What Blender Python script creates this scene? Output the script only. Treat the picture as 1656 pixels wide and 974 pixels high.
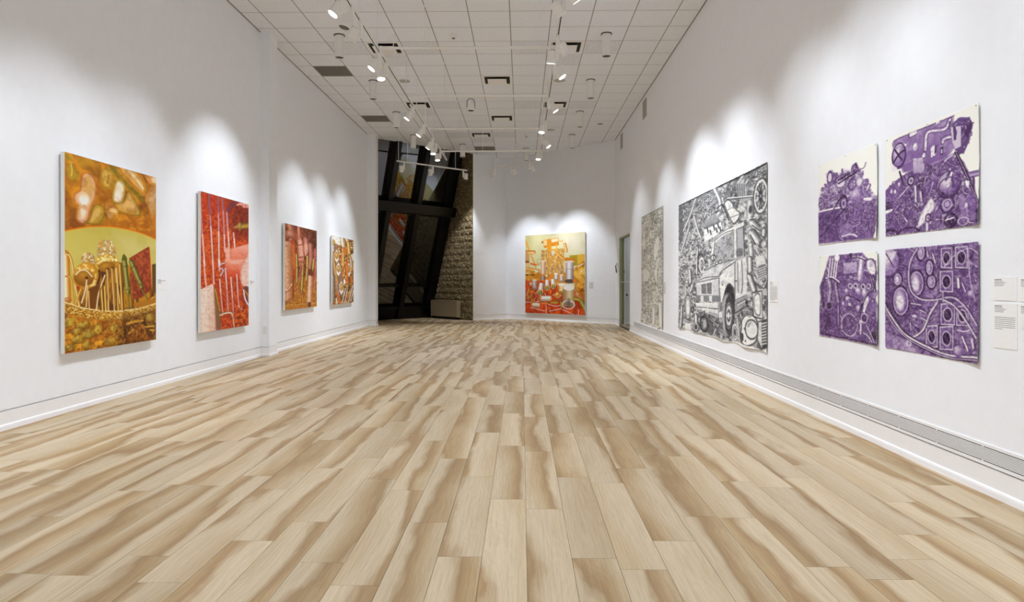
import bpy, bmesh, math, random
import numpy as np
from mathutils import Vector, Matrix

for o in list(bpy.data.objects):
    bpy.data.objects.remove(o)
scene = bpy.context.scene
COL = scene.collection

# ------------------------------------------------------------------ camera
EYE = 1.185
cam_d = bpy.data.cameras.new('camera')
cam = bpy.data.objects.new('camera', cam_d)
COL.objects.link(cam)
cam.location = (0, 0, EYE)
cam.rotation_euler = (math.radians(90), 0, math.atan(16 / 1085))
cam_d.sensor_width = 36.0
cam_d.lens = 1085 / 1656 * 36.0
cam_d.shift_y = -(487 - 456.3) / 1656
cam_d.clip_end = 200
scene.camera = cam

# ------------------------------------------------------------------ world (night outside) and exposure
world = bpy.data.worlds.new('night')
scene.world = world
world.use_nodes = True
world.node_tree.nodes['Background'].inputs[0].default_value = (0.010, 0.012, 0.018, 1)
world.node_tree.nodes['Background'].inputs[1].default_value = 0.3
vs = scene.view_settings
vs.view_transform = 'Standard'
vs.look = 'None'
vs.exposure = 0.10
vs.gamma = 1.0
vs.use_curve_mapping = False
scene.cycles.max_bounces = 14
scene.cycles.diffuse_bounces = 8
scene.cycles.glossy_bounces = 6
SPOT_W = 142.0          # one track head
LAMP_COL = (0.925, 0.985, 1.065)

# ------------------------------------------------------------------ room numbers (metres)
XL, XR = -4.14, 2.60
ZC = 5.14
YB = -4.0                                  # wall behind the camera
E_ = Vector((-1.505, 20.66))               # left end of the white end wall
K_ = Vector((-0.50, 21.56))                # inner corner of the end wall
R_ = Vector((2.60, 18.72))                 # where end wall meets right wall
T_ = (K_ - E_).normalized()                # along the window wall
N_ = Vector((-T_.y, T_.x))                 # into the window alcove
Q_ = (R_ - K_).normalized()                # along the end wall
QN = Vector((Q_.y, -Q_.x))
if QN.y > 0:
    QN = -QN                               # end wall normal, into the room
L_ = E_ - T_ * ((E_.x - XL) / T_.x)        # ceiling edge meets left wall line

# ------------------------------------------------------------------ helpers
def srgb(h):
    c = [int(h[i:i + 2], 16) / 255 for i in (0, 2, 4)]
    return tuple((x / 12.92 if x <= 0.04045 else ((x + 0.055) / 1.055) ** 2.4) for x in c) + (1.0,)

def mesh_obj(name, verts, faces, mat=None, parent=None, smooth=False):
    me = bpy.data.meshes.new(name)
    me.from_pydata([tuple(v) for v in verts], [], faces)
    me.update()
    if mat:
        me.materials.append(mat)
    if smooth:
        for p in me.polygons:
            p.use_smooth = True
    o = bpy.data.objects.new(name, me)
    COL.objects.link(o)
    if parent:
        o.parent = parent
    return o

class MB:
    """collects shapes into one mesh"""
    def __init__(s):
        s.v = []; s.f = []; s.m = None
    def add(s, v, f):
        b = len(s.v)
        s.v += [tuple(x) for x in v]
        s.f += [tuple(i + b for i in q) for q in f]
        return s
    def box(s, x0, x1, y0, y1, z0, z1, M=None):
        v = [Vector((x, y, z)) for z in (z0, z1) for y in (y0, y1) for x in (x0, x1)]
        if M:
            v = [M @ p for p in v]
        return s.add(v, [(0, 2, 3, 1), (4, 5, 7, 6), (0, 1, 5, 4), (2, 6, 7, 3), (0, 4, 6, 2), (1, 3, 7, 5)])
    def prism(s, poly, z0, z1):
        a = sum(poly[i][0] * poly[(i + 1) % len(poly)][1] - poly[(i + 1) % len(poly)][0] * poly[i][1] for i in range(len(poly)))
        if a < 0:
            poly = poly[::-1]
        n = len(poly)
        v = [(p[0], p[1], z0) for p in poly] + [(p[0], p[1], z1) for p in poly]
        return s.add(v, [tuple(range(n))[::-1], tuple(range(n, 2 * n))] + [(i, (i + 1) % n, (i + 1) % n + n, i + n) for i in range(n)])
    def lathe(s, prof, n=20, M=None, cap=True):
        v = []; f = []
        for (r, z) in prof:
            for k in range(n):
                a = 2 * math.pi * k / n
                p = Vector((r * math.cos(a), r * math.sin(a), z))
                v.append(M @ p if M else p)
        for i in range(len(prof) - 1):
            for k in range(n):
                f.append((i * n + k, i * n + (k + 1) % n, (i + 1) * n + (k + 1) % n, (i + 1) * n + k))
        if cap:
            f.append(tuple(range(n))[::-1]); f.append(tuple((len(prof) - 1) * n + k for k in range(n)))
        return s.add(v, f)
    def tube(s, a, b, r, n=8):
        a, b = Vector(a), Vector(b)
        q = (b - a).to_track_quat('Z', 'Y').to_matrix().to_4x4()
        return s.lathe([(r, 0), (r, (b - a).length)], n, Matrix.Translation(a) @ q)
    def obj(s, name, mat, parent=None, smooth=False, bevel=0):
        o = mesh_obj(name, s.v, s.f, mat, parent, smooth)
        if smooth:
            o.data.set_sharp_from_angle(angle=math.radians(40))
        if bevel:
            m = o.modifiers.new('bevel', 'BEVEL'); m.width = bevel; m.segments = 2; m.limit_method = 'ANGLE'
        return o

def tag(o, label=None, cat=None, group=None, kind=None):
    for k, v in (('label', label), ('category', cat), ('group', group), ('kind', kind)):
        if v:
            o[k] = v
    return o

def empty(name, loc=(0, 0, 0), rz=0.0):
    o = bpy.data.objects.new(name, None)
    o.empty_display_size = 0.1
    COL.objects.link(o)
    o.location = loc
    o.rotation_euler = (0, 0, rz)
    return o

def struct(o, label=None):
    o['kind'] = 'structure'
    if label:
        o['label'] = label
    return o

# ------------------------------------------------------------------ materials
class NT:
    def __init__(s, name):
        s.mat = bpy.data.materials.new(name)
        s.mat.use_nodes = True
        s.t = s.mat.node_tree
        s.b = s.t.nodes['Principled BSDF']
        s.out = s.t.nodes['Material Output']
    def n(s, typ, **kw):
        nd = s.t.nodes.new(typ)
        for k, v in kw.items():
            if isinstance(k, str) and hasattr(nd, k):
                setattr(nd, k, v)
            else:
                nd.inputs[k.replace('_', ' ')].default_value = v
        return nd
    def l(s, a, b):
        s.t.links.new(a, b)
    def ramp(s, fac, stops):
        r = s.t.nodes.new('ShaderNodeValToRGB')
        e = r.color_ramp.elements
        while len(e) < len(stops):
            e.new(0.5)
        for q, (p, c) in zip(e, stops):
            q.position = p; q.color = c
        s.l(fac, r.inputs[0])
        return r.outputs[0]
    def bump(s, h, strength=0.2, dist=0.01):
        b = s.t.nodes.new('ShaderNodeBump')
        b.inputs['Strength'].default_value = strength
        b.inputs['Distance'].default_value = dist
        s.l(h, b.inputs['Height'])
        s.l(b.outputs[0], s.b.inputs['Normal'])
    def mixc(s, fac, a, b, mode='MIX'):
        m = s.t.nodes.new('ShaderNodeMix'); m.data_type = 'RGBA'; m.blend_type = mode
        for sock, val in ((m.inputs[0], fac), (m.inputs[6], a), (m.inputs[7], b)):
            if hasattr(val, 'node'):
                s.l(val, sock)
            else:
                sock.default_value = val
        return m.outputs[2]

def plain(name, hexcol, rough=0.5, metal=0.0, var=0.04, scale=30.0, bump=0.0, spec=0.5):
    """paint / plastic / metal: a base colour with slight procedural mottling"""
    m = NT(name)
    c = srgb(hexcol)
    tc = m.n('ShaderNodeTexCoord')
    nz = m.n('ShaderNodeTexNoise', Scale=scale, Detail=4.0)
    m.l(tc.outputs['Object'], nz.inputs['Vector'])
    lo = tuple(x * (1 - var) for x in c[:3]) + (1,)
    hi = tuple(min(1, x * (1 + var)) for x in c[:3]) + (1,)
    m.l(m.ramp(nz.outputs['Fac'], [(0.3, lo), (0.7, hi)]), m.b.inputs['Base Color'])
    m.b.inputs['Roughness'].default_value = rough
    m.b.inputs['Metallic'].default_value = metal
    m.b.inputs['Specular IOR Level'].default_value = spec
    if bump:
        m.bump(nz.outputs['Fac'], bump, 0.003)
    return m.mat

M = {}
M['wall'] = plain('white_wall_paint', 'f2f5fa', 0.75, var=0.012, scale=9, bump=0.05, spec=0.25)
M['skirt'] = plain('white_skirting_paint', 'f2f2f4', 0.5, var=0.01, scale=12, spec=0.4)
M['groove'] = plain('shadow_gap_grey', '4a4a48', 0.8)
M['metal'] = plain('white_powder_coat', 'f1f1ef', 0.45, var=0.015)
M['trackslot'] = plain('track_slot_dark', '2a2520', 0.6)
M['black'] = plain('black_window_frame', '060607', 0.35, var=0.1, spec=0.3)
M['darkgrey'] = plain('dark_grey_metal', '3a3a3a', 0.5)
M['lensoff'] = plain('unlit_lens', '6d6d68', 0.25, var=0.1)
M['canvas'] = plain('white_primed_canvas', 'efeeea', 0.8, scale=120, var=0.03, bump=0.1)
M['card'] = plain('label_card', 'f4f4f4', 0.7, var=0.01)
M['ink'] = plain('printed_ink', '858585', 0.8)
M['plate'] = plain('wall_plate_plastic', 'e8e8e6', 0.4)
M['heater'] = plain('beige_enamel', 'a3957a', 0.45, var=0.03)
M['jamb'] = plain('beige_door_frame', 'b8b296', 0.5, var=0.03)
M['brass'] = plain('satin_steel_rail', 'b9aca0', 0.3, metal=0.8)
M['diffuser'] = plain('diffuser_white_metal', 'eeeeec', 0.5, var=0.015)
M['ret'] = plain('return_grille_grey', '948f88', 0.6, var=0.08, scale=90)
M['slot'] = plain('diffuser_slot_dark', '1b1a18', 0.7)
M['tbar'] = plain('ceiling_grid_grey', '8f8c88', 0.6)
M['vent'] = plain('vent_grey', 'b5b2ad', 0.6)

def m_tile(name, base, spot, lo, hi):
    m = NT(name)
    tc = m.n('ShaderNodeTexCoord')
    geo = m.n('ShaderNodeNewGeometry')
    nz = m.n('ShaderNodeTexNoise', Scale=55.0, Detail=6.0, Roughness=0.7)
    m.l(geo.outputs['Position'], nz.inputs['Vector'])
    big = m.n('ShaderNodeTexNoise', Scale=0.9, Detail=2.0)
    m.l(geo.outputs['Position'], big.inputs['Vector'])
    col = m.ramp(nz.outputs['Fac'], [(lo, srgb(spot)), (hi, srgb(base))])
    col2 = m.mixc(0.08, col, big.outputs['Color'], 'SOFT_LIGHT')
    m.l(col2, m.b.inputs['Base Color'])
    m.b.inputs['Roughness'].default_value = 0.95
    m.b.inputs['Specular IOR Level'].default_value = 0.1
    m.bump(nz.outputs['Fac'], 0.25, 0.004)
    return m.mat
M['tile'] = m_tile('mineral_fibre_tile', 'f0f4fa', 'e0e4e9', 0.3, 0.52)
M['tile_dusty'] = m_tile('dusty_mineral_fibre_tile', 'e9edf3', 'c0c3c7', 0.34, 0.5)

def m_floor():
    m = NT('light_oak_vinyl_planks')
    geo = m.n('ShaderNodeNewGeometry')
    at = m.n('ShaderNodeAttribute', attribute_name='plank')
    sep = m.n('ShaderNodeSeparateColor')
    m.l(at.outputs['Color'], sep.inputs[0])
    # every plank gets its own place in the grain
    off = m.n('ShaderNodeVectorMath', operation='SCALE')
    m.l(at.outputs['Color'], off.inputs[0]); off.inputs['Scale'].default_value = 37.0
    add = m.n('ShaderNodeVectorMath', operation='ADD')
    m.l(geo.outputs['Position'], add.inputs[0]); m.l(off.outputs[0], add.inputs[1])
    mp = m.n('ShaderNodeMapping'); mp.inputs['Scale'].default_value = (2.6, 0.62, 1)
    m.l(add.outputs[0], mp.inputs['Vector'])
    heart = m.n('ShaderNodeTexNoise', Scale=1.0, Detail=5.0, Roughness=0.5, Distortion=0.2)
    m.l(mp.outputs[0], heart.inputs['Vector'])
    mp2 = m.n('ShaderNodeMapping'); mp2.inputs['Scale'].default_value = (110, 3.0, 1)
    m.l(add.outputs[0], mp2.inputs['Vector'])
    grain = m.n('ShaderNodeTexNoise', Scale=1.0, Detail=4.0, Roughness=0.65, Distortion=0.4)
    m.l(mp2.outputs[0], grain.inputs['Vector'])
    def math_(op, a, b=None):
        nd = m.n('ShaderNodeMath', operation=op)
        for k, v in enumerate((a, b)):
            if v is None: continue
            if hasattr(v, 'node'): m.l(v, nd.inputs[k])
            else: nd.inputs[k].default_value = v
        return nd.outputs[0]
    # heartwood starts at a wavy line somewhere across the plank and fades away from it
    flip = math_('GREATER_THAN', sep.outputs[1], 0.5)
    across = math_('ABSOLUTE', math_('SUBTRACT', flip, at.outputs['Alpha']))
    wav = math_('MULTIPLY', math_('SUBTRACT', heart.outputs['Fac'], 0.5), 2.7)
    pos = math_('ADD', across, wav)
    f = math_('SUBTRACT', pos, math_('ADD', math_('MULTIPLY', sep.outputs[0], 1.25), -0.1))
    fr_ = m.n('ShaderNodeMapRange'); fr_.inputs[1].default_value = -1.0; fr_.inputs[2].default_value = 1.0
    m.l(f, fr_.inputs[0])
    base = m.ramp(fr_.outputs[0], [(0.0, srgb('c3ad8b')), (0.30, srgb('cdbb9d')), (0.43, srgb('cdbb9d')), (0.56, srgb('a4865f')), (0.68, srgb('b2976f')), (0.86, srgb('c3ad8b')), (1.0, srgb('cdbb9d'))])
    sn = math_('SINE', math_('MULTIPLY', f, 52.0))
    g = m.ramp(grain.outputs['Fac'], [(0.32, (0.80, 0.77, 0.72, 1)), (0.6, (1, 1, 1, 1))])
    c1 = m.mixc(0.8, base, g, 'MULTIPLY')
    rr = m.n('ShaderNodeMapRange'); rr.inputs[1].default_value = -1; rr.inputs[2].default_value = 1
    rr.inputs[3].default_value = 0.955; rr.inputs[4].default_value = 1.015
    m.l(sn, rr.inputs[0])
    c2 = m.mixc(1.0, c1, rr.outputs[0], 'MULTIPLY')
    tone = m.n('ShaderNodeMapRange'); tone.inputs[3].default_value = 0.88; tone.inputs[4].default_value = 1.06
    m.l(sep.outputs[2], tone.inputs[0])
    c3 = m.mixc(1.0, c2, tone.outputs[0], 'MULTIPLY')
    m.l(c3, m.b.inputs['Base Color'])
    m.b.inputs['Roughness'].default_value = 0.5
    m.b.inputs['Specular IOR Level'].default_value = 0.35
    m.bump(grain.outputs['Fac'], 0.06, 0.002)
    return m.mat
M['plank'] = m_floor()
M['subfloor'] = plain('dark_plank_joint', '6b5a45', 0.8)

def m_concrete():
    m = NT('split_face_concrete_block')
    geo = m.n('ShaderNodeNewGeometry')
    nz = m.n('ShaderNodeTexNoise', Scale=15.0, Detail=9.0, Roughness=0.85)
    m.l(geo.outputs['Position'], nz.inputs['Vector'])
    vo = m.n('ShaderNodeTexVoronoi', Scale=30.0)
    m.l(geo.outputs['Position'], vo.inputs['Vector'])
    c = m.ramp(nz.outputs['Fac'], [(0.38, srgb('3a2c18')), (0.5, srgb('8f7a52')), (0.62, srgb('d6c297'))])
    m.l(c, m.b.inputs['Base Color'])
    m.b.inputs['Roughness'].default_value = 0.95
    mix = m.n('ShaderNodeMath', operation='ADD')
    m.l(nz.outputs['Fac'], mix.inputs[0]); m.l(vo.outputs['Distance'], mix.inputs[1])
    m.bump(mix.outputs[0], 1.0, 0.06)
    return m.mat
M['concrete'] = m_concrete()
M['mortar'] = plain('mortar', '8a7a5c', 0.95, var=0.1, scale=60)

def m_glass(name, tint, ior):
    m = NT(name)
    m.t.nodes.remove(m.b)
    tr = m.n('ShaderNodeBsdfTransparent'); tr.inputs[0].default_value = tint
    gl = m.n('ShaderNodeBsdfGlossy'); gl.inputs['Roughness'].default_value = 0.0
    gl.inputs['Color'].default_value = (1, 1, 1, 1)
    fr = m.n('ShaderNodeFresnel'); fr.inputs['IOR'].default_value = ior
    mx = m.n('ShaderNodeMixShader')
    m.l(fr.outputs[0], mx.inputs[0]); m.l(tr.outputs[0], mx.inputs[1]); m.l(gl.outputs[0], mx.inputs[2])
    m.l(mx.outputs[0], m.out.inputs['Surface'])
    return m.mat
M['glass'] = m_glass('dark_night_glazing', (0.50, 0.53, 0.56, 1), 2.2)
M['doorglass'] = m_glass('green_tinted_door_glass', (0.52, 0.78, 0.62, 1), 1.4)

def m_lamp(name, strength):
    m = NT(name)
    m.b.inputs['Base Color'].default_value = (0.9, 0.9, 0.88, 1)
    m.b.inputs['Emission Color'].default_value = (1, 0.985, 0.96, 1)
    m.b.inputs['Emission Strength'].default_value = strength
    return m.mat
M['lens'] = m_lamp('lit_lens', 6.0)
M['lobby'] = m_lamp('added_lobby_glow', 5.0)

def m_art():
    m = NT('painted_pigment')
    at = m.n('ShaderNodeAttribute', attribute_name='pigment')
    geo = m.n('ShaderNodeNewGeometry')
    nz = m.n('ShaderNodeTexNoise', Scale=90.0, Detail=3.0)
    m.l(geo.outputs['Position'], nz.inputs['Vector'])
    m.l(at.outputs['Color'], m.b.inputs['Base Color'])
    m.b.inputs['Roughness'].default_value = 0.6
    m.b.inputs['Specular IOR Level'].default_value = 0.25
    m.bump(nz.outputs['Fac'], 0.08, 0.002)
    return m.mat
M['art'] = m_art()

# ------------------------------------------------------------------ floor
def clip_half(poly, a, b, c):
    """keep the side a*x + b*y <= c"""
    out = []
    for i in range(len(poly)):
        p, q = poly[i], poly[(i + 1) % len(poly)]
        dp, dq = a * p[0] + b * p[1] - c, a * q[0] + b * q[1] - c
        if dp <= 0:
            out.append(p)
        if dp * dq < 0:
            t = dp / (dp - dq)
            out.append((p[0] + (q[0] - p[0]) * t, p[1] + (q[1] - p[1]) * t))
    return out

ALC = 2.75                                   # alcove depth covered by floor
A_floor = E_ + N_ * ALC
floor_bound = [(XL - 0.02, YB), (XR, YB), (R_.x, R_.y), (K_.x, K_.y), (E_.x, E_.y), (A_floor.x, A_floor.y),
               ((A_floor - T_ * 3.6).x, (A_floor - T_ * 3.6).y), (XL - 1.6, 18.2), (XL - 0.02, 18.2)]
floor = MB().prism([(XL - 2.2, YB - 0.2), (XR + 1.9, YB - 0.2), (XR + 1.9, 24.5), (XL - 2.2, 24.5)], -0.12, -0.004).obj('floor', M['subfloor'])
struct(floor, 'light oak plank floor of the gallery')

PW, PL = 0.1927, 1.195
JOINT = {-1: 3.657, 0: 3.503, 1: 2.88, 2: 2.77, 3: 3.08, -2: 2.89, -3: 3.30, -4: 2.61}
rng = random.Random(11)
def inside_rough(x, y):
    if x < XL and y < 18.2: return False
    if x > XR: return False
    p = Vector((x, y))
    if (p - K_).dot(QN) < -0.02 and (p - E_).dot(T_) > 0: return False
    if (p - E_).dot(N_) > 0 and (p - E_).dot(T_) > 0.0: return False
    if (p - E_).dot(N_) > ALC: return False
    return True
def plank_poly(x0, x1, y0, y1):
    g = 0.0009
    poly = [(x0 + g, y0 + g), (x1 - g, y0 + g), (x1 - g, y1 - g), (x0 + g, y1 - g)]
    poly = clip_half(poly, 1, 0, XR - 0.004)
    if poly and y1 < 18.4:
        poly = clip_half(poly, -1, 0, -(XL + 0.004))
    if poly:
        poly = clip_half(poly, -QN.x, -QN.y, -(K_.dot(QN) + 0.004)) if x1 > E_.x + 0.3 else poly
    return poly
def add_plank_color(me, c):
    a = me.color_attributes.new('plank', 'FLOAT_COLOR', 'POINT')
    v = np.tile(np.array(c[:4], dtype=np.float32), (len(me.vertices), 1))
    v[:, 3] = [(p.co.x - c[4]) / PW for p in me.vertices]
    a.data.foreach_set('color', v.ravel())
singles = []; rest = []
k0 = int(math.floor((XL - 1.7 - 0.021) / PW)); k1 = int(math.ceil((XR - 0.021) / PW))
for k in range(k0, k1):
    x0 = 0.021 + PW * k
    off = JOINT.get(k, rng.random() * PL)
    j0 = int(math.floor((YB - off) / PL))
    for j in range(j0, 24):
        y0 = off + j * PL
        y1 = y0 + PL
        if y1 < YB or y0 > 23.8: continue
        cx, cy = x0 + PW / 2, (y0 + y1) / 2
        ok = [inside_rough(x, y) for x in (x0 + .01, x0 + PW - .01) for y in (y0, cy, y1)]
        if not any(ok): continue
        poly = plank_poly(x0, x0 + PW, max(y0, YB), min(y1, 23.8))
        if not poly or len(poly) < 3: continue
        c = (rng.random(), rng.random(), rng.random(), 1, x0)
        px = 844 + 1085 * cx / max(cy, 0.1)
        vis = y1 > 2.15 and -260 < px < 1920
        d = y1
        (singles if vis and cy < 11.6 else rest).append((d, poly, c))
singles.sort(key=lambda q: q[0])
rest += singles[300:]; singles = singles[:300]
for d, poly, c in singles:
    o = MB().prism(poly, -0.004, 0.0).obj('floor_plank', M['plank'], floor)
    add_plank_color(o.data, c)
b = MB(); cols = []
for d, poly, c in rest:
    n0 = len(b.v); b.prism(poly, -0.004, 0.0); cols += [c[:3] + ((v_[0] - c[4]) / PW,) for v_ in b.v[n0:]]
o = b.obj('floor_planks', M['plank'], floor)
o['kind'] = 'stuff'
a = o.data.color_attributes.new('plank', 'FLOAT_COLOR', 'POINT')
a.data.foreach_set('color', np.array(cols, dtype=np.float32).ravel())

# ------------------------------------------------------------------ walls with shadow gap and skirting
G0, G1 = 0.150, 0.160                       # shadow gap above the skirting
def wall_run(p, q, inward, thick=0.2, z0=G1, z1=ZC + 0.06, holes=()):
    """straight wall from p to q: upper sheet, recessed backing; inward = unit normal into the room"""
    b = MB()
    p, q = Vector(p), Vector(q); w = Vector(inward)
    o = -w * thick
    def piece(a0, a1, za, zb, back=0.0):
        u = (q - p).normalized()
        a, c = p + u * a0, p + u * a1
        P = [a - w * back, c - w * back, c + o, a + o]
        b.prism([(v.x, v.y) for v in P], za, zb)
    L = (q - p).length
    cuts = sorted(holes)
    s = 0.0
    for (h0, h1, hz) in cuts:
        piece(s, h0, z0, z1); piece(s, h0, 0.0, z0, 0.022)
        piece(h0, h1, hz, z1)
        s = h1
    piece(s, L, z0, z1); piece(s, L, 0.0, z0, 0.022)
    return b
def skirt_run(p, q, inward, spans, ext=(0, 0)):
    """flush skirting panel under the gap plus a small coved lip"""
    b = MB()
    p, q = Vector(p), Vector(q); w = Vector(inward); u = (q - p).normalized()
    for (a0, a1) in spans:
        a, c = p + u * a0, p + u * a1
        P = [a, c, c - w * 0.02, a - w * 0.02]
        b.prism([(v.x, v.y) for v in P], 0.0, G0)
        prof = [(0.0, 0.046), (0.005, 0.044), (0.010, 0.040), (0.013, 0.030), (0.015, 0.0), (0.0, 0.0)]
        e0, e1 = (ext[0] if a0 == spans[0][0] else 0), (ext[1] if a1 == spans[-1][1] else 0)
        n = len(prof); v = []
        for end, e in ((a - u * e0, 0), (c + u * e1, 0)):
            for d, z in prof:
                v.append((end.x + w.x * d, end.y + w.y * d, z))
        f = [(i, i + 1, n + i + 1, n + i) for i in range(n - 1)] + [tuple(range(n))[::-1], tuple(range(n, 2 * n))]
        b.add(v, f)
    return b

RET_Y = 17.87
DOOR = (16.21, 17.93, 2.355)
lw = wall_run((XL, YB), (XL, RET_Y + 0.3), (1, 0)).obj('wall_left', M['wall']); struct(lw, 'long white gallery wall with four oil paintings')
PIL = (10.55, 10.90, -3.995)
lb = skirt_run((XL, YB), (XL, RET_Y), (1, 0), [(0, PIL[0] - YB), (PIL[1] - YB, RET_Y - YB)]).obj('baseboard_left', M['skirt']); struct(lb)
rw = wall_run((XR, YB), (XR, R_.y + 0.25), (-1, 0), holes=[(DOOR[0] - YB, DOOR[1] - YB, DOOR[2])]).obj('wall_right', M['wall']); struct(rw, 'long white gallery wall with grey and purple drawings')
rb = skirt_run((XR, YB), (XR, R_.y), (-1, 0), [(0, DOOR[0] - YB), (DOOR[1] - YB, R_.y - YB)]).obj('baseboard_right', M['skirt']); struct(rb)
ew = wall_run((K_.x, K_.y), (R_ + Q_ * 0.2), QN).obj('wall_back', M['wall']); struct(ew, 'white end wall behind the still life painting')
eb = skirt_run((K_.x, K_.y), (R_.x, R_.y), QN, [(0, (R_ - K_).length)]).obj('baseboard_back', M['skirt']); struct(eb)
sw = wall_run((E_.x, E_.y), (K_ + T_ * 0.12), -N_).obj('wall_short', M['wall']); struct(sw, 'short white wall between stone alcove and end wall')
sb = skirt_run((E_.x, E_.y), (K_.x, K_.y), -N_, [(0, (K_ - E_).length)]).obj('baseboard_short', M['skirt']); struct(sb)
nw = wall_run((XR + 0.2, YB), (XL - 0.2, YB), (0, 1)).obj('wall_front', M['wall']); struct(nw, 'white wall behind the camera')
# pilaster on the left wall
pb = MB(); pb.box(XL - 0.1, PIL[2], PIL[0], PIL[1], G1, ZC + 0.02); pb.box(XL - 0.1, PIL[2] - 0.02, PIL[0] + 0.02, PIL[1] - 0.02, 0, G1)
pl = struct(pb.obj('wall_pilaster', M['wall']), 'shallow white pilaster standing out of the left wall')
pb = MB(); pb.box(XL - 0.05, PIL[2], PIL[0], PIL[1], 0, G0); pb.box(XL, PIL[2] + 0.013, PIL[0] - 0.013, PIL[1] + 0.013, 0, 0.043)
struct(pb.obj('baseboard_pilaster', M['skirt'], bevel=0.004))
# return where the left wall ends
RX = -3.905
pb = MB(); pb.box(XL - 1.7, RX, RET_Y, RET_Y + 0.28, G1, ZC + 0.02); pb.box(XL - 1.7, RX - 0.02, RET_Y + 0.02, RET_Y + 0.26, 0, G1)
struct(pb.obj('wall_return', M['wall']), 'short white return wall beside the dark window')
pb = MB(); pb.box(XL - 0.05, RX, RET_Y, RET_Y + 0.28, 0, G0); pb.box(XL, RX + 0.013, RET_Y - 0.013, RET_Y + 0.29, 0, 0.043)
struct(pb.obj('baseboard_return', M['skirt'], bevel=0.004))
struct(MB().box(RX - 0.004, RX + 0.006, RET_Y - 0.006, RET_Y + 0.03, G1, ZC).obj('trim_1', M['skirt']))

# ------------------------------------------------------------------ ceiling
TS = 0.61
GX, GY = -0.178, 9.79
ceil_poly = [(XL, YB), (XR, YB), (R_.x, R_.y), (K_.x, K_.y), (L_.x, L_.y)]
Y_T0 = GY - 4 * TS
cb = MB()
cb.prism([(XL - 0.15, YB - 0.15), (XR + 0.15, YB - 0.15), (XR + 0.15, Y_T0), (XL - 0.15, Y_T0)], ZC, ZC + 0.1)
back = [(XL - 0.12, Y_T0), (XR + 0.15, Y_T0), (R_.x + 0.1, R_.y + 0.1), (K_.x, K_.y + 0.1), (L_.x - 0.12, L_.y - 0.1)]
cb.prism(back, ZC + 0.012, ZC + 0.1)
ceiling = struct(cb.obj('ceiling', M['tile']), 'suspended ceiling of square mineral fibre tiles')
def in_ceil(poly):
    poly = clip_half(poly, 1, 0, XR)
    if poly: poly = clip_half(poly, -1, 0, -XL)
    for (a, c) in ((R_, K_), (K_, L_)):
        if not poly: return []
        d = (c - a); nrm = Vector((d.y, -d.x)).normalized()
        if nrm.y < 0: nrm = -nrm
        poly = clip_half(poly, nrm.x, nrm.y, nrm.dot(a))
    return poly
def area(p):
    return abs(sum(p[i][0] * p[(i + 1) % len(p)][1] - p[(i + 1) % len(p)][0] * p[i][1] for i in range(len(p)))) / 2
def cell(i, j):
    return GX + TS * i, GY + TS * j
def cell_c(i, j):
    return GX + TS * (i + .5), GY + TS * (j + .5)
DIFF = [(1, 2), (-4, 2), (-1, 5), (-4, 8), (1, 8), (-1, 10), (-2, 13)]
RETN = [(-6, 4), (-6, 10), (-2, 16)]
dusty = set()
for (i, j) in ((1, 2), (-4, 2), (1, 8), (-4, 8), (-2, 13)):
    for di, dj in ((-1, 0), (1, 0), (0, 1)):
        dusty.add((i + di, j + dj))
full_mesh = {}
gap = 0.007
for j in range(-4, 21):
    for i in range(-8, 6):
        if (i, j) in DIFF or (i, j) in RETN: continue
        x, y = cell(i, j)
        sq = [(x + gap, y + gap), (x + TS - gap, y + gap), (x + TS - gap, y + TS - gap), (x + gap, y + TS - gap)]
        p = in_ceil(sq)
        if len(p) < 3 or area(p) < 0.004: continue
        mt = M['tile_dusty'] if (i, j) in dusty else M['tile']
        key = mt.name
        if area(p) > 0.99 * area(sq):
            if key not in full_mesh:
                h = TS / 2 - gap
                t = MB().box(-h, h, -h, h, 0, 0.012).obj('ceiling_tile', mt, ceiling)
                full_mesh[key] = t.data
            else:
                t = bpy.data.objects.new('ceiling_tile', full_mesh[key]); COL.objects.link(t); t.parent = ceiling
            t.location = (x + TS / 2, y + TS / 2, ZC)
        else:
            MB().prism(p, ZC, ZC + 0.012).obj('ceiling_tile', mt, ceiling)
# exposed grid between the tiles
for i in range(-7, 6):
    x = GX + TS * i
    p = in_ceil([(x - 0.0075, Y_T0), (x + 0.0075, Y_T0), (x + 0.0075, 22), (x - 0.0075, 22)])
    if len(p) >= 3: MB().prism(p, ZC + 0.0005, ZC + 0.011).obj('grid_bar', M['tbar'], ceiling)
for j in range(-4, 21):
    y = GY + TS * j
    p = in_ceil([(XL, y - 0.0085), (XR, y - 0.0085), (XR, y + 0.0085), (XL, y + 0.0085)])
    if len(p) >= 3 and area(p) > 0.002: MB().prism(p, ZC + 0.0015, ZC + 0.0115).obj('grid_bar', M['tbar'], ceiling)
# edge angle along both side walls
struct(MB().box(XL, XL + 0.018, YB, RET_Y, ZC - 0.004, ZC + 0.001).obj('trim_2', M['tbar']))
struct(MB().box(XR - 0.018, XR, YB, R_.y, ZC - 0.004, ZC + 0.001).obj('trim_3', M['tbar']))

ORD = ['first', 'second', 'third', 'fourth', 'fifth', 'sixth', 'seventh', 'eighth', 'ninth', 'tenth', 'eleventh', 'twelfth']

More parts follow.
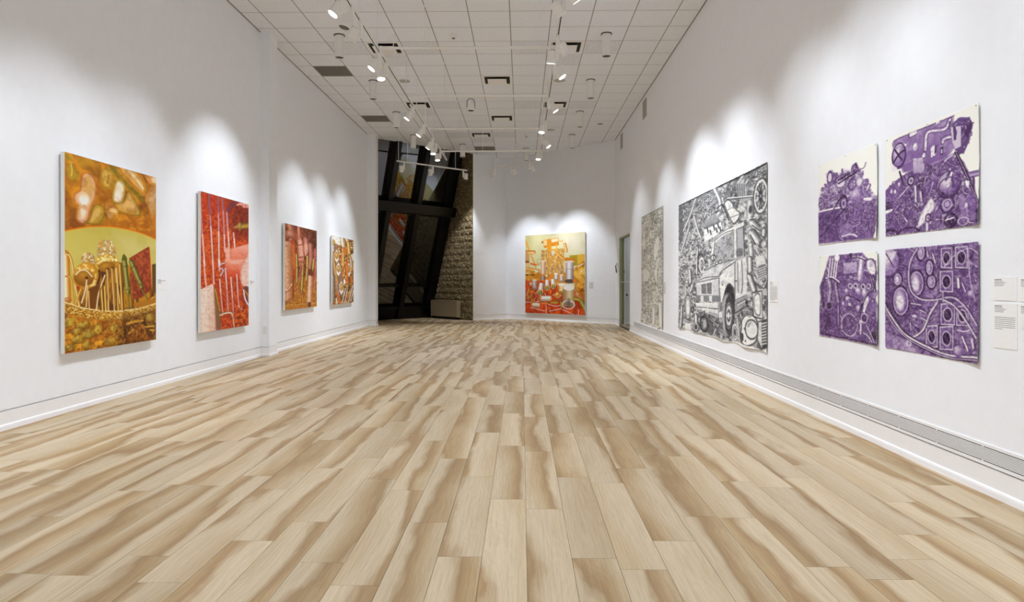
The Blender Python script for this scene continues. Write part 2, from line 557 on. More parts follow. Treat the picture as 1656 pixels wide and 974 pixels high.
# air diffusers: plaque in a square recess with a dark slot round it
def diffuser(i, j, label):
    x, y = cell_c(i, j)
    h = TS / 2 - 0.004
    r = empty('air_diffuser', (x, y, ZC))
    f = MB()
    w = 0.055
    for (a, b_, c, d) in ((-h, h, -h, -h + w), (-h, h, h - w, h), (-h, -h + w, -h + w, h - w), (h - w, h, -h + w, h - w)):
        f.box(a, b_, c, d, -0.004, 0.012)
    f.obj('frame', M['diffuser'], r)
    MB().box(-h + w, h - w, -h + w, h - w, 0.009, 0.0115).obj('dark_throat', M['slot'], r)
    q = h - w - 0.062
    MB().box(-q, q, -q, q, -0.032, -0.027).obj('plaque', M['diffuser'], r, bevel=0.0015)
    tag(r, label, 'air vent', 'square plaque air diffusers in the ceiling')
diffuser(1, 2, 'square white air diffuser beside the right light track, nearest of its side')
diffuser(-4, 2, 'square white air diffuser partly behind the left light track, nearest of its side')
diffuser(-1, 5, 'square white air diffuser mid ceiling between the tracks, nearest of the middle row')
diffuser(-4, 8, 'square white air diffuser by the left track, farther of the two there')
diffuser(1, 8, 'square white air diffuser by the right track, farther of the two there')
diffuser(-1, 10, 'square white air diffuser mid ceiling, middle one of the centre row')
diffuser(-2, 13, 'square white air diffuser mid ceiling just before the far grey return grille')
def ret_grille(i, j, label):
    x, y = cell_c(i, j)
    h = TS / 2 - 0.004
    r = empty('return_grille', (x, y, ZC))
    MB().box(-h, h, -h, h, 0.006, 0.012).obj('backing', M['ret'], r)
    f = MB()
    for (a, b_, c, d) in ((-h, h, -h, -h + .015), (-h, h, h - .015, h), (-h, -h + .015, -h, h), (h - .015, h, -h, h)):
        f.box(a, b_, c, d, -0.002, 0.008)
    f.obj('frame', M['ret'], r)
    base = None
    for k in range(24):
        yy = -h + 0.03 + k * (2 * h - 0.06) / 23
        if base is None:
            base = MB().box(-h + .015, h - .015, -0.002, 0.002, -0.001, 0.007).obj('fin', M['ret'], r).data
            s = [c for c in r.children if c.name.startswith('fin')][0]
        else:
            s = bpy.data.objects.new('fin', base); COL.objects.link(s); s.parent = r
        s.location = (0, yy, 0)
    tag(r, label, 'air vent', 'grey return air grilles in the ceiling')
ret_grille(-6, 4, 'dark grey return grille in ceiling near the left pilaster, largest of three')
ret_grille(-6, 10, 'dark grey return grille along the left ceiling edge, farther back')
ret_grille(-2, 16, 'dark grey return grille mid ceiling near the stone alcove')

# surface cylinders (unlit)
def make_cyl():
    r = empty('ceiling_cylinder')
    MB().lathe([(0.088, 0.0), (0.088, -0.012), (0.070, -0.012)], 24).obj('shadow_ring', M['darkgrey'], r, True)  # dark ring colours in the shadow where the cylinder meets the ceiling
    MB().lathe([(0.074, -0.012), (0.074, -0.345), (0.076, -0.35), (0.076, -0.362), (0.068, -0.362), (0.064, -0.33)], 28).obj('housing', M['metal'], r, True)
    MB().lathe([(0.066, -0.352), (0.058, -0.34), (0.03, -0.325)], 24).obj('reflector', M['darkgrey'], r, True)
    return r
def copy_tree(o, parent=None):
    c = o.copy(); COL.objects.link(c)
    if parent is not None: c.parent = parent
    for ch in o.children:
        copy_tree(ch, c)
    return c
cyl0 = make_cyl()
cyls = [((-5, 1), 'left', 'nearest'), ((-5, 5), 'left', 'second nearest'), ((-5, 9), 'left', 'third nearest'), ((-5, 13), 'left', 'farthest'),
        ((2, 1), 'right', 'nearest'), ((2, 5), 'right', 'second nearest'), ((2, 9), 'right', 'third nearest'), ((2, 13), 'right', 'farthest')]
for q, ((i, j), side, o_) in enumerate(cyls):
    c = cyl0 if q == 0 else copy_tree(cyl0)
    x, y = cell_c(i, j); c.location = (x, y, ZC)
    tag(c, 'white cylinder downlight on ceiling, %s of the %s row' % (o_, side), 'downlight', 'unlit white ceiling cylinders')
for (i, j, lab) in ((0, 16, 'white cylinder downlight before the end wall, above its short track'), (-3, 15, 'white cylinder downlight in front of the concrete alcove top')):
    c = copy_tree(cyl0); x, y = cell_c(i, j); c.location = (x, y, ZC)
    tag(c, lab, 'downlight', 'unlit white ceiling cylinders')

def smoke(i, j, lab):
    x, y = cell_c(i, j)
    r = empty('smoke_detector', (x, y, ZC))
    MB().lathe([(0.065, 0.0), (0.065, -0.012), (0.055, -0.022)], 24).obj('base', M['plate'], r, True)
    MB().lathe([(0.048, -0.022), (0.042, -0.045), (0.032, -0.055)], 24).obj('chamber', M['plate'], r, True)
    MB().lathe([(0.026, -0.055), (0.022, -0.066), (0.01, -0.070)], 16).obj('sensor_cap', M['lensoff'], r, True)
    tag(r, lab, 'smoke detector', 'white smoke detectors')
smoke(-2, 1, 'white domed smoke detector on a near ceiling tile between the tracks')
smoke(0, 13, 'white domed smoke detector far back on ceiling before the end wall')
def disc(i, j, lab):
    x, y = cell_c(i, j)
    r = empty('ceiling_speaker', (x, y, ZC))
    MB().lathe([(0.13, 0.002), (0.13, -0.006), (0.12, -0.009)], 32).obj('rim', M['diffuser'], r, True)
    MB().lathe([(0.118, -0.007), (0.117, -0.010), (0.02, -0.012)], 32).obj('mesh_cover', M['vent'], r, True)
    tag(r, lab, 'speaker', 'round ceiling speakers')
disc(-4, 5, 'round flush ceiling speaker right of the left light track')
disc(1, 5, 'round flush ceiling speaker beside lit head on right track')
disc(1, 12, 'round flush ceiling speaker far back by the right track')
# pendant projector-like spot with a bail
x, y = cell_c(-2, 7)
r = empty('bail_spotlight', (x, y, ZC))
MB().lathe([(0.05, 0), (0.05, -0.015), (0.02, -0.02)], 20).obj('mount', M['metal'], r, True)
bm_ = MB()
pts = [Vector((0.085 * math.cos(a), 0, -0.11 + 0.09 * math.sin(a))) for a in [math.pi * k / 12 for k in range(13)]]
pts = [Vector((0.085, 0, -0.22))] + pts + [Vector((-0.085, 0, -0.22))]
for a_, c_ in zip(pts, pts[1:]): bm_.tube(a_, c_, 0.007, 6)
bm_.obj('bail', M['darkgrey'], r)
MB().lathe([(0.035, -0.07), (0.062, -0.10), (0.07, -0.20), (0.082, -0.205), (0.084, -0.28), (0.072, -0.285), (0.06, -0.26)], 24).obj('housing', M['metal'], r, True)
MB().lathe([(0.070, -0.278), (0.05, -0.262), (0.02, -0.255)], 20).obj('lens', M['slot'], r, True)
tag(r, 'small unlit spotlight hung in a bail from mid ceiling', 'spotlight')
x, y = cell_c(3, 11)
r = empty('recessed_downlight', (x, y, ZC))
MB().lathe([(0.075, 0.001), (0.075, -0.005), (0.055, -0.007)], 24).obj('trim_ring', M['ret'], r, True)
MB().lathe([(0.054, -0.006), (0.03, -0.0045)], 24).obj('aperture', M['slot'], r, True)
tag(r, 'small dark recessed downlight in ceiling tile close to right wall', 'downlight')
# high wall vents on the right wall
for y0, y1, lab in ((14.03, 14.43, 'slim grey wall vent high on the right wall, nearer one'), (17.33, 17.67, 'slim grey wall vent high on right wall near the far corner')):
    r = empty('wall_vent', (XR, (y0 + y1) / 2, 4.66))
    w = (y1 - y0) / 2
    MB().box(-0.012, 0, -w, w, 0, 0.38).obj('frame', M['vent'], r)
    for k in range(6):
        yy = -w + 0.05 + k * (2 * w - 0.1) / 5
        MB().box(-0.018, -0.012, yy - 0.014, yy + 0.014, 0.03, 0.35).obj('fin', M['vent'], r)
    tag(r, lab, 'air vent', 'high wall vents')

# ------------------------------------------------------------------ light tracks
TZ = 4.50
XTL, XTR = -2.056, 0.489
Y_END = 18.25
def track(name, a, b, rods, label):
    a, b = Vector(a), Vector(b); d = (b - a); L = d.length; ang = math.atan2(d.y, d.x)
    r = empty(name, (a.x, a.y, TZ), ang)
    f = MB()
    f.box(0, L, -0.0175, 0.0175, 0.012, 0.035); f.box(0, L, -0.0175, -0.008, -0.0, 0.012); f.box(0, L, 0.008, 0.0175, -0.0, 0.012)
    f.obj('rail', M['metal'], r)
    MB().box(0.01, L - 0.01, -0.008, 0.008, 0.006, 0.0125).obj('slot', M['trackslot'], r)
    # the side channel that shows as a dark line
    MB().box(0.01, L - 0.01, 0.0174, 0.0182, 0.014, 0.022).obj('side_channel', M['trackslot'], r)
    MB().box(-0.012, 0.0, -0.019, 0.019, -0.002, 0.037).obj('end_cap', M['metal'], r)
    MB().box(L, L + 0.012, -0.019, 0.019, -0.002, 0.037).obj('end_cap', M['metal'], r)
    for s in rods:
        g = MB(); g.tube((s, 0, 0.035), (s, 0, ZC - TZ), 0.0065, 6)
        o = g.obj('hanger_rod', M['metal'], r)
        MB().lathe([(0.03, ZC - TZ), (0.03, ZC - TZ - 0.008), (0.012, ZC - TZ - 0.02)], 14, Matrix.Translation((s, 0, 0))).obj('rod_canopy', M['metal'], r, True)
    tag(r, label, 'light track', 'suspended white light tracks')
    return r
rodsY = [9.53 + 1.18 * k for k in range(-9, 8)]
TA = -3.2
track('light_track', (XTL, TA), (XTL, Y_END), [y - TA for y in rodsY], 'long white light track hung above the left side of the room')
track('light_track', (XTR, TA), (XTR, Y_END), [y + 0.05 - TA for y in rodsY], 'long white light track hung above the right side of the room')
A1, A2 = Vector((-3.43, 18.42)), Vector((-1.65, 20.02))
track('light_track', A1, A2, [0.04, 0.33, 1.98], 'short white angled track in front of the dark window')
A3, A4 = Vector((-0.826, 19.58)), Vector((0.47, 18.38))
track('light_track', A3, A4, [0.05, 0.9, 1.72], 'short white angled track in front of the end wall')
for k, (y, rr, drops) in enumerate(((9.53, 0.020, (-1.39,)), (12.0, 0.019, (-1.39, -0.2)), (14.57, 0.019, (-1.39,)), (17.07, 0.019, (-1.0,)))):
    r = empty('cross_pipe', (0, y, TZ + 0.018))
    MB().tube((XTL + 0.03, 0, 0), (XTR - 0.03, 0, 0), rr, 12).obj('pipe', M['metal'], r, True)
    for x in drops:
        MB().tube((x, 0, rr), (x, 0, ZC - TZ - 0.018), 0.006, 6).obj('hanger_rod', M['metal'], r)
    for x in (XTL + 0.046, XTR - 0.046):
        MB().box(x - 0.025, x + 0.025, -0.026, 0.026, -0.026, 0.026).obj('clamp', M['metal'], r, bevel=0.004)
    tag(r, 'white horizontal pipe joining both light tracks, %s' % ['nearest of four', 'second nearest of four', 'third of four from the camera', 'farthest of four'][k], 'pipe', 'pipes between the tracks')

def head(pos, target, label, lit=True, power=1.0, cone=70, blend=0.75, side=1, flared=False, name='track_spotlight'):
    """track head: adapter, driver box, yoke arm, round housing aimed at target, lens, lamp"""
    x, y = pos
    r = empty(name, (x, y, TZ))
    MB().box(-0.016, 0.016, -0.055, 0.055, -0.024, -0.001).obj('track_adapter', M['metal'], r, bevel=0.003)
    MB().box(-0.026, 0.026, -0.045, 0.045, -0.20, -0.024).obj('driver', M['metal'], r, bevel=0.004)
    t = Vector(target)
    piv = Vector((0.075 * side, 0, -0.165))
    d = (t - (Vector((x, y, TZ)) + piv)).normalized()
    a = MB(); a.tube((0.02 * side, 0, -0.15), piv, 0.013, 10)
    a.obj('arm', M['metal'], r, True)
    q = d.to_track_quat('-Z', 'Y').to_matrix().to_4x4()
    rf = 0.074 if flared else 0.064
    prof = [(0.0, 0.092), (0.034, 0.092), (0.057, 0.08), (0.061, 0.064), (0.061, -0.055), (rf + 0.004, -0.062), (rf + 0.004, -0.085), (rf - 0.004, -0.088), (rf - 0.010, -0.070)]
    h = MB().lathe(prof, 24, cap=False).obj('housing', M['metal'], r, True)
    h.matrix_local = Matrix.Translation(piv) @ q
    MB().lathe([(rf - 0.009, -0.072), (rf - 0.03, -0.072), (0.001, -0.071)], 24).obj('lens', M['lens'] if lit else M['lensoff'], h, True)
    tag(r, label, 'spotlight', 'white track spotlights')
    if lit and power > 0:
        ld = bpy.data.lights.new('spot_lamp', 'SPOT')
        ld.energy = SPOT_W * power
        ld.spot_size = math.radians(cone); ld.spot_blend = blend
        ld.shadow_soft_size = 0.045
        ld.color = LAMP_COL
        lo = bpy.data.objects.new('spot_lamp', ld); COL.objects.link(lo)
        lo.parent = h
        lo.location = (0, 0, -0.10)
    return r
ZA = 1.30
FP = 0.60
FL = dict(cone=104, blend=0.55)       # wide heads turned to the floor
# left track, from the far end of the room behind the camera
lt = [(-2.2, 1, 1.3), (0.3, 1, 1.3), (2.5, .85, 1.2), (4.2, .7, 1.05), (5.6, .75, 1.0)]  # out of view; the ones behind the camera are added for fill
for k, (y, p, za) in enumerate(lt):
    head((XTL, y), (XL, y + 0.35, za), 'unseen lit track head on left track above the frame, %s from the front wall' % ORD[k], power=p, side=-1)
head((XTL, 7.7), (XL, 6.7, 1.0), 'large lit head on left track at the top of the picture', power=.7, side=-1)
head((XTL, 8.08), (XL + 1.2, 7.3, 0.0), 'unlit flared head with a dark lens on left track near the top', lit=False, flared=True, side=-1)
head((XTL, 8.5), (XL, 9.3, ZA), 'track head turned away on left track, right of the dark-lensed one', power=.8, side=-1)
head((XTL, 9.68), (XL, 8.9, ZA), 'lit head on left track just past the nearest cross pipe', power=.85, side=-1)
head((XTL, 10.12), (XTL + 0.2, 9.3, 0), 'lit head on left track, second past the nearest cross pipe', power=FP, side=-1, **FL)
head((XTL, 12.65), (XL, 12.1, ZA), 'lit head on left track just past the second cross pipe', power=1.2, side=-1)
head((XTL, 14.1), (XL, 13.6, ZA), 'lit head on left track just before the third cross pipe', power=1.1, side=-1)
head((XTL, 15.45), (XL, 15.3, ZA), 'upper head of the far cluster of three on left track', power=1.2, side=-1)
head((XTL, 16.05), (XTL + 0.3, 15.0, 0), 'middle lit head of the far cluster on left track', power=FP * 1.7, side=-1, **FL)
head((XTL, 16.9), (XTL + 0.3, 15.9, 0.0), 'lowest brightest head at the far end of left track', power=FP * 1.7, side=-1, **FL)
rt = [(-2.4, 1), (0.2, 1), (2.2, .8), (3.7, .8), (4.9, .8), (6.0, .7)]  # out of view too, those behind the camera added as fill
for k, (y, p) in enumerate(rt):
    head((XTR, y), (XR, y + 0.25, ZA + 0.1), 'unseen lit track head on right track above the frame, %s from the front wall' % ORD[k], power=p, side=1)
for k, y in enumerate((-1.5, 0.9, 3.1, 5.3, 6.9)):  # unseen heads added as fill, washing the floor for bounce light
    head((XTL, y), (XTL + 0.5, y, 0), 'added unseen wide floor head on left track above the frame, %s from the front wall' % ORD[k], power=FP, side=1, **FL)
    head((XTR, y - 0.2), (XTR - 0.3, y - 0.2, 0), 'added unseen wide floor head on right track above the frame, %s from the front wall' % ORD[k], power=FP, side=-1, **FL)
head((XTR, 7.35), (XR, 8.2, ZA), 'track head at top edge of picture on right track, right one of two', power=1, side=1)
head((XTR, 7.75), (XR, 8.9, ZA), 'track head at top edge of picture on right track, left one of two', power=1, side=-1)
head((XTR, 9.05), (XR, 10.2, ZA), 'track head over the near right air diffuser, right one of the pair', power=1, side=1)
head((XTR, 9.40), (XTR - 0.5, 10.3, 0), 'track head over the near right air diffuser, left one of the pair', power=FP, side=-1, **FL)
head((XTR, 10.10), (XR, 9.7, ZA), 'lit head on right track just past the near air diffuser', power=1, side=1)
head((XTR, 12.1), (XR, 12.0, ZA), 'lit head on right track at the second cross pipe', power=1, side=1)
head((XTR, 13.8), (XTR - 0.7, 12.6, 0), 'lit head on right track before the third cross pipe', power=FP * 1.3, side=-1, **FL)
head((XTR, 15.3), (XR, 14.6, ZA), 'small lit head on right track past the third cross pipe', power=0.7, side=1)
head((XTR, 16.8), (XTR - 0.3, 16.0, 0.0), 'lit head on right track at the farthest cross pipe', power=FP * 1.7, side=-1, **FL)
dA = (A2 - A1).normalized(); dB = (A4 - A3).normalized()
for k, (s, tg, lab, pw) in enumerate(((0.22, (-3.9, 21.6, 0.5), 'left head on the angled track before the dark window', 0.0), (1.18, (-2.6, 21.8, 0.2), 'middle lit head on the angled track before the dark window', 0.35), (2.27, (-2.0, 21.2, 0.9), 'right lit head on the angled track before the stone wall', 1.3))):
    p = A1 + dA * s
    head((p.x, p.y), tg, lab, power=pw, lit=k > 0, cone=55, side=-1 if k < 2 else 1)
ec = K_ + Q_ * 2.03
for k, (s, tg, lab, pw) in enumerate(((0.05, (ec.x - 0.75, ec.y + 0.68, 1.45), 'left head on the angled track before the end wall', 1.35), (0.72, (ec.x, ec.y, 1.45), 'middle head on the angled track before the end wall', 0.8), (1.42, (ec.x + 0.75, ec.y - 0.68, 1.45), 'right head on the angled track before the end wall', 1.55))):
    p = A3 + dB * s
    head((p.x, p.y), tg, lab, power=pw, cone=62, side=-1 if k == 0 else 1)

# ------------------------------------------------------------------ leaning window in the alcove
SL = (2.42 - 0.40) / 5.14
B_ = Vector((-3.115, 22.46))                # right foot of the glazing
TG = Vector((math.cos(math.radians(48.5)), math.sin(math.radians(48.5))))
NG = Vector((-TG.y, TG.x))
GSL = 0.3893                                # how far it leans in per metre of height
def gz(s, z, d=0.0):
    """point on the leaning glazing: s along the window wall, z height, d towards the room"""
    p = B_ + TG * (s - 0.087 * z) - NG * (GSL * z + d)
    return Vector((p.x, p.y, z))
ZT = 6.0
win = empty('window_1', tuple(gz(-1.4, 0)))
win['kind'] = 'structure'; win['label'] = 'tall black framed window leaning into the room, night outside'
bpy.context.view_layer.update()
def wchild(o, parent=None):
    p = parent or win
    o.parent = p
    o.matrix_parent_inverse = p.matrix_world.inverted()
    return o
def bar(s0, s1, z0, z1, d0, d1):
    v = [gz(s, z, d) for d in (d0, d1) for z in (z0, z1) for s in (s0, s1)]
    return MB().add(v, [(0, 2, 3, 1), (4, 5, 7, 6), (0, 1, 5, 4), (2, 6, 7, 3), (0, 4, 6, 2), (1, 3, 7, 5)])
MUL = [-4.66, -3.57, -2.49, -1.40]
for s in MUL:
    wchild(bar(s - 0.085, s + 0.085, 0, ZT, -0.06, 0.20).obj('mullion', M['black']))
wchild(bar(-0.34, 0.0, 0, ZT, -0.06, 0.12).obj('jamb', M['black']))
wchild(bar(-5.2, -0.0, 0, 0.36, -0.06, 0.10).obj('sill_panel', M['black']))
wchild(bar(-5.2, -0.0, 0.34, 0.40, -0.06, 0.16).obj('sill_nosing', M['black']))
wchild(bar(-5.2, -0.0, 1.03, 1.11, -0.06, 0.05).obj('transom', M['black']))
wchild(bar(-5.2, -0.02, 3.22, 3.50, -0.05, 0.36).obj('transom_ledge', M['black'], bevel=0.01))
edges_s = [-5.2] + MUL + [-0.2]
for s0, s1 in zip(edges_s, edges_s[1:]):
    for z0, z1 in ((0.38, 1.05), (1.09, 3.26), (3.46, ZT)):
        v = [gz(s0, z0), gz(s1, z0), gz(s1, z1), gz(s0, z1)]
        wchild(mesh_obj('pane', v, [(0, 1, 2, 3)], M['glass']))
# dark facade fins outside so the night side is not empty
struct(MB().add([gz(-5.6, -0.1, -1.2), gz(1.0, -0.1, -1.2), gz(1.0, 6.4, -1.2), gz(-5.6, 6.4, -1.2)], [(0, 1, 2, 3)]).obj('wall_outside', M['black']), 'dark wall outside the window at night')
# black fascia above the ceiling edge
p0, p1 = L_ - T_ * 0.8, E_
fb = MB()
fb.prism([(p0.x, p0.y), (p1.x, p1.y), ((p1 + N_ * 0.45).x, (p1 + N_ * 0.45).y), ((p0 + N_ * 0.45).x, (p0 + N_ * 0.45).y)], ZC + 0.35, ZC + 0.42)
struct(fb.obj('trim_4', M['black']))

# ------------------------------------------------------------------ split-face block wall at the right of the alcove
bw = MB()
pA, pB = E_ + N_ * 0.21, E_ + N_ * 2.9
bw.prism([(pA.x, pA.y), ((pA + T_ * 0.2).x, (pA + T_ * 0.2).y), ((pB + T_ * 0.2).x, (pB + T_ * 0.2).y), (pB.x, pB.y)], 0, ZC + 0.9)
q0, q1 = E_ - T_ * 0.006, E_ + N_ * 2.9
bw.prism([(q0.x, q0.y), (E_.x, E_.y), (q1.x, q1.y), ((q1 - T_ * 0.006).x, (q1 - T_ * 0.006).y)], 0, ZC + 0.1)
stone = struct(bw.obj('wall_stone', M['mortar']), 'rough tan split face block wall at the window')
brng = random.Random(5)
BH, BL = 0.203, 0.406
for row in range(26):
    z0 = row * BH; z1 = z0 + BH
    if z0 > ZC + 0.2: break
    dmax = 2.42 - SL * z0 + 0.22
    s = -0.2 if row % 2 else 0.0
    while s < dmax:
        a0, a1 = max(s, 0.0), min(s + BL, dmax)
        s += BL
        if a1 - a0 < 0.05: continue
        # rough face: a 4 x 3 grid pushed out unevenly
        nx, nz_ = 5, 3
        v = []; f = []
        for iz in range(nz_ + 1):
            for ix in range(nx + 1):
                dd = a0 + 0.006 + (a1 - a0 - 0.012) * ix / nx
                zz = z0 + 0.006 + (BH - 0.012) * iz / nz_
                out = 0.008 if ix in (0, nx) or iz in (0, nz_) else brng.uniform(0.014, 0.042)
                p = E_ + N_ * dd - T_ * out
                v.append((p.x, p.y, zz))
        for iz in range(nz_):
            for ix in range(nx):
                q = iz * (nx + 1) + ix
                f.append((q, q + 1, q + nx + 2, q + nx + 1))
        n = len(v)
        for (ix, iz) in ((0, 0), (nx, 0), (nx, nz_), (0, nz_)):
            dd = a0 + 0.006 + (a1 - a0 - 0.012) * ix / nx
            p = E_ + N_ * dd
            v.append((p.x, p.y, z0 + 0.006 + (BH - 0.012) * iz / nz_))
        c0, c1, c2, c3 = 0, nx, (nx + 1) * (nz_ + 1) - 1, (nx + 1) * nz_
        f += [(n, n + 1, c1, c0), (n + 1, n + 2, c2, c1), (n + 2, n + 3, c3, c2), (n + 3, n, c0, c3)]
        o = mesh_obj('stone_block', v, f, M['concrete'], stone)

# heater cabinet against the block wall
def on_stone(dep, z, out):
    p = E_ + N_ * dep - T_ * out
    return Vector((p.x, p.y, z))
hr = empty('heater_cabinet', tuple(on_stone(1.3, 0, 0.05)), math.atan2(N_.y, N_.x))
def hbox(x0, x1, y0, y1, z0, z1):
    return MB().box(x0, x1, y0, y1, z0, z1)
hbox(-0.70, 0.70, 0.0, 0.14, 0.08, 0.585).obj('cover', M['heater'], hr, bevel=0.008)
hbox(-0.66, 0.66, 0.02, 0.12, 0.0, 0.08).obj('plinth', M['black'], hr)
hbox(-0.715, -0.70, -0.0, 0.145, 0.07, 0.59).obj('end_cap', M['heater'], hr)
hbox(0.70, 0.715, -0.0, 0.145, 0.07, 0.59).obj('end_cap', M['heater'], hr)
hbox(-0.70, 0.70, 0.0, 0.146, 0.585, 0.60).obj('top_lid', M['heater'], hr)
tag(hr, 'low beige metal heater cabinet against the rough stone wall', 'heater')

# ------------------------------------------------------------------ long linear grille in the right wall
GY0, GY1 = 1.0, 15.62
gr = empty('linear_grille', (XR, 0, 0.16))
fr = MB()
fr.box(-0.006, 0.0, GY0, GY1, 0.103, 0.121); fr.box(-0.006, 0.0, GY0, GY1, 0.0, 0.018)
fr.box(-0.006, 0.0, GY0 - 0.014, GY0, 0.0, 0.121); fr.box(-0.006, 0.0, GY1, GY1 + 0.014, 0.0, 0.121)
fr.obj('frame', M['skirt'], gr)
MB().box(-0.0012, -0.0004, GY0, GY1, 0.018, 0.103).obj('dark_backing', M['slot'], gr)
pitch = 0.085 / 10
for k in range(9):
    z = 0.018 + pitch * (k + 1)
    MB().box(-0.006, -0.001, GY0, GY1, z - 0.0024, z + 0.0024).obj('slat', M['skirt'], gr)
sp = None
y = GY0 + 0.3
while y < GY1:
    for zz in (0.0205, 0.0985):
        if sp is None:
            o = MB().box(-0.0055, -0.001, -0.004, 0.004, -0.004, 0.004).obj('spacer', M['skirt'], gr); sp = o.data
        else:
            o = bpy.data.objects.new('spacer', sp); COL.objects.link(o); o.parent = gr
        o.location = (0, y, zz)
    y += 0.42
tag(gr, 'long narrow white slatted air grille low along right wall', 'grille')

# ------------------------------------------------------------------ glass double door in the right wall
D0, D1, DZ = DOOR
d = empty('door_1', (XR, (D0 + D1) / 2, 0))
d['kind'] = 'structure'; d['label'] = 'green tinted glass double door in the right wall'
hw = (D1 - D0) / 2
jb = MB(); jb.box(0.0, 0.21, hw - 0.012, hw + 0.01, 0, DZ); jb.box(0.0, 0.21, -hw - 0.01, -hw + 0.012, 0, DZ); jb.box(0.0, 0.21, -hw, hw, DZ - 0.012, DZ + 0.01)
jb.obj('frame', M['jamb'], d)
for sgn in (-1, 1):
    y0, y1 = (0.006, hw - 0.015) if sgn > 0 else (-hw + 0.015, -0.006)
    leaf = MB().box(0.062, 0.074, y0, y1, 0.02, DZ - 0.016).obj('door_leaf', M['doorglass'], d)
    MB().box(0.052, 0.084, y0, y1, 0.012, 0.075).obj('bottom_rail', M['brass'], leaf)
    MB().tube((0.03, y0 + 0.03, 1.185), (0.03, y1 - 0.03, 1.185), 0.014, 10).obj('push_bar', M['brass'], leaf, True)
    MB().box(0.03, 0.062, (y0 + y1) / 2 - 0.35, (y0 + y1) / 2 - 0.33, 1.178, 1.192).obj('bar_post', M['brass'], leaf)
    yy = 0.06 * sgn
    MB().lathe([(0.028, 0.0), (0.028, 0.012), (0.012, 0.014)], 14, Matrix.Translation((0.062, yy, 0.86)) @ Matrix.Rotation(-math.pi / 2, 4, 'Y')).obj('lock', M['darkgrey'], leaf, True)
# vestibule beyond
vb = MB()
VX = XR + 0.2
vb.box(VX + 1.4, VX + 1.5, D0 - 1.2, D1 + 1.2, 0, 2.9); vb.box(VX, VX + 1.5, D0 - 1.3, D0 - 1.2, 0, 2.9); vb.box(VX, VX + 1.5, D1 + 1.2, D1 + 1.3, 0, 2.9)
vb.box(VX, VX + 1.5, D0 - 1.3, D1 + 1.3, 2.9, 3.0)
lr_ = empty('added_lobby_light', (VX + 0.8, (D0 + D1) / 2, 2.9))  # glowing panel added to brighten the vestibule seen through the glass
MB().box(-0.3, 0.3, -0.6, 0.6, -0.03, 0.0).obj('frame', M['metal'], lr_)
MB().box(-0.28, 0.28, -0.58, 0.58, -0.034, -0.03).obj('panel', M['lobby'], lr_)
tag(lr_, 'added glowing panel brightening the lobby beyond the glass door', 'added light')
struct(vb.obj('wall_vestibule', M['wall']), 'pale lobby walls beyond the glass door')
# dark slanted handset on the wall left of the door
h = empty('wall_handset', (XR, 18.30, 1.44))
MB().box(-0.02, 0, -0.05, 0.03, 0.02, 0.24).obj('back_plate', M['plate'], h, bevel=0.004)
hb = MB(); hb.tube((-0.045, -0.12, 0.0), (-0.04, 0.08, 0.19), 0.013, 10)
hb.obj('handle', M['slot'], h, True)
hb = MB(); hb.tube((-0.035, 0.06, 0.19), (-0.012, 0.05, 0.26), 0.007, 8)
hb.obj('hook', M['darkgrey'], h)
tag(h, 'small dark slanted handset on white wall left of the glass door', 'handset')

# blank plate low on the pilaster
pp = empty('wall_plate', (-4.065, PIL[0], 0.425))
MB().box(-0.034, 0.034, -0.006, 0, -0.058, 0.058).obj('cover', M['plate'], pp, bevel=0.002)
for z in (-0.04, 0.04):
    MB().lathe([(0.004, 0), (0.003, 0.0015)], 10, Matrix.Translation((0, -0.006, z)) @ Matrix.Rotation(math.pi / 2, 4, 'X')).obj('screw', M['brass'], pp)
tag(pp, 'white blank wall plate low on the pilaster', 'wall plate')

# ------------------------------------------------------------------ wall labels
def card(origin, ux, nrm, w, hgt, lines, label, seed):
    """small printed card; origin top left, ux along the text, nrm out of the wall"""
    ux, nrm = Vector(ux), Vector(nrm); uz = Vector((0, 0, 1))
    r = empty('wall_label', tuple(origin))
    def slab(x0, x1, z0, z1, d0, d1):
        v = [ux * x + uz * (-z) + nrm * dd for dd in (d0, d1) for z in (z0, z1) for x in (x0, x1)]
        return MB().add(v, [(0, 2, 3, 1), (4, 5, 7, 6), (0, 1, 5, 4), (2, 6, 7, 3), (0, 4, 6, 2), (1, 3, 7, 5)])
    slab(0, w, 0, hgt, 0.0, 0.003).obj('card', M['card'], r)
    lr = random.Random(seed)
    for (z, x1, th, kind) in lines:
        b = MB(); x = 0.009
        while x < x1 * w:
            ww = lr.uniform(0.004, 0.013)
            e = min(x + ww, x1 * w)
            q = slab(x, e, z, z + th, 0.003, 0.0034)
            b.add(q.v, q.f)
            x = e + 0.0022
        b.obj('text_line', M['ink'] if kind == 0 else M['darkgrey'], r)
    tag(r, label, 'label', 'white printed wall labels')
def std(n_body=0, body0=0.075, wf=0.92, pitch=0.0105):
    L = [(0.013, 0.36, 0.0042, 1), (0.022, 0.40, 0.003, 0), (0.030, 0.55, 0.003, 0), (0.038, 0.46, 0.003, 0), (0.046, 0.44, 0.003, 0)]
    rr = random.Random(n_body)
    for k in range(n_body):
        L.append((body0 + k * pitch, wf if k < n_body - 1 else 0.4, 0.0032, 0))
    return L
card((XR, 3.734, 1.213), (0, -1, 0), (-1, 0, 0), 0.175, 0.128, std(), 'small white label right of purple drawings, upper left of the group', 1)
card((XR, 3.732, 1.070), (0, -1, 0), (-1, 0, 0), 0.175, 0.244, std(7), 'tall white text label right of purple drawings, lower left of the group', 2)
card((XR, 3.539, 1.211), (0, -1, 0), (-1, 0, 0), 0.175, 0.128, std(), 'white label cut by the right picture edge, upper one', 3)
card((XR, 3.539, 1.072), (0, -1, 0), (-1, 0, 0), 0.175, 0.128, std(), 'white label cut by the right picture edge, lower one', 4)
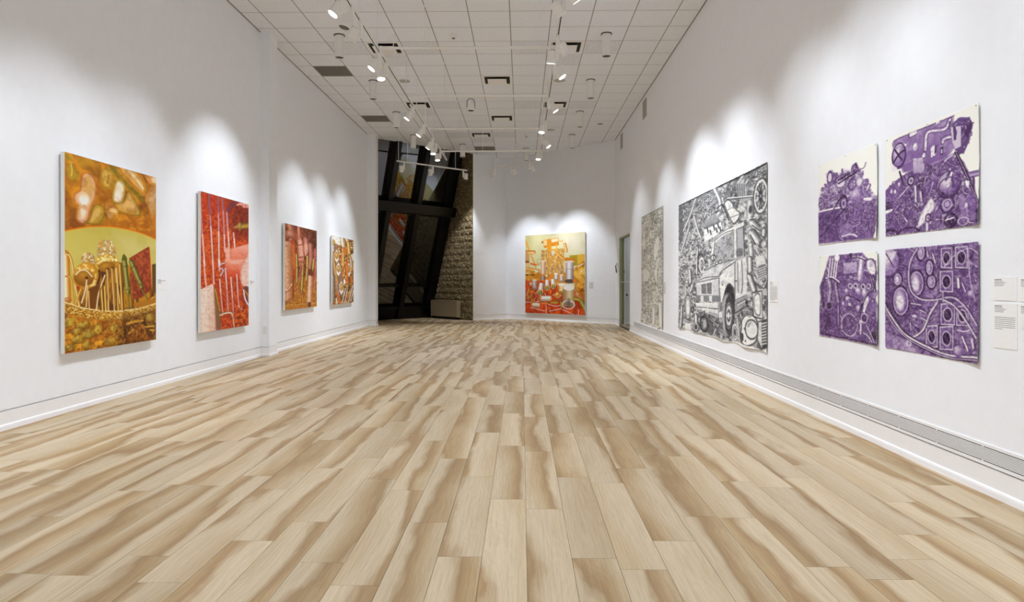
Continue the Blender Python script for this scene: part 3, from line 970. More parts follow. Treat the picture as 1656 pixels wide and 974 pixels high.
card((XR, 7.07, 1.20), (0, -1, 0), (-1, 0, 0), 0.23, 0.26, [(0.015, 0.25, 0.006, 1), (0.03, 0.4, 0.005, 0), (0.043, 0.3, 0.005, 0)] + [(0.062 + 0.0135 * k, 0.9 if k < 10 else 0.6, 0.005, 0) for k in range(11)] + [(0.222, 0.9, 0.005, 0)], 'white text label beside the big truck drawing', 5)
card((XR, 12.35, 1.19), (0, -1, 0), (-1, 0, 0), 0.2, 0.24, [(0.015 + 0.016 * k, 0.85, 0.006, 0) for k in range(13)], 'white text label beside the pale grey narrow drawing', 6)
card((XL, 7.555, 1.225), (0, 1, 0), (1, 0, 0), 0.19, 0.125, [(0.012, 0.4, 0.006, 0), (0.024, 0.9, 0.006, 0), (0.036, 0.4, 0.006, 0), (0.052, 0.45, 0.006, 0)], 'white label beside the golden transistor painting', 7)
card((XL, 10.15, 1.215), (0, 1, 0), (1, 0, 0), 0.19, 0.125, [(0.012, 0.4, 0.006, 0), (0.024, 0.9, 0.006, 0), (0.036, 0.4, 0.006, 0), (0.052, 0.45, 0.006, 0)], 'white label beside the red striped painting', 8)
card((XL, 13.42, 1.21), (0, 1, 0), (1, 0, 0), 0.19, 0.125, [(0.014, 0.4, 0.006, 0), (0.03, 0.8, 0.006, 0), (0.046, 0.5, 0.006, 0)], 'white label beside the pink and copper tube painting', 9)
lp = K_ + Q_ * 3.30
card((lp.x, lp.y, 1.19), (Q_.x, Q_.y, 0), (QN.x, QN.y, 0), 0.17, 0.22, [(0.012 + 0.017 * k, 0.9, 0.007, 0) for k in range(11)], 'white text label beside the still life on the end wall', 10)

# ------------------------------------------------------------------ painter: flat pictures as pigment on a fine surface mesh
def hexc(h):
    return np.array([int(h[i:i + 2], 16) / 255 for i in (0, 2, 4)], dtype=np.float32)

class Canvas:
    def __init__(s, W, H, asp, base, ramp=None, seed=1):
        s.W, s.H, s.asp, s.seed = W, H, asp, seed
        xs = (np.arange(W) + 0.5) / W * asp
        ys = (np.arange(H) + 0.5) / H
        s.X, s.Y = np.meshgrid(xs.astype(np.float32), ys.astype(np.float32))
        s.ramp = [hexc(c) for c in ramp] if ramp else None
        s.C = np.empty((H, W, 3), np.float32); s.C[:] = s.col(base)
        s.aa = 0.8 / H
    def col(s, c):
        if isinstance(c, str):
            return hexc(c)
        n = len(s.ramp) - 1
        t = min(max(c, 0.0), 0.9999) * n
        i = int(t); f = t - i
        return s.ramp[i] * (1 - f) + s.ramp[i + 1] * f
    def box(s, x0, x1, y0, y1):
        i0 = max(0, int(x0 / s.asp * s.W) - 1); i1 = min(s.W, int(x1 / s.asp * s.W) + 2)
        j0 = max(0, int(y0 * s.H) - 1); j1 = min(s.H, int(y1 * s.H) + 2)
        if i1 <= i0 or j1 <= j0: return None
        return (slice(j0, j1), slice(i0, i1))
    def mix(s, sl, a, c):
        a = a[..., None]
        s.C[sl] = s.C[sl] * (1 - a) + c * a
    def pts(s, p, smooth=0):
        q = [(p[i] / 1000 * s.asp, p[i + 1] / 1000) for i in range(0, len(p), 2)]
        if smooth and len(q) > 2:
            out = []; n = len(q); cl = smooth == 2
            rngs = range(n) if cl else range(n - 1)
            for i in rngs:
                p0 = q[(i - 1) % n] if cl or i > 0 else q[0]
                p1 = q[i]; p2 = q[(i + 1) % n]
                p3 = q[(i + 2) % n] if cl or i + 2 < n else q[-1]
                for k in range(4):
                    t = k / 4
                    out.append(tuple(0.5 * ((2 * b_) + (-a_ + c_) * t + (2 * a_ - 5 * b_ + 4 * c_ - d_) * t * t + (-a_ + 3 * b_ - 3 * c_ + d_) * t ** 3)
                                     for a_, b_, c_, d_ in zip(p0, p1, p2, p3)))
            if not cl: out.append(q[-1])
            q = out
        return q
    def sdf(s, q, sl):
        X, Y = s.X[sl], s.Y[sl]
        d = np.full(X.shape, 1e9, np.float32); sg = np.ones(X.shape, np.float32)
        n = len(q)
        for i in range(n):
            ax, ay = q[i]; bx, by = q[i - 1]
            ex, ey = bx - ax, by - ay
            wx, wy = X - ax, Y - ay
            t = np.clip((wx * ex + wy * ey) / (ex * ex + ey * ey + 1e-12), 0, 1)
            dx, dy = wx - ex * t, wy - ey * t
            d = np.minimum(d, dx * dx + dy * dy)
            c1 = Y >= ay; c2 = Y < by; c3 = ex * wy > ey * wx
            fl = (c1 & c2 & c3) | (~c1 & ~c2 & ~c3)
            sg = np.where(fl, -sg, sg)
        return np.sqrt(d) * sg
    def noise(s, su, sv, seed, oct=3):
        """fbm in 0..1; su, sv = cells across the width / height"""
        r = np.random.RandomState(seed)
        out = np.zeros((s.H, s.W), np.float32); amp = 1.0; tot = 0
        for o in range(oct):
            a, b = max(2, int(su * 2 ** o) + 2), max(2, int(sv * 2 ** o) + 2)
            if a > s.W * 2 and b > s.H * 2: break
            g = r.rand(b, a).astype(np.float32)
            x = np.linspace(0, a - 1.001, s.W); y = np.linspace(0, b - 1.001, s.H)
            i = x.astype(int); j = y.astype(int); fx = (x - i); fy = (y - j)
            fx = (fx * fx * (3 - 2 * fx)).astype(np.float32); fy = (fy * fy * (3 - 2 * fy)).astype(np.float32)[:, None]
            top = g[j][:, i] * (1 - fx) + g[j][:, i + 1] * fx
            bot = g[j + 1][:, i] * (1 - fx) + g[j + 1][:, i + 1] * fx
            out += amp * (top * (1 - fy) + bot * fy); tot += amp; amp *= 0.55
        return out / tot
    # ---- shapes
    def P(s, c, p, soft=0, al=1.0, sm=0, c2=None):
        q = s.pts(p, 2 if sm else 0); so = max(soft / 1000, s.aa)
        xs = [a[0] for a in q]; ys = [a[1] for a in q]
        sl = s.box(min(xs) - so, max(xs) + so, min(ys) - so, max(ys) + so)
        if sl is None: return
        a = np.clip(0.5 - s.sdf(q, sl) / (2 * so), 0, 1) * al
        col = s.col(c)
        if c2 is not None:
            f = np.clip((s.Y[sl] - min(ys)) / (max(ys) - min(ys) + 1e-6), 0, 1)[..., None]
            col = col * (1 - f) + s.col(c2) * f
        s.mix(sl, a, col)
    def seg(s, q, sl):
        X, Y = s.X[sl], s.Y[sl]
        best = np.full(X.shape, 1e9, np.float32); par = np.zeros(X.shape, np.float32); side = np.zeros(X.shape, np.float32)
        n = len(q) - 1
        for i in range(n):
            ax, ay = q[i]; bx, by = q[i + 1]
            ex, ey = bx - ax, by - ay
            wx, wy = X - ax, Y - ay
            t = np.clip((wx * ex + wy * ey) / (ex * ex + ey * ey + 1e-12), 0, 1)
            dx, dy = wx - ex * t, wy - ey * t
            d = np.sqrt(dx * dx + dy * dy)
            m = d < best
            best = np.where(m, d, best); par = np.where(m, (i + t) / n, par)
            side = np.where(m, np.sign(ex * wy - ey * wx), side)
        return best, par, side
    def L(s, c, p, w=4, al=1.0, w2=None, sm=1):
        q = s.pts(p, sm); w = w / 2000; w2 = w if w2 is None else w2 / 2000; mw = max(w, w2) + s.aa
        xs = [a[0] for a in q]; ys = [a[1] for a in q]
        sl = s.box(min(xs) - mw, max(xs) + mw, min(ys) - mw, max(ys) + mw)
        if sl is None: return
        d, t, _ = s.seg(q, sl)
        ww = w + (w2 - w) * t
        a = np.clip(0.5 - (d - ww) / (2 * s.aa), 0, 1) * np.minimum(1, (ww / s.aa) + 0.25) * al
        s.mix(sl, a, s.col(c))
    def T(s, ce, cm, p, w=20, w2=None, sm=1, hl=0.3):
        """round bar: dark edges, light along hl (-1..1) of its width"""
        q = s.pts(p, sm); w = w / 2000; w2 = w if w2 is None else w2 / 2000; mw = max(w, w2) + s.aa
        xs = [a[0] for a in q]; ys = [a[1] for a in q]
        sl = s.box(min(xs) - mw, max(xs) + mw, min(ys) - mw, max(ys) + mw)
        if sl is None: return
        d, t, sd = s.seg(q, sl)
        ww = np.maximum(w + (w2 - w) * t, 1e-4)
        a = np.clip(0.5 - (d - ww) / (2 * s.aa), 0, 1)
        if sm == 0 and len(q) == 2:          # square ends
            ex, ey = q[1][0] - q[0][0], q[1][1] - q[0][1]
            tt = ((s.X[sl] - q[0][0]) * ex + (s.Y[sl] - q[0][1]) * ey) / (ex * ex + ey * ey)
            a = a * ((tt >= 0) & (tt <= 1))
        r = np.clip(d / ww, 0, 1) * sd
        f = np.clip(1 - np.abs(r - hl) / (1 + abs(hl)) * 1.15, 0, 1)[..., None]
        f = f * f * (3 - 2 * f)
        s.mix(sl, a, s.col(ce) * (1 - f) + s.col(cm) * f)
    def E(s, c, cx, cy, rx, ry, ang=0, al=1.0, soft=0, c2=None):
        """ellipse, radii in thousandths of the height; c2 = centre colour"""
        x0, y0 = cx / 1000 * s.asp, cy / 1000; rx /= 1000; ry /= 1000; m = max(rx, ry) * 1.05 + soft / 1000 + s.aa
        sl = s.box(x0 - m, x0 + m, y0 - m, y0 + m)
        if sl is None: return
        ca, sa = math.cos(math.radians(ang)), math.sin(math.radians(ang))
        dx, dy = s.X[sl] - x0, s.Y[sl] - y0
        u = (dx * ca + dy * sa) / rx; v = (-dx * sa + dy * ca) / ry
        r = np.sqrt(u * u + v * v)
        so = max(soft / 1000, s.aa) / min(rx, ry)
        a = np.clip(0.5 - (r - 1) / (2 * so), 0, 1) * al
        col = s.col(c)
        if c2 is not None:
            f = np.clip(1 - np.sqrt((u + 0.25) ** 2 + (v + 0.3) ** 2), 0, 1)[..., None]
            col = col * (1 - f) + s.col(c2) * f
        s.mix(sl, a, col)
    def R(s, c, cx, cy, rx, ry, w, ang=0, al=1.0):
        x0, y0 = cx / 1000 * s.asp, cy / 1000; rx /= 1000; ry /= 1000; w /= 2000; m = max(rx, ry) + w + s.aa
        sl = s.box(x0 - m, x0 + m, y0 - m, y0 + m)
        if sl is None: return
        ca, sa = math.cos(math.radians(ang)), math.sin(math.radians(ang))
        dx, dy = s.X[sl] - x0, s.Y[sl] - y0
        u = (dx * ca + dy * sa) / rx; v = (-dx * sa + dy * ca) / ry
        d = np.abs(np.sqrt(u * u + v * v) - 1) * min(rx, ry)
        s.mix(sl, np.clip(0.5 - (d - w) / (2 * s.aa), 0, 1) * al, s.col(c))
    def N(s, c, su, sv, seed, thr=0.5, al=0.5, wid=0.12, p=None, soft=8, oct=3):
        """colour laid in by noise, optionally inside a polygon"""
        n = s.noise(su, sv, seed, oct)
        a = np.clip((n - thr) / wid + 0.5, 0, 1) * al
        sl = (slice(0, s.H), slice(0, s.W))
        if p is not None:
            q = s.pts(p); so = soft / 1000
            m = np.clip(0.5 - s.sdf(q, sl) / (2 * so), 0, 1)
            a = a * m
        s.mix(sl, a, s.col(c))
    def K(s, p, n, s0, s1, seed, lo=0.05, hi=0.95, ang=90, spread=60, el=2.5, al=0.9):
        """crowd of drawn scrap: shaded bars, discs, rings and hooks inside a polygon (tones)"""
        r = random.Random(seed)
        q = s.pts(p); xs = [a[0] for a in q]; ys = [a[1] for a in q]
        def inside(x, y):
            c = False; j = len(q) - 1
            for i in range(len(q)):
                if ((q[i][1] > y) != (q[j][1] > y)) and (x < (q[j][0] - q[i][0]) * (y - q[i][1]) / (q[j][1] - q[i][1]) + q[i][0]): c = not c
                j = i
            return c
        k = 0; tries = 0
        while k < n and tries < n * 8:
            tries += 1
            x, y = r.uniform(min(xs), max(xs)), r.uniform(min(ys), max(ys))
            if not inside(x, y): continue
            k += 1
            f = 1 - k / n * 0.6
            sz = (s0 + (s1 - s0) * r.random() ** 2) * f
            u, v = x / s.asp * 1000, y * 1000
            lt = r.uniform((lo + hi) / 2, hi); dk = r.uniform(lo, (lo + hi) / 2)
            a = math.radians(ang + r.uniform(-spread, spread))
            t = r.random()
            if t < 0.40:
                ln = sz * el * r.uniform(0.6, 1.4)
                dx, dy = math.cos(a) * ln / s.asp, math.sin(a) * ln
                bx, by = r.uniform(-.3, .3) * dy, r.uniform(-.3, .3) * dx
                P = [u - dx, v - dy, u + bx, v + by, u + dx, v + dy]
                s.L(dk * 0.6, P, sz * 0.9, al)
                s.T(dk, lt, P, sz * 0.7, sz * 0.5)
            elif t < 0.64:
                s.E(dk * 0.7, u, v, sz * .75, sz * 1.05, r.uniform(-30, 30), al)
                s.E(dk, u, v, sz * .62, sz * .9, 0, al, 0, lt)
            elif t < 0.78:
                s.R(dk * 0.7, u, v, sz * .7, sz, sz * .34, r.uniform(-20, 20), al)
                s.R(lt, u, v, sz * .7, sz, sz * .15, 0, al)
            elif t < 0.86:
                P = [u + r.uniform(-1, 1) * sz * 1.6 / s.asp if i % 2 == 0 else v + r.uniform(-1, 1) * sz * 1.6 for i in range(8)]
                s.L(dk * 0.5, P, sz * .22, al); s.L(lt, [P[i] + (1.2 if i % 2 == 0 else 0) for i in range(8)], sz * .1, al)
            else:
                h = sz * .8
                P = [u - h / s.asp, v - h, u + h / s.asp, v - h * r.uniform(.6, 1.2), u + h * .9 / s.asp, v + h, u - h / s.asp, v + h * .9]
                s.P(dk * .6, P, 1, al); Pi = [(u if i % 2 == 0 else v) + (P[i] - (u if i % 2 == 0 else v)) * .72 for i in range(8)]
                s.P(lt, Pi, 1, al)
    def run(s, ops):
        for o in ops:
            getattr(s, o[0])(*o[1:])
        return s
    def linear(s, gain=1.0):
        c = np.clip(s.C, 0, 1)
        l = np.where(c <= 0.04045, c / 12.92, ((c + 0.055) / 1.055) ** 2.4) * gain
        return np.clip(l, 0.0, 0.93)

# picture contents, in thousandths of each picture's own width and height
ART = {}
ART['gold'] = dict(W=191, H=424, asp=0.5006, base='b87010', ramp=None, ops=[
 ('N','8a4a08',5,7,3,0.5,0.8,0.25,[-7,-2,1007,-159,1019,397,-2,408],8,3),
 ('N','d9931c',6,9,8,0.54,0.8,0.25,[-7,-2,1007,-159,1019,397,-2,408],8,3),
 ('N','6a3808',9,14,5,0.6,0.5,0.2,[-7,-2,1007,-159,1019,397,-2,408],8,3),
 ('P','9a7a14',[3,8,56,18,74,37,37,39,6,33],2.1,1.0,1),
 ('P','a07d18',[56,48,121,82,129,109,77,140,28,121,18,85],2.7,1.0,1),
 ('L','d3b55a',[57,53,67,87,59,113],5.4,1.0,None,1),
 ('P','b07c18',[110,10,239,-1,299,5,240,36,157,61,121,39],5.5,0.9,1),
 ('P','8f5a0c',[167,60,316,17,360,34,339,100,306,92,240,67],7.7,0.7,1),
 ('P','c07030',[198,77,262,84,304,127,307,178,280,221,248,263,222,316,160,350,107,341,107,292,113,258,80,234,86,198,143,170,142,126,169,90],3.3,1.0,1),
 ('P','d8a878',[200,83,251,89,286,129,287,174,264,217,230,259,208,312,160,342,119,332,119,291,131,257,94,233,100,202,153,175,160,127,176,93],3.3,1.0,1),
 ('P','d2a15c',[205,95,241,103,268,137,258,180,234,208,200,184,170,176,176,125],4.5,1.0,1),
 ('E','e2c2a0',177,218,31.0,37.7,0,1,3.3),
 ('E','f4e8dc',179,220,22.2,25.5,0,1,2.2),
 ('P','dcae9a',[144,258,185,263,212,283,196,312,160,338,130,331,124,296],3.3,1.0,1),
 ('P','efdcc8',[149,272,196,273,186,302,150,327,134,312],2.8,1.0,1),
 ('P','b08420',[417,20,482,34,491,76,475,114,425,144,357,128,339,100,347,57,377,29],2.9,1.0,1),
 ('P','cfa54a',[406,36,458,53,459,91,419,125,373,113,357,80,372,47],5.8,0.9,1),
 ('L','9c6c10',[429,60,413,109],8.2,0.7,None,1),
 ('L','dfb868',[400,63,393,105],8.1,0.6,None,1),
 ('L','7f6c12',[463,8,536,46,661,92,822,156],30.6,0.95,None,1),
 ('P','8d7a1a',[548,66,617,91,612,159,573,202,502,212,464,188,475,128,506,80],3.6,1.0,1),
 ('P','cda560',[549,75,604,92,599,154,569,196,514,204,472,185,483,130,512,85],3.0,1.0,1),
 ('P','f0e2d2',[545,87,589,106,580,162,538,197,488,186,501,140,519,96],3.0,1.0,1),
 ('P','8a7816',[662,118,789,223,780,257,664,262,527,251,485,213,600,190],3.1,1.0,1),
 ('P','c99440',[662,126,771,225,764,249,664,251,539,243,500,212,600,192],3.1,1.0,1),
 ('P','d8ad66',[662,147,731,222,626,231,551,219,613,195],6.1,1.0,1),
 ('P','c07f22',[499,0,725,-6,826,19,869,81,846,133,747,113,610,61],3.0,1.0,1),
 ('P','d8a85c',[547,1,705,1,795,35,841,84,814,106,674,59],4.8,1.0,1),
 ('L','ecd2aa',[660,9,752,44,823,86],14.7,1.0,None,1),
 ('L','cf9440',[609,15,726,59,807,97],6.1,1.0,None,1),
 ('P','d9984e',[857,5,1000,1,989,41,934,51,882,34],3.2,1.0,1),
 ('P','ead2bc',[1000,-1,1001,40,946,30,938,14],4.0,1.0,1),
 ('P','c98a40',[992,37,1000,192,943,259,903,200,852,153,893,98],4.0,1.0,1),
 ('P','d2aa7c',[986,81,988,167,942,223,902,155,933,106],7.9,1.0,1),
 ('P','8d7418',[297,231,369,235,389,269,370,310,309,339,233,342,196,335,244,303,259,262],2.8,1.0,1),
 ('P','b8912e',[299,239,361,243,375,273,353,303,304,330,223,334,254,302,270,264],2.8,1.0,1),
 ('P','d3ab58',[313,252,350,266,314,301,244,329,267,279],5.7,1.0,1),
 ('P','b87428',[432,209,509,223,544,256,550,292,504,322,433,303,396,268,388,237],3.5,1.0,1),
 ('E','d4a45a',474,269,30.6,33.0,20,1,4.7),
 ('E','e2c084',485,255,17.7,15.4,0,1,5.9),
 ('L','b07a30',[427,266,485,266,504,283],4.7,1.0,None,1),
 ('P','b4660a',[552,255,783,262,1002,278,1004,384,758,349,553,341,433,324],6.0,0.8,1),
 ('N','d8901a',9,30,21,0.55,0.7,0.1,[432,265,1001,252,1004,384,553,341],8,3),
 ('N','7a3c06',8,26,22,0.6,0.6,0.1,[2,322,320,338,3,391],8,3),
 ('L','c8600a',[-16,400,110,378,213,363,320,353,457,345,603,346,758,355,881,368,1019,391],19.3,0.9,None,1),
 ('L','e8a018',[-16,400,110,378,213,363,320,353,457,345,603,346,758,355,881,368,1019,391],8.6,0.9,None,1),
 ('P','c4b552',[-16,400,110,378,213,363,320,353,457,345,603,346,758,355,881,368,1019,391,1028,818,-12,782],1.6,1,0,'d0c070'),
 ('P','d2c88a',[505,379,1019,403,1022,550,605,496],35.6,0.5,0),
 ('N','b9aa45',5,9,31,0.55,0.4,0.2,[-16,400,110,378,213,363,320,353,457,345,603,346,758,355,881,368,1019,391,1028,818,-12,782],8,3),
 ('P','7d4a0c',[99,668,226,651,314,580,528,534,630,538,710,588,998,694,1007,777,796,799,375,801,90,766],3.4,1,0),
 ('N','c08418',26,8,41,0.5,0.85,0.12,[99,668,226,651,314,580,528,534,630,538,998,694,1007,777,375,801,90,766],6,3),
 ('N','3d1c06',20,9,42,0.62,0.8,0.1,[99,668,226,651,314,580,630,538,998,694,1007,777,375,801],6,3),
 ('P','6b3a0a',[226,698,276,651,338,669,327,729,294,781,238,780],4.6,0.9,1),
 ('T','8a5c10','e6c264',[547,546,583,806],13.6,None,1,0.25),
 ('T','8a5c10','e6c264',[503,547,532,805],13.4,None,1,0.25),
 ('T','8a5c10','e6c264',[350,669,369,799],13.0,None,1,0.25),
 ('T','8a5c10','e6c264',[385,669,398,800],13.1,None,1,0.25),
 ('T','b8700f','f6e6c0',[4,507,13,623,19,739],40.8,None,1,0.25),
 ('E','a8601a',27,734,18.8,14.4,0,1,1.1,'d8a060'),
 ('L','a8641a',[-2,617,37,616],7.7,0.7,None,1),
 ('P','b8ac50',[47,550,83,651,110,724,79,752,58,651],2.2,0.8,1),
 ('T','a3660c','efd28a',[8,506,44,512,69,555,90,639,136,768],11.0,None,1,0.25),
 ('T','a3660c','dfb45a',[35,614,60,634,81,752],8.9,None,1,0.25),
 ('T','a3660c','e0b860',[161,668,130,708,100,758],10.2,None,1,0.25),
 ('P','b08a48',[151,522,170,499,213,490,266,499,288,528,280,572,225,564,156,545],1.7,1.0,1),
 ('N','e4d2a4',60,120,51,0.53,0.9,0.08,[151,522,170,496,213,489,268,498,288,528,280,572,156,545],3,3),
 ('N','6d6458',60,120,52,0.6,0.7,0.08,[224,500,273,504,288,528,280,572,236,564],3,3),
 ('E','b87c14',199,612,60.7,72.2,18,1,1.7,'e0a838'),
 ('N','f0d890',50,100,53,0.58,0.8,0.08,[98,566,203,541,303,592,292,663,172,680,98,639],4,3),
 ('E','8a5408',180,623,46.8,44.5,20,1,1.7,'b98428'),
 ('L','ecdcb8',[101,607,145,585,201,585,258,616],7.3,0.85,None,1),
 ('L','a06c14',[108,617,152,597,203,596,250,622],4.5,1.0,None,1),
 ('T','a3660c','f4e8d0',[206,627,196,680,157,751],9.8,None,1,0.25),
 ('T','a3660c','f0d9a0',[215,663,201,773],8.6,None,1,0.25),
 ('T','a3660c','e8c880',[224,692,230,782],7.5,None,1,0.25),
 ('E','5a2e06',204,623,8.0,8.0,0,1.0,0.0),
 ('P','b03018',[117,665,138,668,125,688,114,679],2.3,0.9,1),
 ('P','b39a60',[316,452,335,426,399,413,467,421,492,448,500,503,319,515],1.8,1.0,1),
 ('N','f0e4c0',60,110,61,0.52,0.95,0.08,[316,452,335,426,399,413,467,421,492,448,500,503,319,515],3,3),
 ('N','6f665c',60,110,62,0.6,0.8,0.08,[316,452,358,421,382,507,319,515],4,3),
 ('N','d9952a',50,90,63,0.57,0.8,0.08,[316,452,335,426,399,413,467,421,492,448,500,503,319,515],3,3),
 ('E','bd8618',412,537,61.1,43.1,-6,1,1.8,'e8c050'),
 ('N','fbeec0',50,100,64,0.56,0.9,0.08,[302,521,417,494,534,515,515,552,337,568],4,3),
 ('E','96600c',409,561,46.7,29.9,-6,1,1.8,'c08a24'),
 ('L','f0e0b0',[308,547,382,524,454,517,522,523],5.9,0.85,None,1),
 ('L','8f6418',[327,562,394,541,503,535],4.1,1.0,None,1),
 ('L','9a7420',[318,491,405,476,502,479],4.7,0.8,None,1),
 ('E','5a3206',381,598,8.9,7.7,0,1.0,0.0),
 ('E','5a3206',414,574,9.0,7.8,0,1.0,0.0),
 ('E','5a3206',467,567,9.1,7.9,0,1.0,0.0),
 ('T','8a540a','f2e0b8',[389,609,325,705,303,790],10.7,None,1,0.25),
 ('T','8a540a','e8cf94',[410,577,420,670,429,801],9.0,None,1,0.25),
 ('T','8a540a','e8cf94',[462,569,476,682,490,803],8.5,None,1,0.25),
 ('T','9a640c','f0d8a0',[512,568,527,670,550,764],8.6,None,1,0.25),
 ('P','9c3d18',[658,508,790,465,901,430,919,491,933,585,947,687,809,738,700,744,678,588],1.3,1,0,'8a3414'),
 ('N','c06038',40,60,71,0.52,0.6,0.25,[658,508,903,431,947,687,700,744],3,3),
 ('N','5e1e0a',36,60,72,0.55,0.6,0.2,[658,508,903,431,947,687,700,744],3,3),
 ('L','c8602c',[911,437,930,572,944,687],6.0,0.9,None,1),
 ('P','5e4410',[944,538,1002,530,1006,722,950,707],2.7,1,0),
 ('T','4a4610','aaa452',[601,522,621,608,643,706],31.2,25.2,1,0.25),
 ('P','5c5614',[573,521,595,485,636,517],1.9,1.0,1),
 ('E','6b641c',632,681,18.8,10.1,0,1,0.6,'b2ac5c'),
 ('L','3c380c',[594,557,643,553],3.1,1.0,None,1),
 ('T','3e3a0c','8f8840',[646,706,653,806],8.8,None,1,0.25),
 ('T','4a4610','a39c4c',[685,531,744,597,805,672],31.8,26.1,1,0.25),
 ('E','6b641c',782,649,19.5,11.7,60,1,0.6,'a9a252'),
 ('T','3e3a0c','8f8840',[815,689,922,778],8.5,None,1,0.25),
 ('L','343008',[672,566,726,550],3.2,1.0,None,1),
 ('T','7a4408','c88c30',[733,750,741,802],16.7,None,1,0.25),
 ('T','7a4408','d09838',[796,784,969,735],19.6,None,1,0.25),
 ('P','a86c14',[713,769,969,748,985,783,796,797],2.6,1.0,1),
 ('P','b98218',[-20,737,90,763,195,781,375,800,583,807,796,798,1015,773,1016,822,797,845,584,858,376,851,196,831,90,815,-20,791],1.1,1,0),
 ('N','ecd190',70,150,81,0.53,0.65,0.1,[-20,737,90,763,195,781,375,800,583,807,796,798,1015,773,1016,822,797,845,584,858,376,851,196,831,90,815,-20,791],2,3),
 ('N','7d4c0a',70,150,82,0.58,0.85,0.08,[-20,737,90,763,195,781,375,800,583,807,796,798,1015,773,1016,822,797,845,584,858,376,851,196,831,90,815,-20,791],2,3),
 ('L','f6e6b8',[-20,737,90,763,195,781,375,800,583,807,796,798,1015,773],5.0,0.8,None,1),
 ('P','b87212',[-20,793,90,817,196,833,376,853,584,859,797,846,1016,824,1020,1012,-17,1014],1.1,1,0),
 ('P','4c2808',[584,860,1016,822,1020,1012,535,1008,484,923],37.3,0.9,0),
 ('N','8a4a0a',10,22,91,0.52,0.9,0.1,[-20,793,90,817,196,833,376,853,584,859,797,846,1016,824,1020,1012,-17,1014],8,3),
 ('N','e0a020',14,34,92,0.58,0.8,0.07,[-19,837,533,876,486,998,-17,1008],30,3),
 ('N','2c1604',12,26,93,0.6,0.7,0.08,[435,865,1016,832,1020,1012,437,1006],30,3),
 ('E','6a4408',42,846,27.2,26.1,0,0.8,2.2),
 ('E','a58a20',42,843,24.4,23.3,0,0.85,3.3,'cdb450'),
 ('E','6a4408',169,868,35.9,19.9,0,0.8,2.3),
 ('E','a58a20',169,865,33.0,17.1,0,0.85,3.4,'cdb450'),
 ('E','6a4408',112,896,26.5,19.7,0,0.8,2.3),
 ('E','a98c24',112,893,23.6,16.9,0,0.85,3.4,'cdb450'),
 ('E','6a4408',224,916,31.7,25.9,0,0.8,2.3),
 ('E','a2902c',224,912,28.8,23.0,0,0.85,3.5,'cdb450'),
 ('E','6a4408',315,896,24.1,29.9,0,0.8,2.3),
 ('E','a88a24',315,893,21.1,27.0,0,0.85,3.5,'cdb450'),
 ('E','6a4408',490,899,29.8,22.5,0,0.8,2.4),
 ('E','a5882a',490,895,26.8,19.5,0,0.85,3.7,'cdb450'),
 ('E','6a4408',128,937,33.3,22.0,0,0.8,2.3),
 ('E','a08422',128,934,30.5,19.2,0,0.85,3.4,'cdb450'),
 ('E','6a4408',920,864,31.5,27.5,0,0.8,2.7),
 ('E','a07a20',919,859,28.2,24.2,0,0.85,4.0,'cdb450'),
 ('E','6a4408',52,974,27.3,19.5,0,0.8,2.2),
 ('E','8f7418',52,971,24.5,16.7,0,0.85,3.3,'cdb450'),
 ('E','6a4408',208,974,25.8,22.4,0,0.8,2.3),
 ('E','9a7416',208,970,23.0,19.5,0,0.85,3.4,'cdb450'),
 ('E','6a4408',449,974,39.2,23.5,0,0.8,2.4),
 ('E','a07014',449,970,36.2,20.5,0,0.85,3.6,'cdb450'),
 ('T','7a4c0c','d09a34',[636,878,715,873,819,871],21.4,None,1,0.25),
 ('T','6a400a','d8b040',[848,912,972,912],14.5,None,1,0.25),
 ('T','5a340a','b07c20',[650,937,703,921],21.4,None,1,0.25),
 ('L','e0a828',[921,935,973,941],8.1,1.0,None,1),
 ('L','d89a20',[412,949,534,926,584,904],4.8,0.7,None,1),
 ('L','7a4408',[332,651,343,798],7.1,0.7,None,1),
 ('L','5a300a',[367,651,378,799],7.1,0.7,None,1),
 ('L','6a3c0a',[450,652,462,802],7.2,0.7,None,1),
 ('L','5a3008',[505,652,517,804],7.3,0.7,None,1),
 ('L','4c2808',[580,652,593,807],7.5,0.7,None,1),
 ('N','6a3606',16,34,95,0.55,0.22,0.2,[-7,-2,1007,-159,1018,350,758,336,457,329,212,348,-2,378],8,3),
 ('N','f4bc3c',16,34,96,0.58,0.2,0.2,[-7,-2,1007,-159,1018,350,758,336,457,329,212,348,-2,378],8,3),
 ('N','5a2c06',40,60,97,0.56,0.35,0.15,[-20,793,90,817,196,833,376,853,584,859,797,846,1016,824,1020,1012,-17,1014],8,3),
 ('N','f0b83c',40,60,98,0.6,0.35,0.12,[-20,793,90,817,196,833,376,853,584,859,797,846,1016,824,1020,1012,-17,1014],8,3),
])
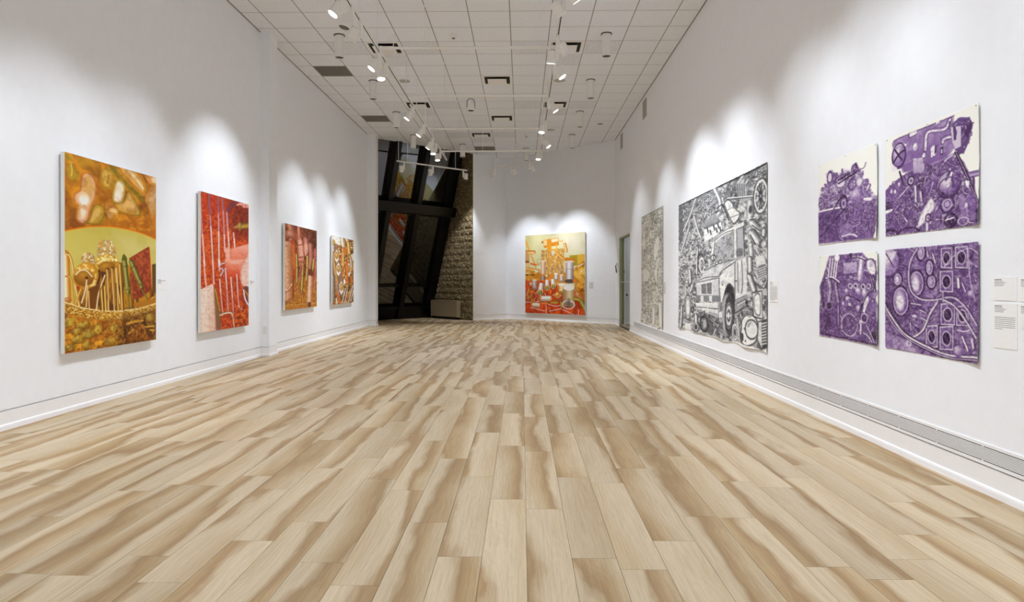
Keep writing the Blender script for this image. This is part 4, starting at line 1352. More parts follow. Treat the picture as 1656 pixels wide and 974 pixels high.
ART['red'] = dict(W=100, H=297, asp=0.3634, base='c03a14', ramp=None, ops=[
 ('N','dc5a1c',28,70,3,0.5,0.7,0.3,None,8,3),
 ('N','8a1c10',26,66,4,0.53,0.7,0.25,None,8,3),
 ('N','f09030',40,100,5,0.6,0.55,0.12,None,8,3),
 ('P','e06018',[-9,312,489,346,459,536,-3,530],52.5,0.35,0),
 ('P','6a2018',[480,-61,1051,-13,1056,278,741,295,592,199,518,89],37.6,0.75,0),
 ('N','a03a1c',30,60,6,0.55,0.7,0.1,[480,-61,1051,-13,1056,278,594,277],30,3),
 ('N','40140e',24,50,7,0.6,0.6,0.1,[498,-37,1051,-13,1055,250,629,249],30,3),
 ('P','a0241a',[-18,-5,481,-3,449,127,-14,136],35.0,0.4,0),
 ('L','8a1c14',[3,105,19,251,54,426,72,528],16.3,0.4,None,1),
 ('L','d8a0a8',[3,105,19,251,54,426,72,528],10.5,0.8,None,1),
 ('L','8a1c14',[158,6,172,138,197,300,230,525],16.7,0.4,None,1),
 ('L','c0a0b8',[158,6,172,138,197,300,230,525],10.7,0.8,None,1),
 ('L','8a1c14',[324,7,335,167,349,522],17.1,0.4,None,1),
 ('L','c8b0c0',[324,7,335,167,349,522],11.0,0.8,None,1),
 ('L','8a1c14',[417,10,437,172,463,411],17.4,0.4,None,1),
 ('L','c4a0b0',[417,10,437,172,463,411],11.2,0.8,None,1),
 ('L','8a1c14',[501,91,521,217,557,407],17.6,0.4,None,1),
 ('L','ccb4c4',[501,91,521,217,557,407],11.3,0.8,None,1),
 ('L','8a1c14',[647,257,678,376],18.0,0.4,None,1),
 ('L','e8d0d4',[647,257,678,376],11.6,0.8,None,1),
 ('L','f4d8cc',[35,309,57,426,75,528],8.2,0.85,None,1),
 ('L','f4d8cc',[188,240,207,360,230,525],8.4,0.85,None,1),
 ('L','f4d8cc',[339,267,349,522],8.6,0.85,None,1),
 ('L','f4d8cc',[450,285,465,410],8.7,0.85,None,1),
 ('L','f4d8cc',[531,255,557,407],8.8,0.85,None,1),
 ('L','f4d8cc',[663,299,678,376],9.0,0.85,None,1),
 ('L','5a3048',[158,0,173,156],10.7,0.6,None,1),
 ('L','5a3048',[324,0,331,124],11.0,0.6,None,1),
 ('L','6a3448',[501,97,707,6],21.4,0.8,None,1),
 ('L','6a3448',[417,3,431,97],9.9,0.6,None,1),
 ('P','e0a090',[698,40,792,8,1010,1,1010,24,861,40,812,23],1.9,1.0,1),
 ('L','8a3028',[850,16,860,33],5.3,1.0,None,1),
 ('L','8a3028',[919,12,929,27],5.4,1.0,None,1),
 ('T','6a4a14','c0a040',[767,197,1013,168],45.9,None,1,0.25),
 ('P','b08a50',[638,219,739,186,768,207],1.9,1.0,1),
 ('E','8f6a20',786,198,14.5,34.2,0,1,1.3,'d0b060'),
 ('P','f0b09c',[464,392,578,384,818,350,1056,319,1060,525,823,596,495,611],2.5,1,0,'e05028'),
 ('L','f8d8cc',[525,392,546,518],37.9,0.5,None,1),
 ('L','d8644a',[574,384,590,517],6.4,0.6,None,1),
 ('L','f4d4cc',[58,484,81,602,103,678],10.6,0.85,None,1),
 ('L','f4d4cc',[223,480,246,655],10.8,0.85,None,1),
 ('L','f4d4cc',[348,476,355,556],11.1,0.85,None,1),
 ('P','f0a890',[466,473,898,461,822,542,673,590,512,608,480,548],2.5,1,0,'d84018'),
 ('N','f4c8b8',10,20,17,0.55,0.5,0.2,[475,473,898,461,822,542,511,548],10,3),
 ('L','8a1c14',[360,621,379,723,419,872],18.5,0.5,None,1),
 ('L','ecb0a8',[360,621,379,723,419,872],11.1,0.85,None,1),
 ('L','f8dcd4',[360,621,379,723],7.4,0.8,None,1),
 ('L','8a1c14',[473,536,506,693,531,876],18.8,0.5,None,1),
 ('L','ecb0a8',[473,536,506,693,531,876],11.3,0.85,None,1),
 ('L','f8dcd4',[473,536,506,693],7.5,0.8,None,1),
 ('L','8a1c14',[592,604,622,758,648,886],19.1,0.5,None,1),
 ('L','ecb0a8',[592,604,622,758,648,886],11.5,0.85,None,1),
 ('L','f8dcd4',[592,604,622,758],7.7,0.8,None,1),
 ('L','8a1c14',[719,580,741,727,771,832,828,860],19.5,0.5,None,1),
 ('L','ecb0a8',[719,580,741,727,771,832,828,860],11.7,0.85,None,1),
 ('L','f8dcd4',[719,580,741,727],7.8,0.8,None,1),
 ('L','e8a090',[752,831,857,864],14.4,0.9,2.7,1),
 ('T','8a5060','e8ccd0',[458,498,365,513,349,529,434,552,379,593],16.2,None,1,0.25),
 ('P','f0e0d8',[326,477,364,476,374,513,357,525,332,514],1.2,1.0,1),
 ('P','e09884',[1057,373,997,417,898,454,806,529,795,622,873,682,1022,689,1062,662],2.7,1.0,1),
 ('P','f0d4c8',[1058,394,918,467,837,536,824,619,882,668,1063,669],5.5,1.0,1),
 ('N','d88870',30,80,18,0.52,0.35,0.3,[1058,394,918,467,822,536,824,619,882,668,1063,669],6,3),
 ('P','6a3c44',[867,685,1022,693,1066,840,984,834,904,795],2.7,0.9,1),
 ('L','e8dce4',[879,705,914,782,1005,838],12.0,1.0,None,1),
 ('L','c8901c',[913,715,983,750,1004,798],10.7,1.0,None,1),
 ('P','f0d8c8',[-20,698,2,693,214,655,247,673,267,842,287,1000,-12,1003],1.7,1,0,'e8c8b0'),
 ('N','d8b4a0',20,50,19,0.52,0.3,0.3,[-20,698,214,655,287,1000,-12,1003],8,3),
 ('L','f6e8dc',[62,719,92,978],41.2,0.5,None,1),
 ('P','c07870',[234,667,256,673,303,1001,274,999],2.4,0.9,0),
 ('P','8a6a24',[244,672,271,685,374,858,386,1000,303,1001,275,843],2.4,1,0,'80604a'),
 ('L','c8b830',[271,691,365,858],5.5,1.0,None,1),
 ('T','8a6040','f4e8d4',[374,886,467,877,589,878,635,911,663,996],21.0,10.3,1,0.25),
 ('N','e87a1c',24,50,20,0.56,0.7,0.1,[661,880,1025,839,1028,1008,682,1003],20,3),
 ('N','5a1c0c',20,40,23,0.6,0.6,0.1,[536,851,1024,812,1028,1008,682,1003],20,3),
 ('N','8a1c10',30,80,61,0.56,0.12,0.2,None,8,3),
])
ART['copper'] = dict(W=81, H=225, asp=0.3885, base='8a4018', ramp=None, ops=[
 ('N','b8602c',16,30,2,0.5,0.7,0.3,None,8,3),
 ('N','4a1e10',14,28,3,0.55,0.7,0.2,None,8,3),
 ('P','3c1c12',[205,-6,1010,-3,1016,275,818,259,545,86],36.0,0.75,0),
 ('N','9c5030',24,40,4,0.58,0.7,0.12,None,8,3),
 ('P','b8741c',[-23,651,1023,597,1031,1006,-23,1004],46.6,0.9,0),
 ('N','d89a2a',24,50,5,0.55,0.7,0.15,[-23,675,1023,624,1031,1006,-23,1004],10,3),
 ('N','8a4a14',24,50,6,0.57,0.6,0.15,[-23,675,1023,624,1031,1006,-23,1004],10,3),
 ('L','d8a050',[19,947,1011,953],14.0,0.8,None,1),
 ('P','c07c20',[-23,948,1030,958,1031,1019,-23,1004],4.7,0.7,0),
 ('T','8a4a34','d89070',[132,13,176,56,191,149],71.2,None,1,0.25),
 ('E','a05038',170,127,59.6,66.8,0,1,3.6,'e0a890'),
 ('E','5a2c20',162,187,33.4,40.5,0,1.0,0.0),
 ('E','c88068',164,184,23.8,28.6,0,1.0,0.0),
 ('P','c04818',[118,225,265,204,328,528,208,700,133,532],5.9,1.0,1),
 ('L','e87838',[235,241,261,505],31.3,0.7,None,1),
 ('L','7a2c10',[302,286,343,553],14.6,0.7,None,1),
 ('T','b06838','f0c098',[61,263,76,533,85,842],117.6,None,1,0.25),
 ('E','c88860',75,239,42.4,35.3,0,1,3.5,'eebfa0'),
 ('L','f8d8b0',[11,769,120,747,193,699],11.7,1.0,None,1),
 ('L','8a4424',[11,793,125,773,202,724],9.3,1.0,None,1),
 ('N','d88050',30,60,7,0.56,0.5,0.15,[-23,268,191,256,193,869,-23,886],6,3),
 ('L','7a3018',[237,603,232,883],9.6,1.0,None,1),
 ('T','8a4030','e09880',[401,6,418,133],41.9,None,1,0.25),
 ('P','c87860',[362,149,434,113,514,175,564,310,549,423,437,477,389,404,357,234],4.9,1.0,1),
 ('L','f0c0a8',[434,180,483,351],42.0,0.7,None,1),
 ('L','8a4030',[372,233,514,212],9.8,1.0,None,1),
 ('L','8a3c30',[404,379,532,361],7.4,1.0,None,1),
 ('L','e8a898',[405,403,532,389],9.9,1.0,None,1),
 ('L','8a3c30',[414,434,516,425],7.4,1.0,None,1),
 ('T','7a4038','d89078',[628,149,646,255,630,332],76.3,50.9,1,0.25),
 ('E','e8b098',629,256,28.0,63.6,0,0.8,7.6),
 ('T','8a4838','d08c78',[775,203,792,390,718,547],57.1,None,1,0.25),
 ('T','8a3c38','c87868',[942,252,936,491],31.9,None,1,0.25),
 ('T','6a5418','d8c060',[333,345,346,503,347,676],29.3,None,1,0.25),
 ('L','6a5418',[309,504,383,498],8.5,1.0,None,1),
 ('T','6a5418','d8c060',[533,449,518,601,488,803],30.1,None,1,0.25),
 ('L','6a5418',[479,601,557,595],8.7,1.0,None,1),
 ('T','6a5418','d8c060',[674,356,670,497,638,651],30.7,None,1,0.25),
 ('L','6a5418',[629,497,710,491],8.9,1.0,None,1),
 ('T','6a5418','d8c060',[891,386,864,519],31.7,None,1,0.25),
 ('L','6a5418',[822,520,907,513],9.2,1.0,None,1),
 ('L','a04838',[459,476,406,626,361,788],11.2,1.0,None,1),
 ('L','e89888',[459,476,406,626,361,788],5.0,1.0,None,1),
 ('L','a04838',[533,462,438,651],11.3,1.0,None,1),
 ('L','e89888',[533,462,438,651],5.0,1.0,None,1),
 ('L','a04838',[481,777,463,865],11.2,1.0,None,1),
 ('L','e89888',[481,777,463,865],5.0,1.0,None,1),
 ('L','a04838',[982,410,898,785],12.0,1.0,None,1),
 ('L','e89888',[982,410,898,785],5.4,1.0,None,1),
 ('P','a84c30',[684,535,787,520,894,585,861,731,828,890,724,952,671,859],5.1,1.0,1),
 ('T','b87050','f4d4b0',[781,612,756,782,741,926],67.6,None,1,0.25),
 ('P','5a2820',[690,528,822,517,877,598,719,586],5.1,0.7,1),
 ('P','5a3428',[689,938,776,934,787,988,707,991],3.8,1.0,1),
 ('N','4a1e10',36,60,81,0.57,0.14,0.2,None,8,3),
 ('N','f0b080',36,60,82,0.58,0.12,0.2,None,8,3),
])
ART['connector'] = dict(W=61, H=201, asp=0.3194, base='8a5a24', ramp=None, ops=[
 ('N','c89038',14,30,2,0.5,0.8,0.2,None,8,3),
 ('N','4a2a10',14,26,3,0.54,0.85,0.12,None,8,3),
 ('N','d8661c',12,22,4,0.62,0.85,0.08,None,8,3),
 ('N','f0dca0',18,40,5,0.62,0.8,0.08,None,8,3),
 ('P','e4e2dc',[-21,-6,345,-6,346,126,244,117,110,153,-21,378],5.9,1,0),
 ('E','c8a050',57,105,23.6,44.2,0,1.0,0.0),
 ('R','f4f0e8',57,105,35.4,61.9,11.8,0,1.0),
 ('P','8a6a54',[44,157,199,119,291,264,385,459,483,674,484,893,341,858,246,672,155,433],7.4,0.9,1),
 ('T','6a4a3c','b89884',[44,288,110,522,294,887],44.2,None,1,0.25),
 ('T','8a5418','e0a848',[22,245,178,582,247,703],23.5,None,1,0.25),
 ('P','f2ece4',[92,257,190,194,282,257,273,340,173,391,101,338],3.0,1,0),
 ('E','b07c20',190,283,17.9,38.9,0,1,1.5,'e8c060'),
 ('R','8a5c20',190,283,22.4,47.8,6.0,0,1.0),
 ('P','f2ece4',[168,447,268,385,362,451,353,536,251,585,178,529],3.0,1,0),
 ('E','b07c20',269,476,18.1,39.2,0,1,1.5,'e8c060'),
 ('R','8a5c20',269,476,22.6,48.2,6.0,0,1.0),
 ('P','f2ece4',[293,719,396,658,493,729,484,815,378,862,303,803],3.0,1,0),
 ('E','b07c20',397,751,18.3,39.7,0,1,1.5,'e8c060'),
 ('R','8a5c20',397,751,22.9,48.9,6.1,0,1.0),
 ('P','f2ece4',[633,439,743,374,848,443,838,532,726,584,644,525],3.1,1,0),
 ('E','b07c20',745,469,19.1,41.3,0,1,1.6,'e8c060'),
 ('R','8a5c20',745,469,23.8,50.8,6.4,0,1.0),
 ('T','a89878','f4ecd8',[430,15,478,119],61.4,None,1,0.25),
 ('T','a89878','f0e4cc',[624,3,724,59],47.0,None,1,0.25),
 ('T','9a6420','f0d080',[724,59,777,214],53.9,None,1,0.25),
 ('T','9a6420','e8c070',[479,226,481,426],40.1,None,1,0.25),
 ('T','8a6a50','e0ccb0',[856,323,884,435],48.3,None,1,0.25),
 ('E','d8c8b8',961,271,22.8,58.6,0,1.0,0.0),
 ('T','5a3818','f0e8dc',[606,770,437,985],21.9,None,1,0.25),
 ('T','5a3818','f0e8dc',[682,803,559,1006],22.1,None,1,0.25),
 ('T','5a3818','f0e8dc',[968,727,736,997],22.8,None,1,0.25),
 ('T','5a3818','f0e8dc',[997,810,866,970],22.9,None,1,0.25),
 ('P','c85a1c',[133,777,294,887,341,981,248,947],4.5,1.0,1),
 ('P','d8681c',[844,580,967,645,941,678,845,645],4.8,1.0,1),
 ('P','e07020',[479,150,625,174,577,253,479,226],6.2,0.8,1),
 ('P','d86a1c',[578,378,728,390,706,676,630,644],6.2,0.8,1),
 ('T','5a4030','a89078',[44,582,66,940],38.3,None,1,0.25),
 ('T','8a6440','e8d8c0',[179,914,202,990],32.9,None,1,0.25),
 ('E','f0f0ec',541,662,12.4,40.4,0,1.0,0.0),
 ('N','3a2008',36,60,81,0.57,0.14,0.2,None,8,3),
 ('N','f8e8c8',36,60,82,0.58,0.12,0.2,None,8,3),
])
ART['stilllife'] = dict(W=192, H=270, asp=0.7412, base='d8d2ac', ramp=None, ops=[
 ('P','d4cc9a',[-5,-5,1006,-5,1007,281,-3,436],1.3,1,0,'cfcc9c'),
 ('P','ddd5bf',[514,-12,1006,-5,1007,269,684,228],75.8,0.9,0),
 ('P','c4b878',[-5,-5,118,1,101,176,-4,186],39.5,0.7,0),
 ('N','c8c090',6,6,2,0.55,0.4,0.2,None,8,3),
 ('P','d8901c',[-7,484,274,487,274,596,-6,596],5.3,0.95,0),
 ('P','c87c1c',[256,487,1008,483,1009,617,257,616],6.5,0.9,0),
 ('P','c0380c',[-16,583,432,591,1010,823,1011,1012,-13,1018],19.8,1,0,'d04410'),
 ('N','e86820',20,24,3,0.52,0.6,0.2,[-16,576,1009,665,1011,1012,-13,1018],8,3),
 ('N','8a2a10',18,20,4,0.56,0.6,0.15,[-16,576,1009,665,1011,1012,-13,1018],8,3),
 ('P','b04030',[-1,708,239,706,276,835,0,866],19.8,0.6,0),
 ('N','d8a0a0',40,40,5,0.62,0.5,0.1,[-1,708,275,706,276,925,0,932],8,3),
 ('L','d88a24',[5,74,60,175,166,367],19.8,1.0,None,1),
 ('L','f0b860',[5,74,60,175,166,367],6.6,1.0,None,1),
 ('T','b87018','ecc48c',[1,218,156,224],48.7,None,1,0.25),
 ('P','c89860',[-1,232,70,241,75,372,94,425,0,436],3.3,1.0,1),
 ('P','8a5418',[0,328,66,332,66,352,0,351],2.6,1.0,1),
 ('P','d8b878',[0,370,84,372,89,431,166,439,121,490,0,502],4.0,1.0,1),
 ('L','d85820',[102,366,193,387],19.6,1.0,None,1),
 ('L','d89030',[30,417,202,439,256,453],14.5,1.0,None,1),
 ('L','d89030',[193,439,193,394,273,356],10.4,1.0,None,1),
 ('R','a89858',251,349,32.3,38.7,4.5,0,1.0),
 ('P','e0b060',[0,449,130,438,167,504,1,528],5.3,0.8,1),
 ('N','c07818',20,26,6,0.52,0.8,0.15,[-3,449,282,440,283,553,-2,551],8,3),
 ('P','5a3010',[1,505,58,506,62,519,1,519],2.0,1.0,1),
 ('P','5a3010',[94,506,167,507,167,517,94,516],2.0,1.0,1),
 ('P','c89848',[279,199,395,198,566,189,671,190,672,321,669,496,283,505],1.9,1,0,'b08860'),
 ('N','8a7060',50,40,7,0.53,0.7,0.15,[279,199,395,198,566,189,671,190,672,321,669,496,283,505],3,3),
 ('N','e8b858',50,44,8,0.55,0.8,0.15,[279,199,395,198,566,189,671,190,672,321,669,496,283,505],3,3),
 ('P','c8c4d0',[464,214,507,209,533,242,482,278],5.1,0.8,1),
 ('L','a8640c',[429,207,421,289,404,366],14.0,1.0,None,1),
 ('L','f0b84a',[429,207,421,289,404,366],6.4,1.0,None,1),
 ('L','a8640c',[532,229,465,329,396,480],13.9,1.0,None,1),
 ('L','f0b84a',[532,229,465,329,396,480],6.3,1.0,None,1),
 ('L','a8640c',[592,319,516,419,466,494],13.8,1.0,None,1),
 ('L','f0b84a',[592,319,516,419,466,494],6.3,1.0,None,1),
 ('L','a8640c',[516,267,499,292],13.9,1.0,None,1),
 ('L','f0b84a',[516,267,499,292],6.3,1.0,None,1),
 ('L','a8640c',[567,344,550,381,517,444],13.8,1.0,None,1),
 ('L','f0b84a',[567,344,550,381,517,444],6.3,1.0,None,1),
 ('R','c88020',617,314,28.8,32.6,8.8,0,1.0),
 ('T','b86c10','f0c058',[455,201,515,216,600,282,651,308],19.0,None,1,0.25),
 ('P','d8922c',[315,75,429,64,574,54,583,149,446,157,334,175],2.6,1,0,'c87818'),
 ('P','ecc890',[324,81,381,76,386,142,333,146],2.6,0.9,0),
 ('P','f0dcc0',[455,69,565,61,569,98,463,110],3.8,0.9,0),
 ('P','d88c20',[394,65,446,64,448,144,394,148],2.6,0.9,0),
 ('E','8a4c0c',302,101,10.3,11.6,0,1.0,0.0),
 ('L','e8a83c',[591,93,625,104,650,92],11.3,1.0,None,1),
 ('P','d8901c',[386,142,455,138,447,214,395,206],2.6,1.0,1),
 ('L','e8a83c',[545,141,541,211],15.1,1.0,None,1),
 ('T','c07818','f0c890',[679,140,704,222],37.4,None,1,0.25),
 ('P','a8901c',[754,280,880,274,889,400,775,411],2.5,1,0),
 ('P','d8a83c',[880,274,1007,263,1008,390,881,412],2.5,1,0),
 ('P','d89424',[816,467,889,400,960,353,1007,330,1009,557,890,556],4.9,1,0),
 ('N','f0c458',16,16,9,0.54,0.8,0.12,[816,448,1007,330,1009,557,849,556],8,3),
 ('N','a05c10',16,16,10,0.58,0.7,0.1,[816,448,1007,330,1009,557,849,556],8,3),
 ('L','ece0e4',[889,413,968,383],9.8,1.0,None,1),
 ('L','ece0e4',[921,499,957,463],13.5,1.0,None,1),
 ('P','c87818',[688,303,840,319,840,350,693,347],3.1,1.0,1),
 ('T','9a8478','e4dce0',[759,361,760,555],99.2,None,0,0.15),
 ('T','8a7468','e0dce0',[759,443,756,573],99.2,None,0,0.15),
 ('E','d8ccc4',761,354,48.3,13.6,0,1.0,0.0),
 ('L','8a7468',[697,440,816,448],5.6,0.8,None,1),
 ('E','5a4a44',752,592,55.8,24.8,0,1.0,0.0),
 ('T','b08468','ecccb0',[317,338,318,505],57.8,None,0,0.2),
 ('T','5a4c54','b8a89c',[314,526,314,584],56.5,None,0,0.2),
 ('E','e8d0b8',319,338,27.0,9.0,0,1.0,0.0),
 ('T','9a8478','e8dcd8',[538,499,539,572],50.5,None,0,0.2),
 ('E','9a8478',539,572,25.2,9.6,0,1.0,0.0),
 ('E','e8d8c0',538,499,25.2,10.6,0,1.0,0.0),
 ('T','9a8478','e4d8d0',[625,516,626,591],47.6,None,0,0.2),
 ('E','9a8478',626,591,23.8,9.0,0,1.0,0.0),
 ('E','e8c890',625,516,23.8,10.0,0,1.0,0.0),
 ('T','948078','d8ccc4',[167,577,168,687],62.4,None,0,0.2),
 ('E','948078',168,687,31.2,11.9,0,1.0,0.0),
 ('E','e4ccb0',167,577,31.2,13.1,0,1.0,0.0),
 ('E','a86a24',384,530,26.8,25.5,0,1,1.3,'f4e4d0'),
 ('E','c88028',67,570,26.2,26.2,0,1,2.0,'e8b060'),
 ('E','b8a098',104,629,19.6,23.5,0,1,1.3,'f0e8e0'),
 ('R','a87030',109,661,32.6,26.1,6.5,0,1.0),
 ('T','b09c84','f4efe8',[288,613,266,732],56.9,68.7,0,0.2),
 ('E','e8dcc8',266,732,33.5,40.2,0,1.0,0.0),
 ('E','5a6414',266,735,27.5,34.2,0,1,1.3,'8a9428'),
 ('E','e89c1c',268,717,11.7,10.1,0,1.0,0.0),
 ('L','c8c4a8',[266,735,266,772],7.7,1.0,None,1),
 ('T','b09c84','f4efe8',[386,574,384,674],49.9,60.2,0,0.2),
 ('E','e8dcc8',384,674,29.4,35.2,0,1.0,0.0),
 ('E','5a6414',384,676,24.1,30.0,0,1,1.3,'8a9428'),
 ('E','e89c1c',386,660,10.3,8.8,0,1.0,0.0),
 ('L','c8c4a8',[384,676,385,709],7.7,1.0,None,1),
 ('T','b09c84','f4efe8',[479,565,490,654],49.6,59.7,0,0.2),
 ('E','e8dcc8',490,654,29.1,34.9,0,1.0,0.0),
 ('E','5a6414',491,657,23.9,29.7,0,1,1.3,'8a9428'),
 ('E','e89c1c',492,641,10.2,8.7,0,1.0,0.0),
 ('L','c8c4a8',[491,657,491,689],7.6,1.0,None,1),
 ('T','a87830','eccf98',[632,635,632,729],85.1,None,0,0.2),
 ('E','a87830',632,729,42.6,16.2,0,1.0,0.0),
 ('E','ece4d4',632,635,42.6,17.9,0,1.0,0.0),
 ('T','a08054','dcc49c',[744,672,745,877],139.0,None,0,-0.1),
 ('E','a08054',745,877,69.5,26.4,0,1.0,0.0),
 ('E','ece8e2',744,672,69.5,29.2,0,1.0,0.0),
 ('P','6a6460',[712,828,757,803,770,883,721,897],12.4,0.8,1),
 ('E','ebe6df',748,669,62.0,38.5,0,1.0,0.0),
 ('R','e4dce4',737,878,71.4,49.7,9.9,0,1.0),
 ('P','6a6460',[712,841,757,815,770,889,721,903],12.4,0.7,1),
 ('T','a8a084','f0ece8',[280,809,442,807],67.0,None,0,-0.3),
 ('T','b0a080','f0ece0',[128,893,254,894],54.8,None,0,-0.3),
 ('E','d89838',275,806,9.0,30.9,0,1.0,0.0),
 ('E','d8a040',454,804,8.9,29.2,0,1.0,0.0),
 ('E','e0a030',114,890,7.8,24.8,0,1.0,0.0),
 ('P','c88850',[458,762,552,730,645,763,570,805],2.5,1,0),
 ('P','8a5030',[485,813,570,808,645,785,637,836,519,838],3.8,0.8,0),
 ('E','c87818',557,755,25.2,27.7,0,1,1.3,'f8dca0'),
 ('T','a84814','f09850',[285,864,381,862],25.7,None,1,0.25),
 ('T','6a6414','c8bc3c',[450,858,561,856],21.6,None,1,0.25),
 ('T','6a6414','b8ac3c',[616,849,628,917],18.8,None,1,0.25),
 ('T','7a7018','d0c83c',[46,813,64,779],15.7,None,1,0.25),
 ('T','7a7018','d0c83c',[91,799,109,766],15.7,None,1,0.25),
 ('T','7a7018','d0c83c',[114,854,128,818],15.7,None,1,0.25),
 ('T','7a7018','d0c83c',[155,850,166,817],15.6,None,1,0.25),
 ('T','7a7018','d0c83c',[190,752,199,729],15.6,None,1,0.25),
 ('P','e07818',[82,714,141,707,145,739,91,746],2.6,1.0,1),
 ('T','a86820','e0a850',[72,694,32,780],22.3,None,1,0.25),
 ('P','e86818',[309,577,340,571,345,597,314,603],2.6,1.0,1),
 ('P','e87820',[397,546,431,546,432,578,406,578],2.6,1.0,1),
 ('P','e8641c',[846,721,868,724,859,777,844,777],1.8,1.0,1),
 ('P','e87020',[428,705,454,708,454,750,433,750],1.9,1.0,1),
 ('L','e0d0d8',[92,930,214,946,338,966],9.2,0.9,None,1),
 ('L','e0d0d8',[368,891,369,997],8.9,0.9,None,1),
 ('L','e0d0d8',[425,967,617,930],8.9,0.9,None,1),
 ('L','e0d0d8',[642,939,737,968,823,996],8.8,0.9,None,1),
 ('L','e0d0d8',[900,936,896,1000],8.6,0.9,None,1),
 ('L','e0d0d8',[403,878,519,901,604,890],8.9,0.9,None,1),
 ('L','e0d0d8',[4,859,96,861],9.2,0.9,None,1),
 ('L','e0d0d8',[195,856,258,845],9.1,0.9,None,1),
 ('L','e0d0d8',[346,744,363,770],9.0,0.9,None,1),
 ('P','c08020',[842,623,930,592,1009,580,1010,823,891,739,834,684],6.2,1,0),
 ('N','8a4a10',14,16,11,0.55,0.8,0.12,[833,592,1009,544,1010,823,874,727],8,3),
 ('N','f0b848',14,16,12,0.58,0.8,0.1,[816,481,1008,483,1010,811,874,727],8,3),
 ('L','e89c40',[850,647,890,623,930,635],8.6,1.0,None,1),
 ('L','e89c40',[874,696,930,653,1001,641],8.6,1.0,None,1),
 ('L','e89c40',[890,715,954,665,1001,647],8.6,1.0,None,1),
 ('P','b86818',[890,709,962,727,1002,769,1003,848,947,788],4.9,0.9,1),
 ('T','7a7424','c8c048',[843,801,923,816],37.0,None,1,0.25),
 ('T','6a7030','b8b458',[947,837,1003,921],48.9,None,1,0.25),
 ('E','e87830',833,586,18.5,16.0,0,1.0,0.0),
 ('E','c8782c',898,598,15.9,12.3,0,1.0,0.0),
])
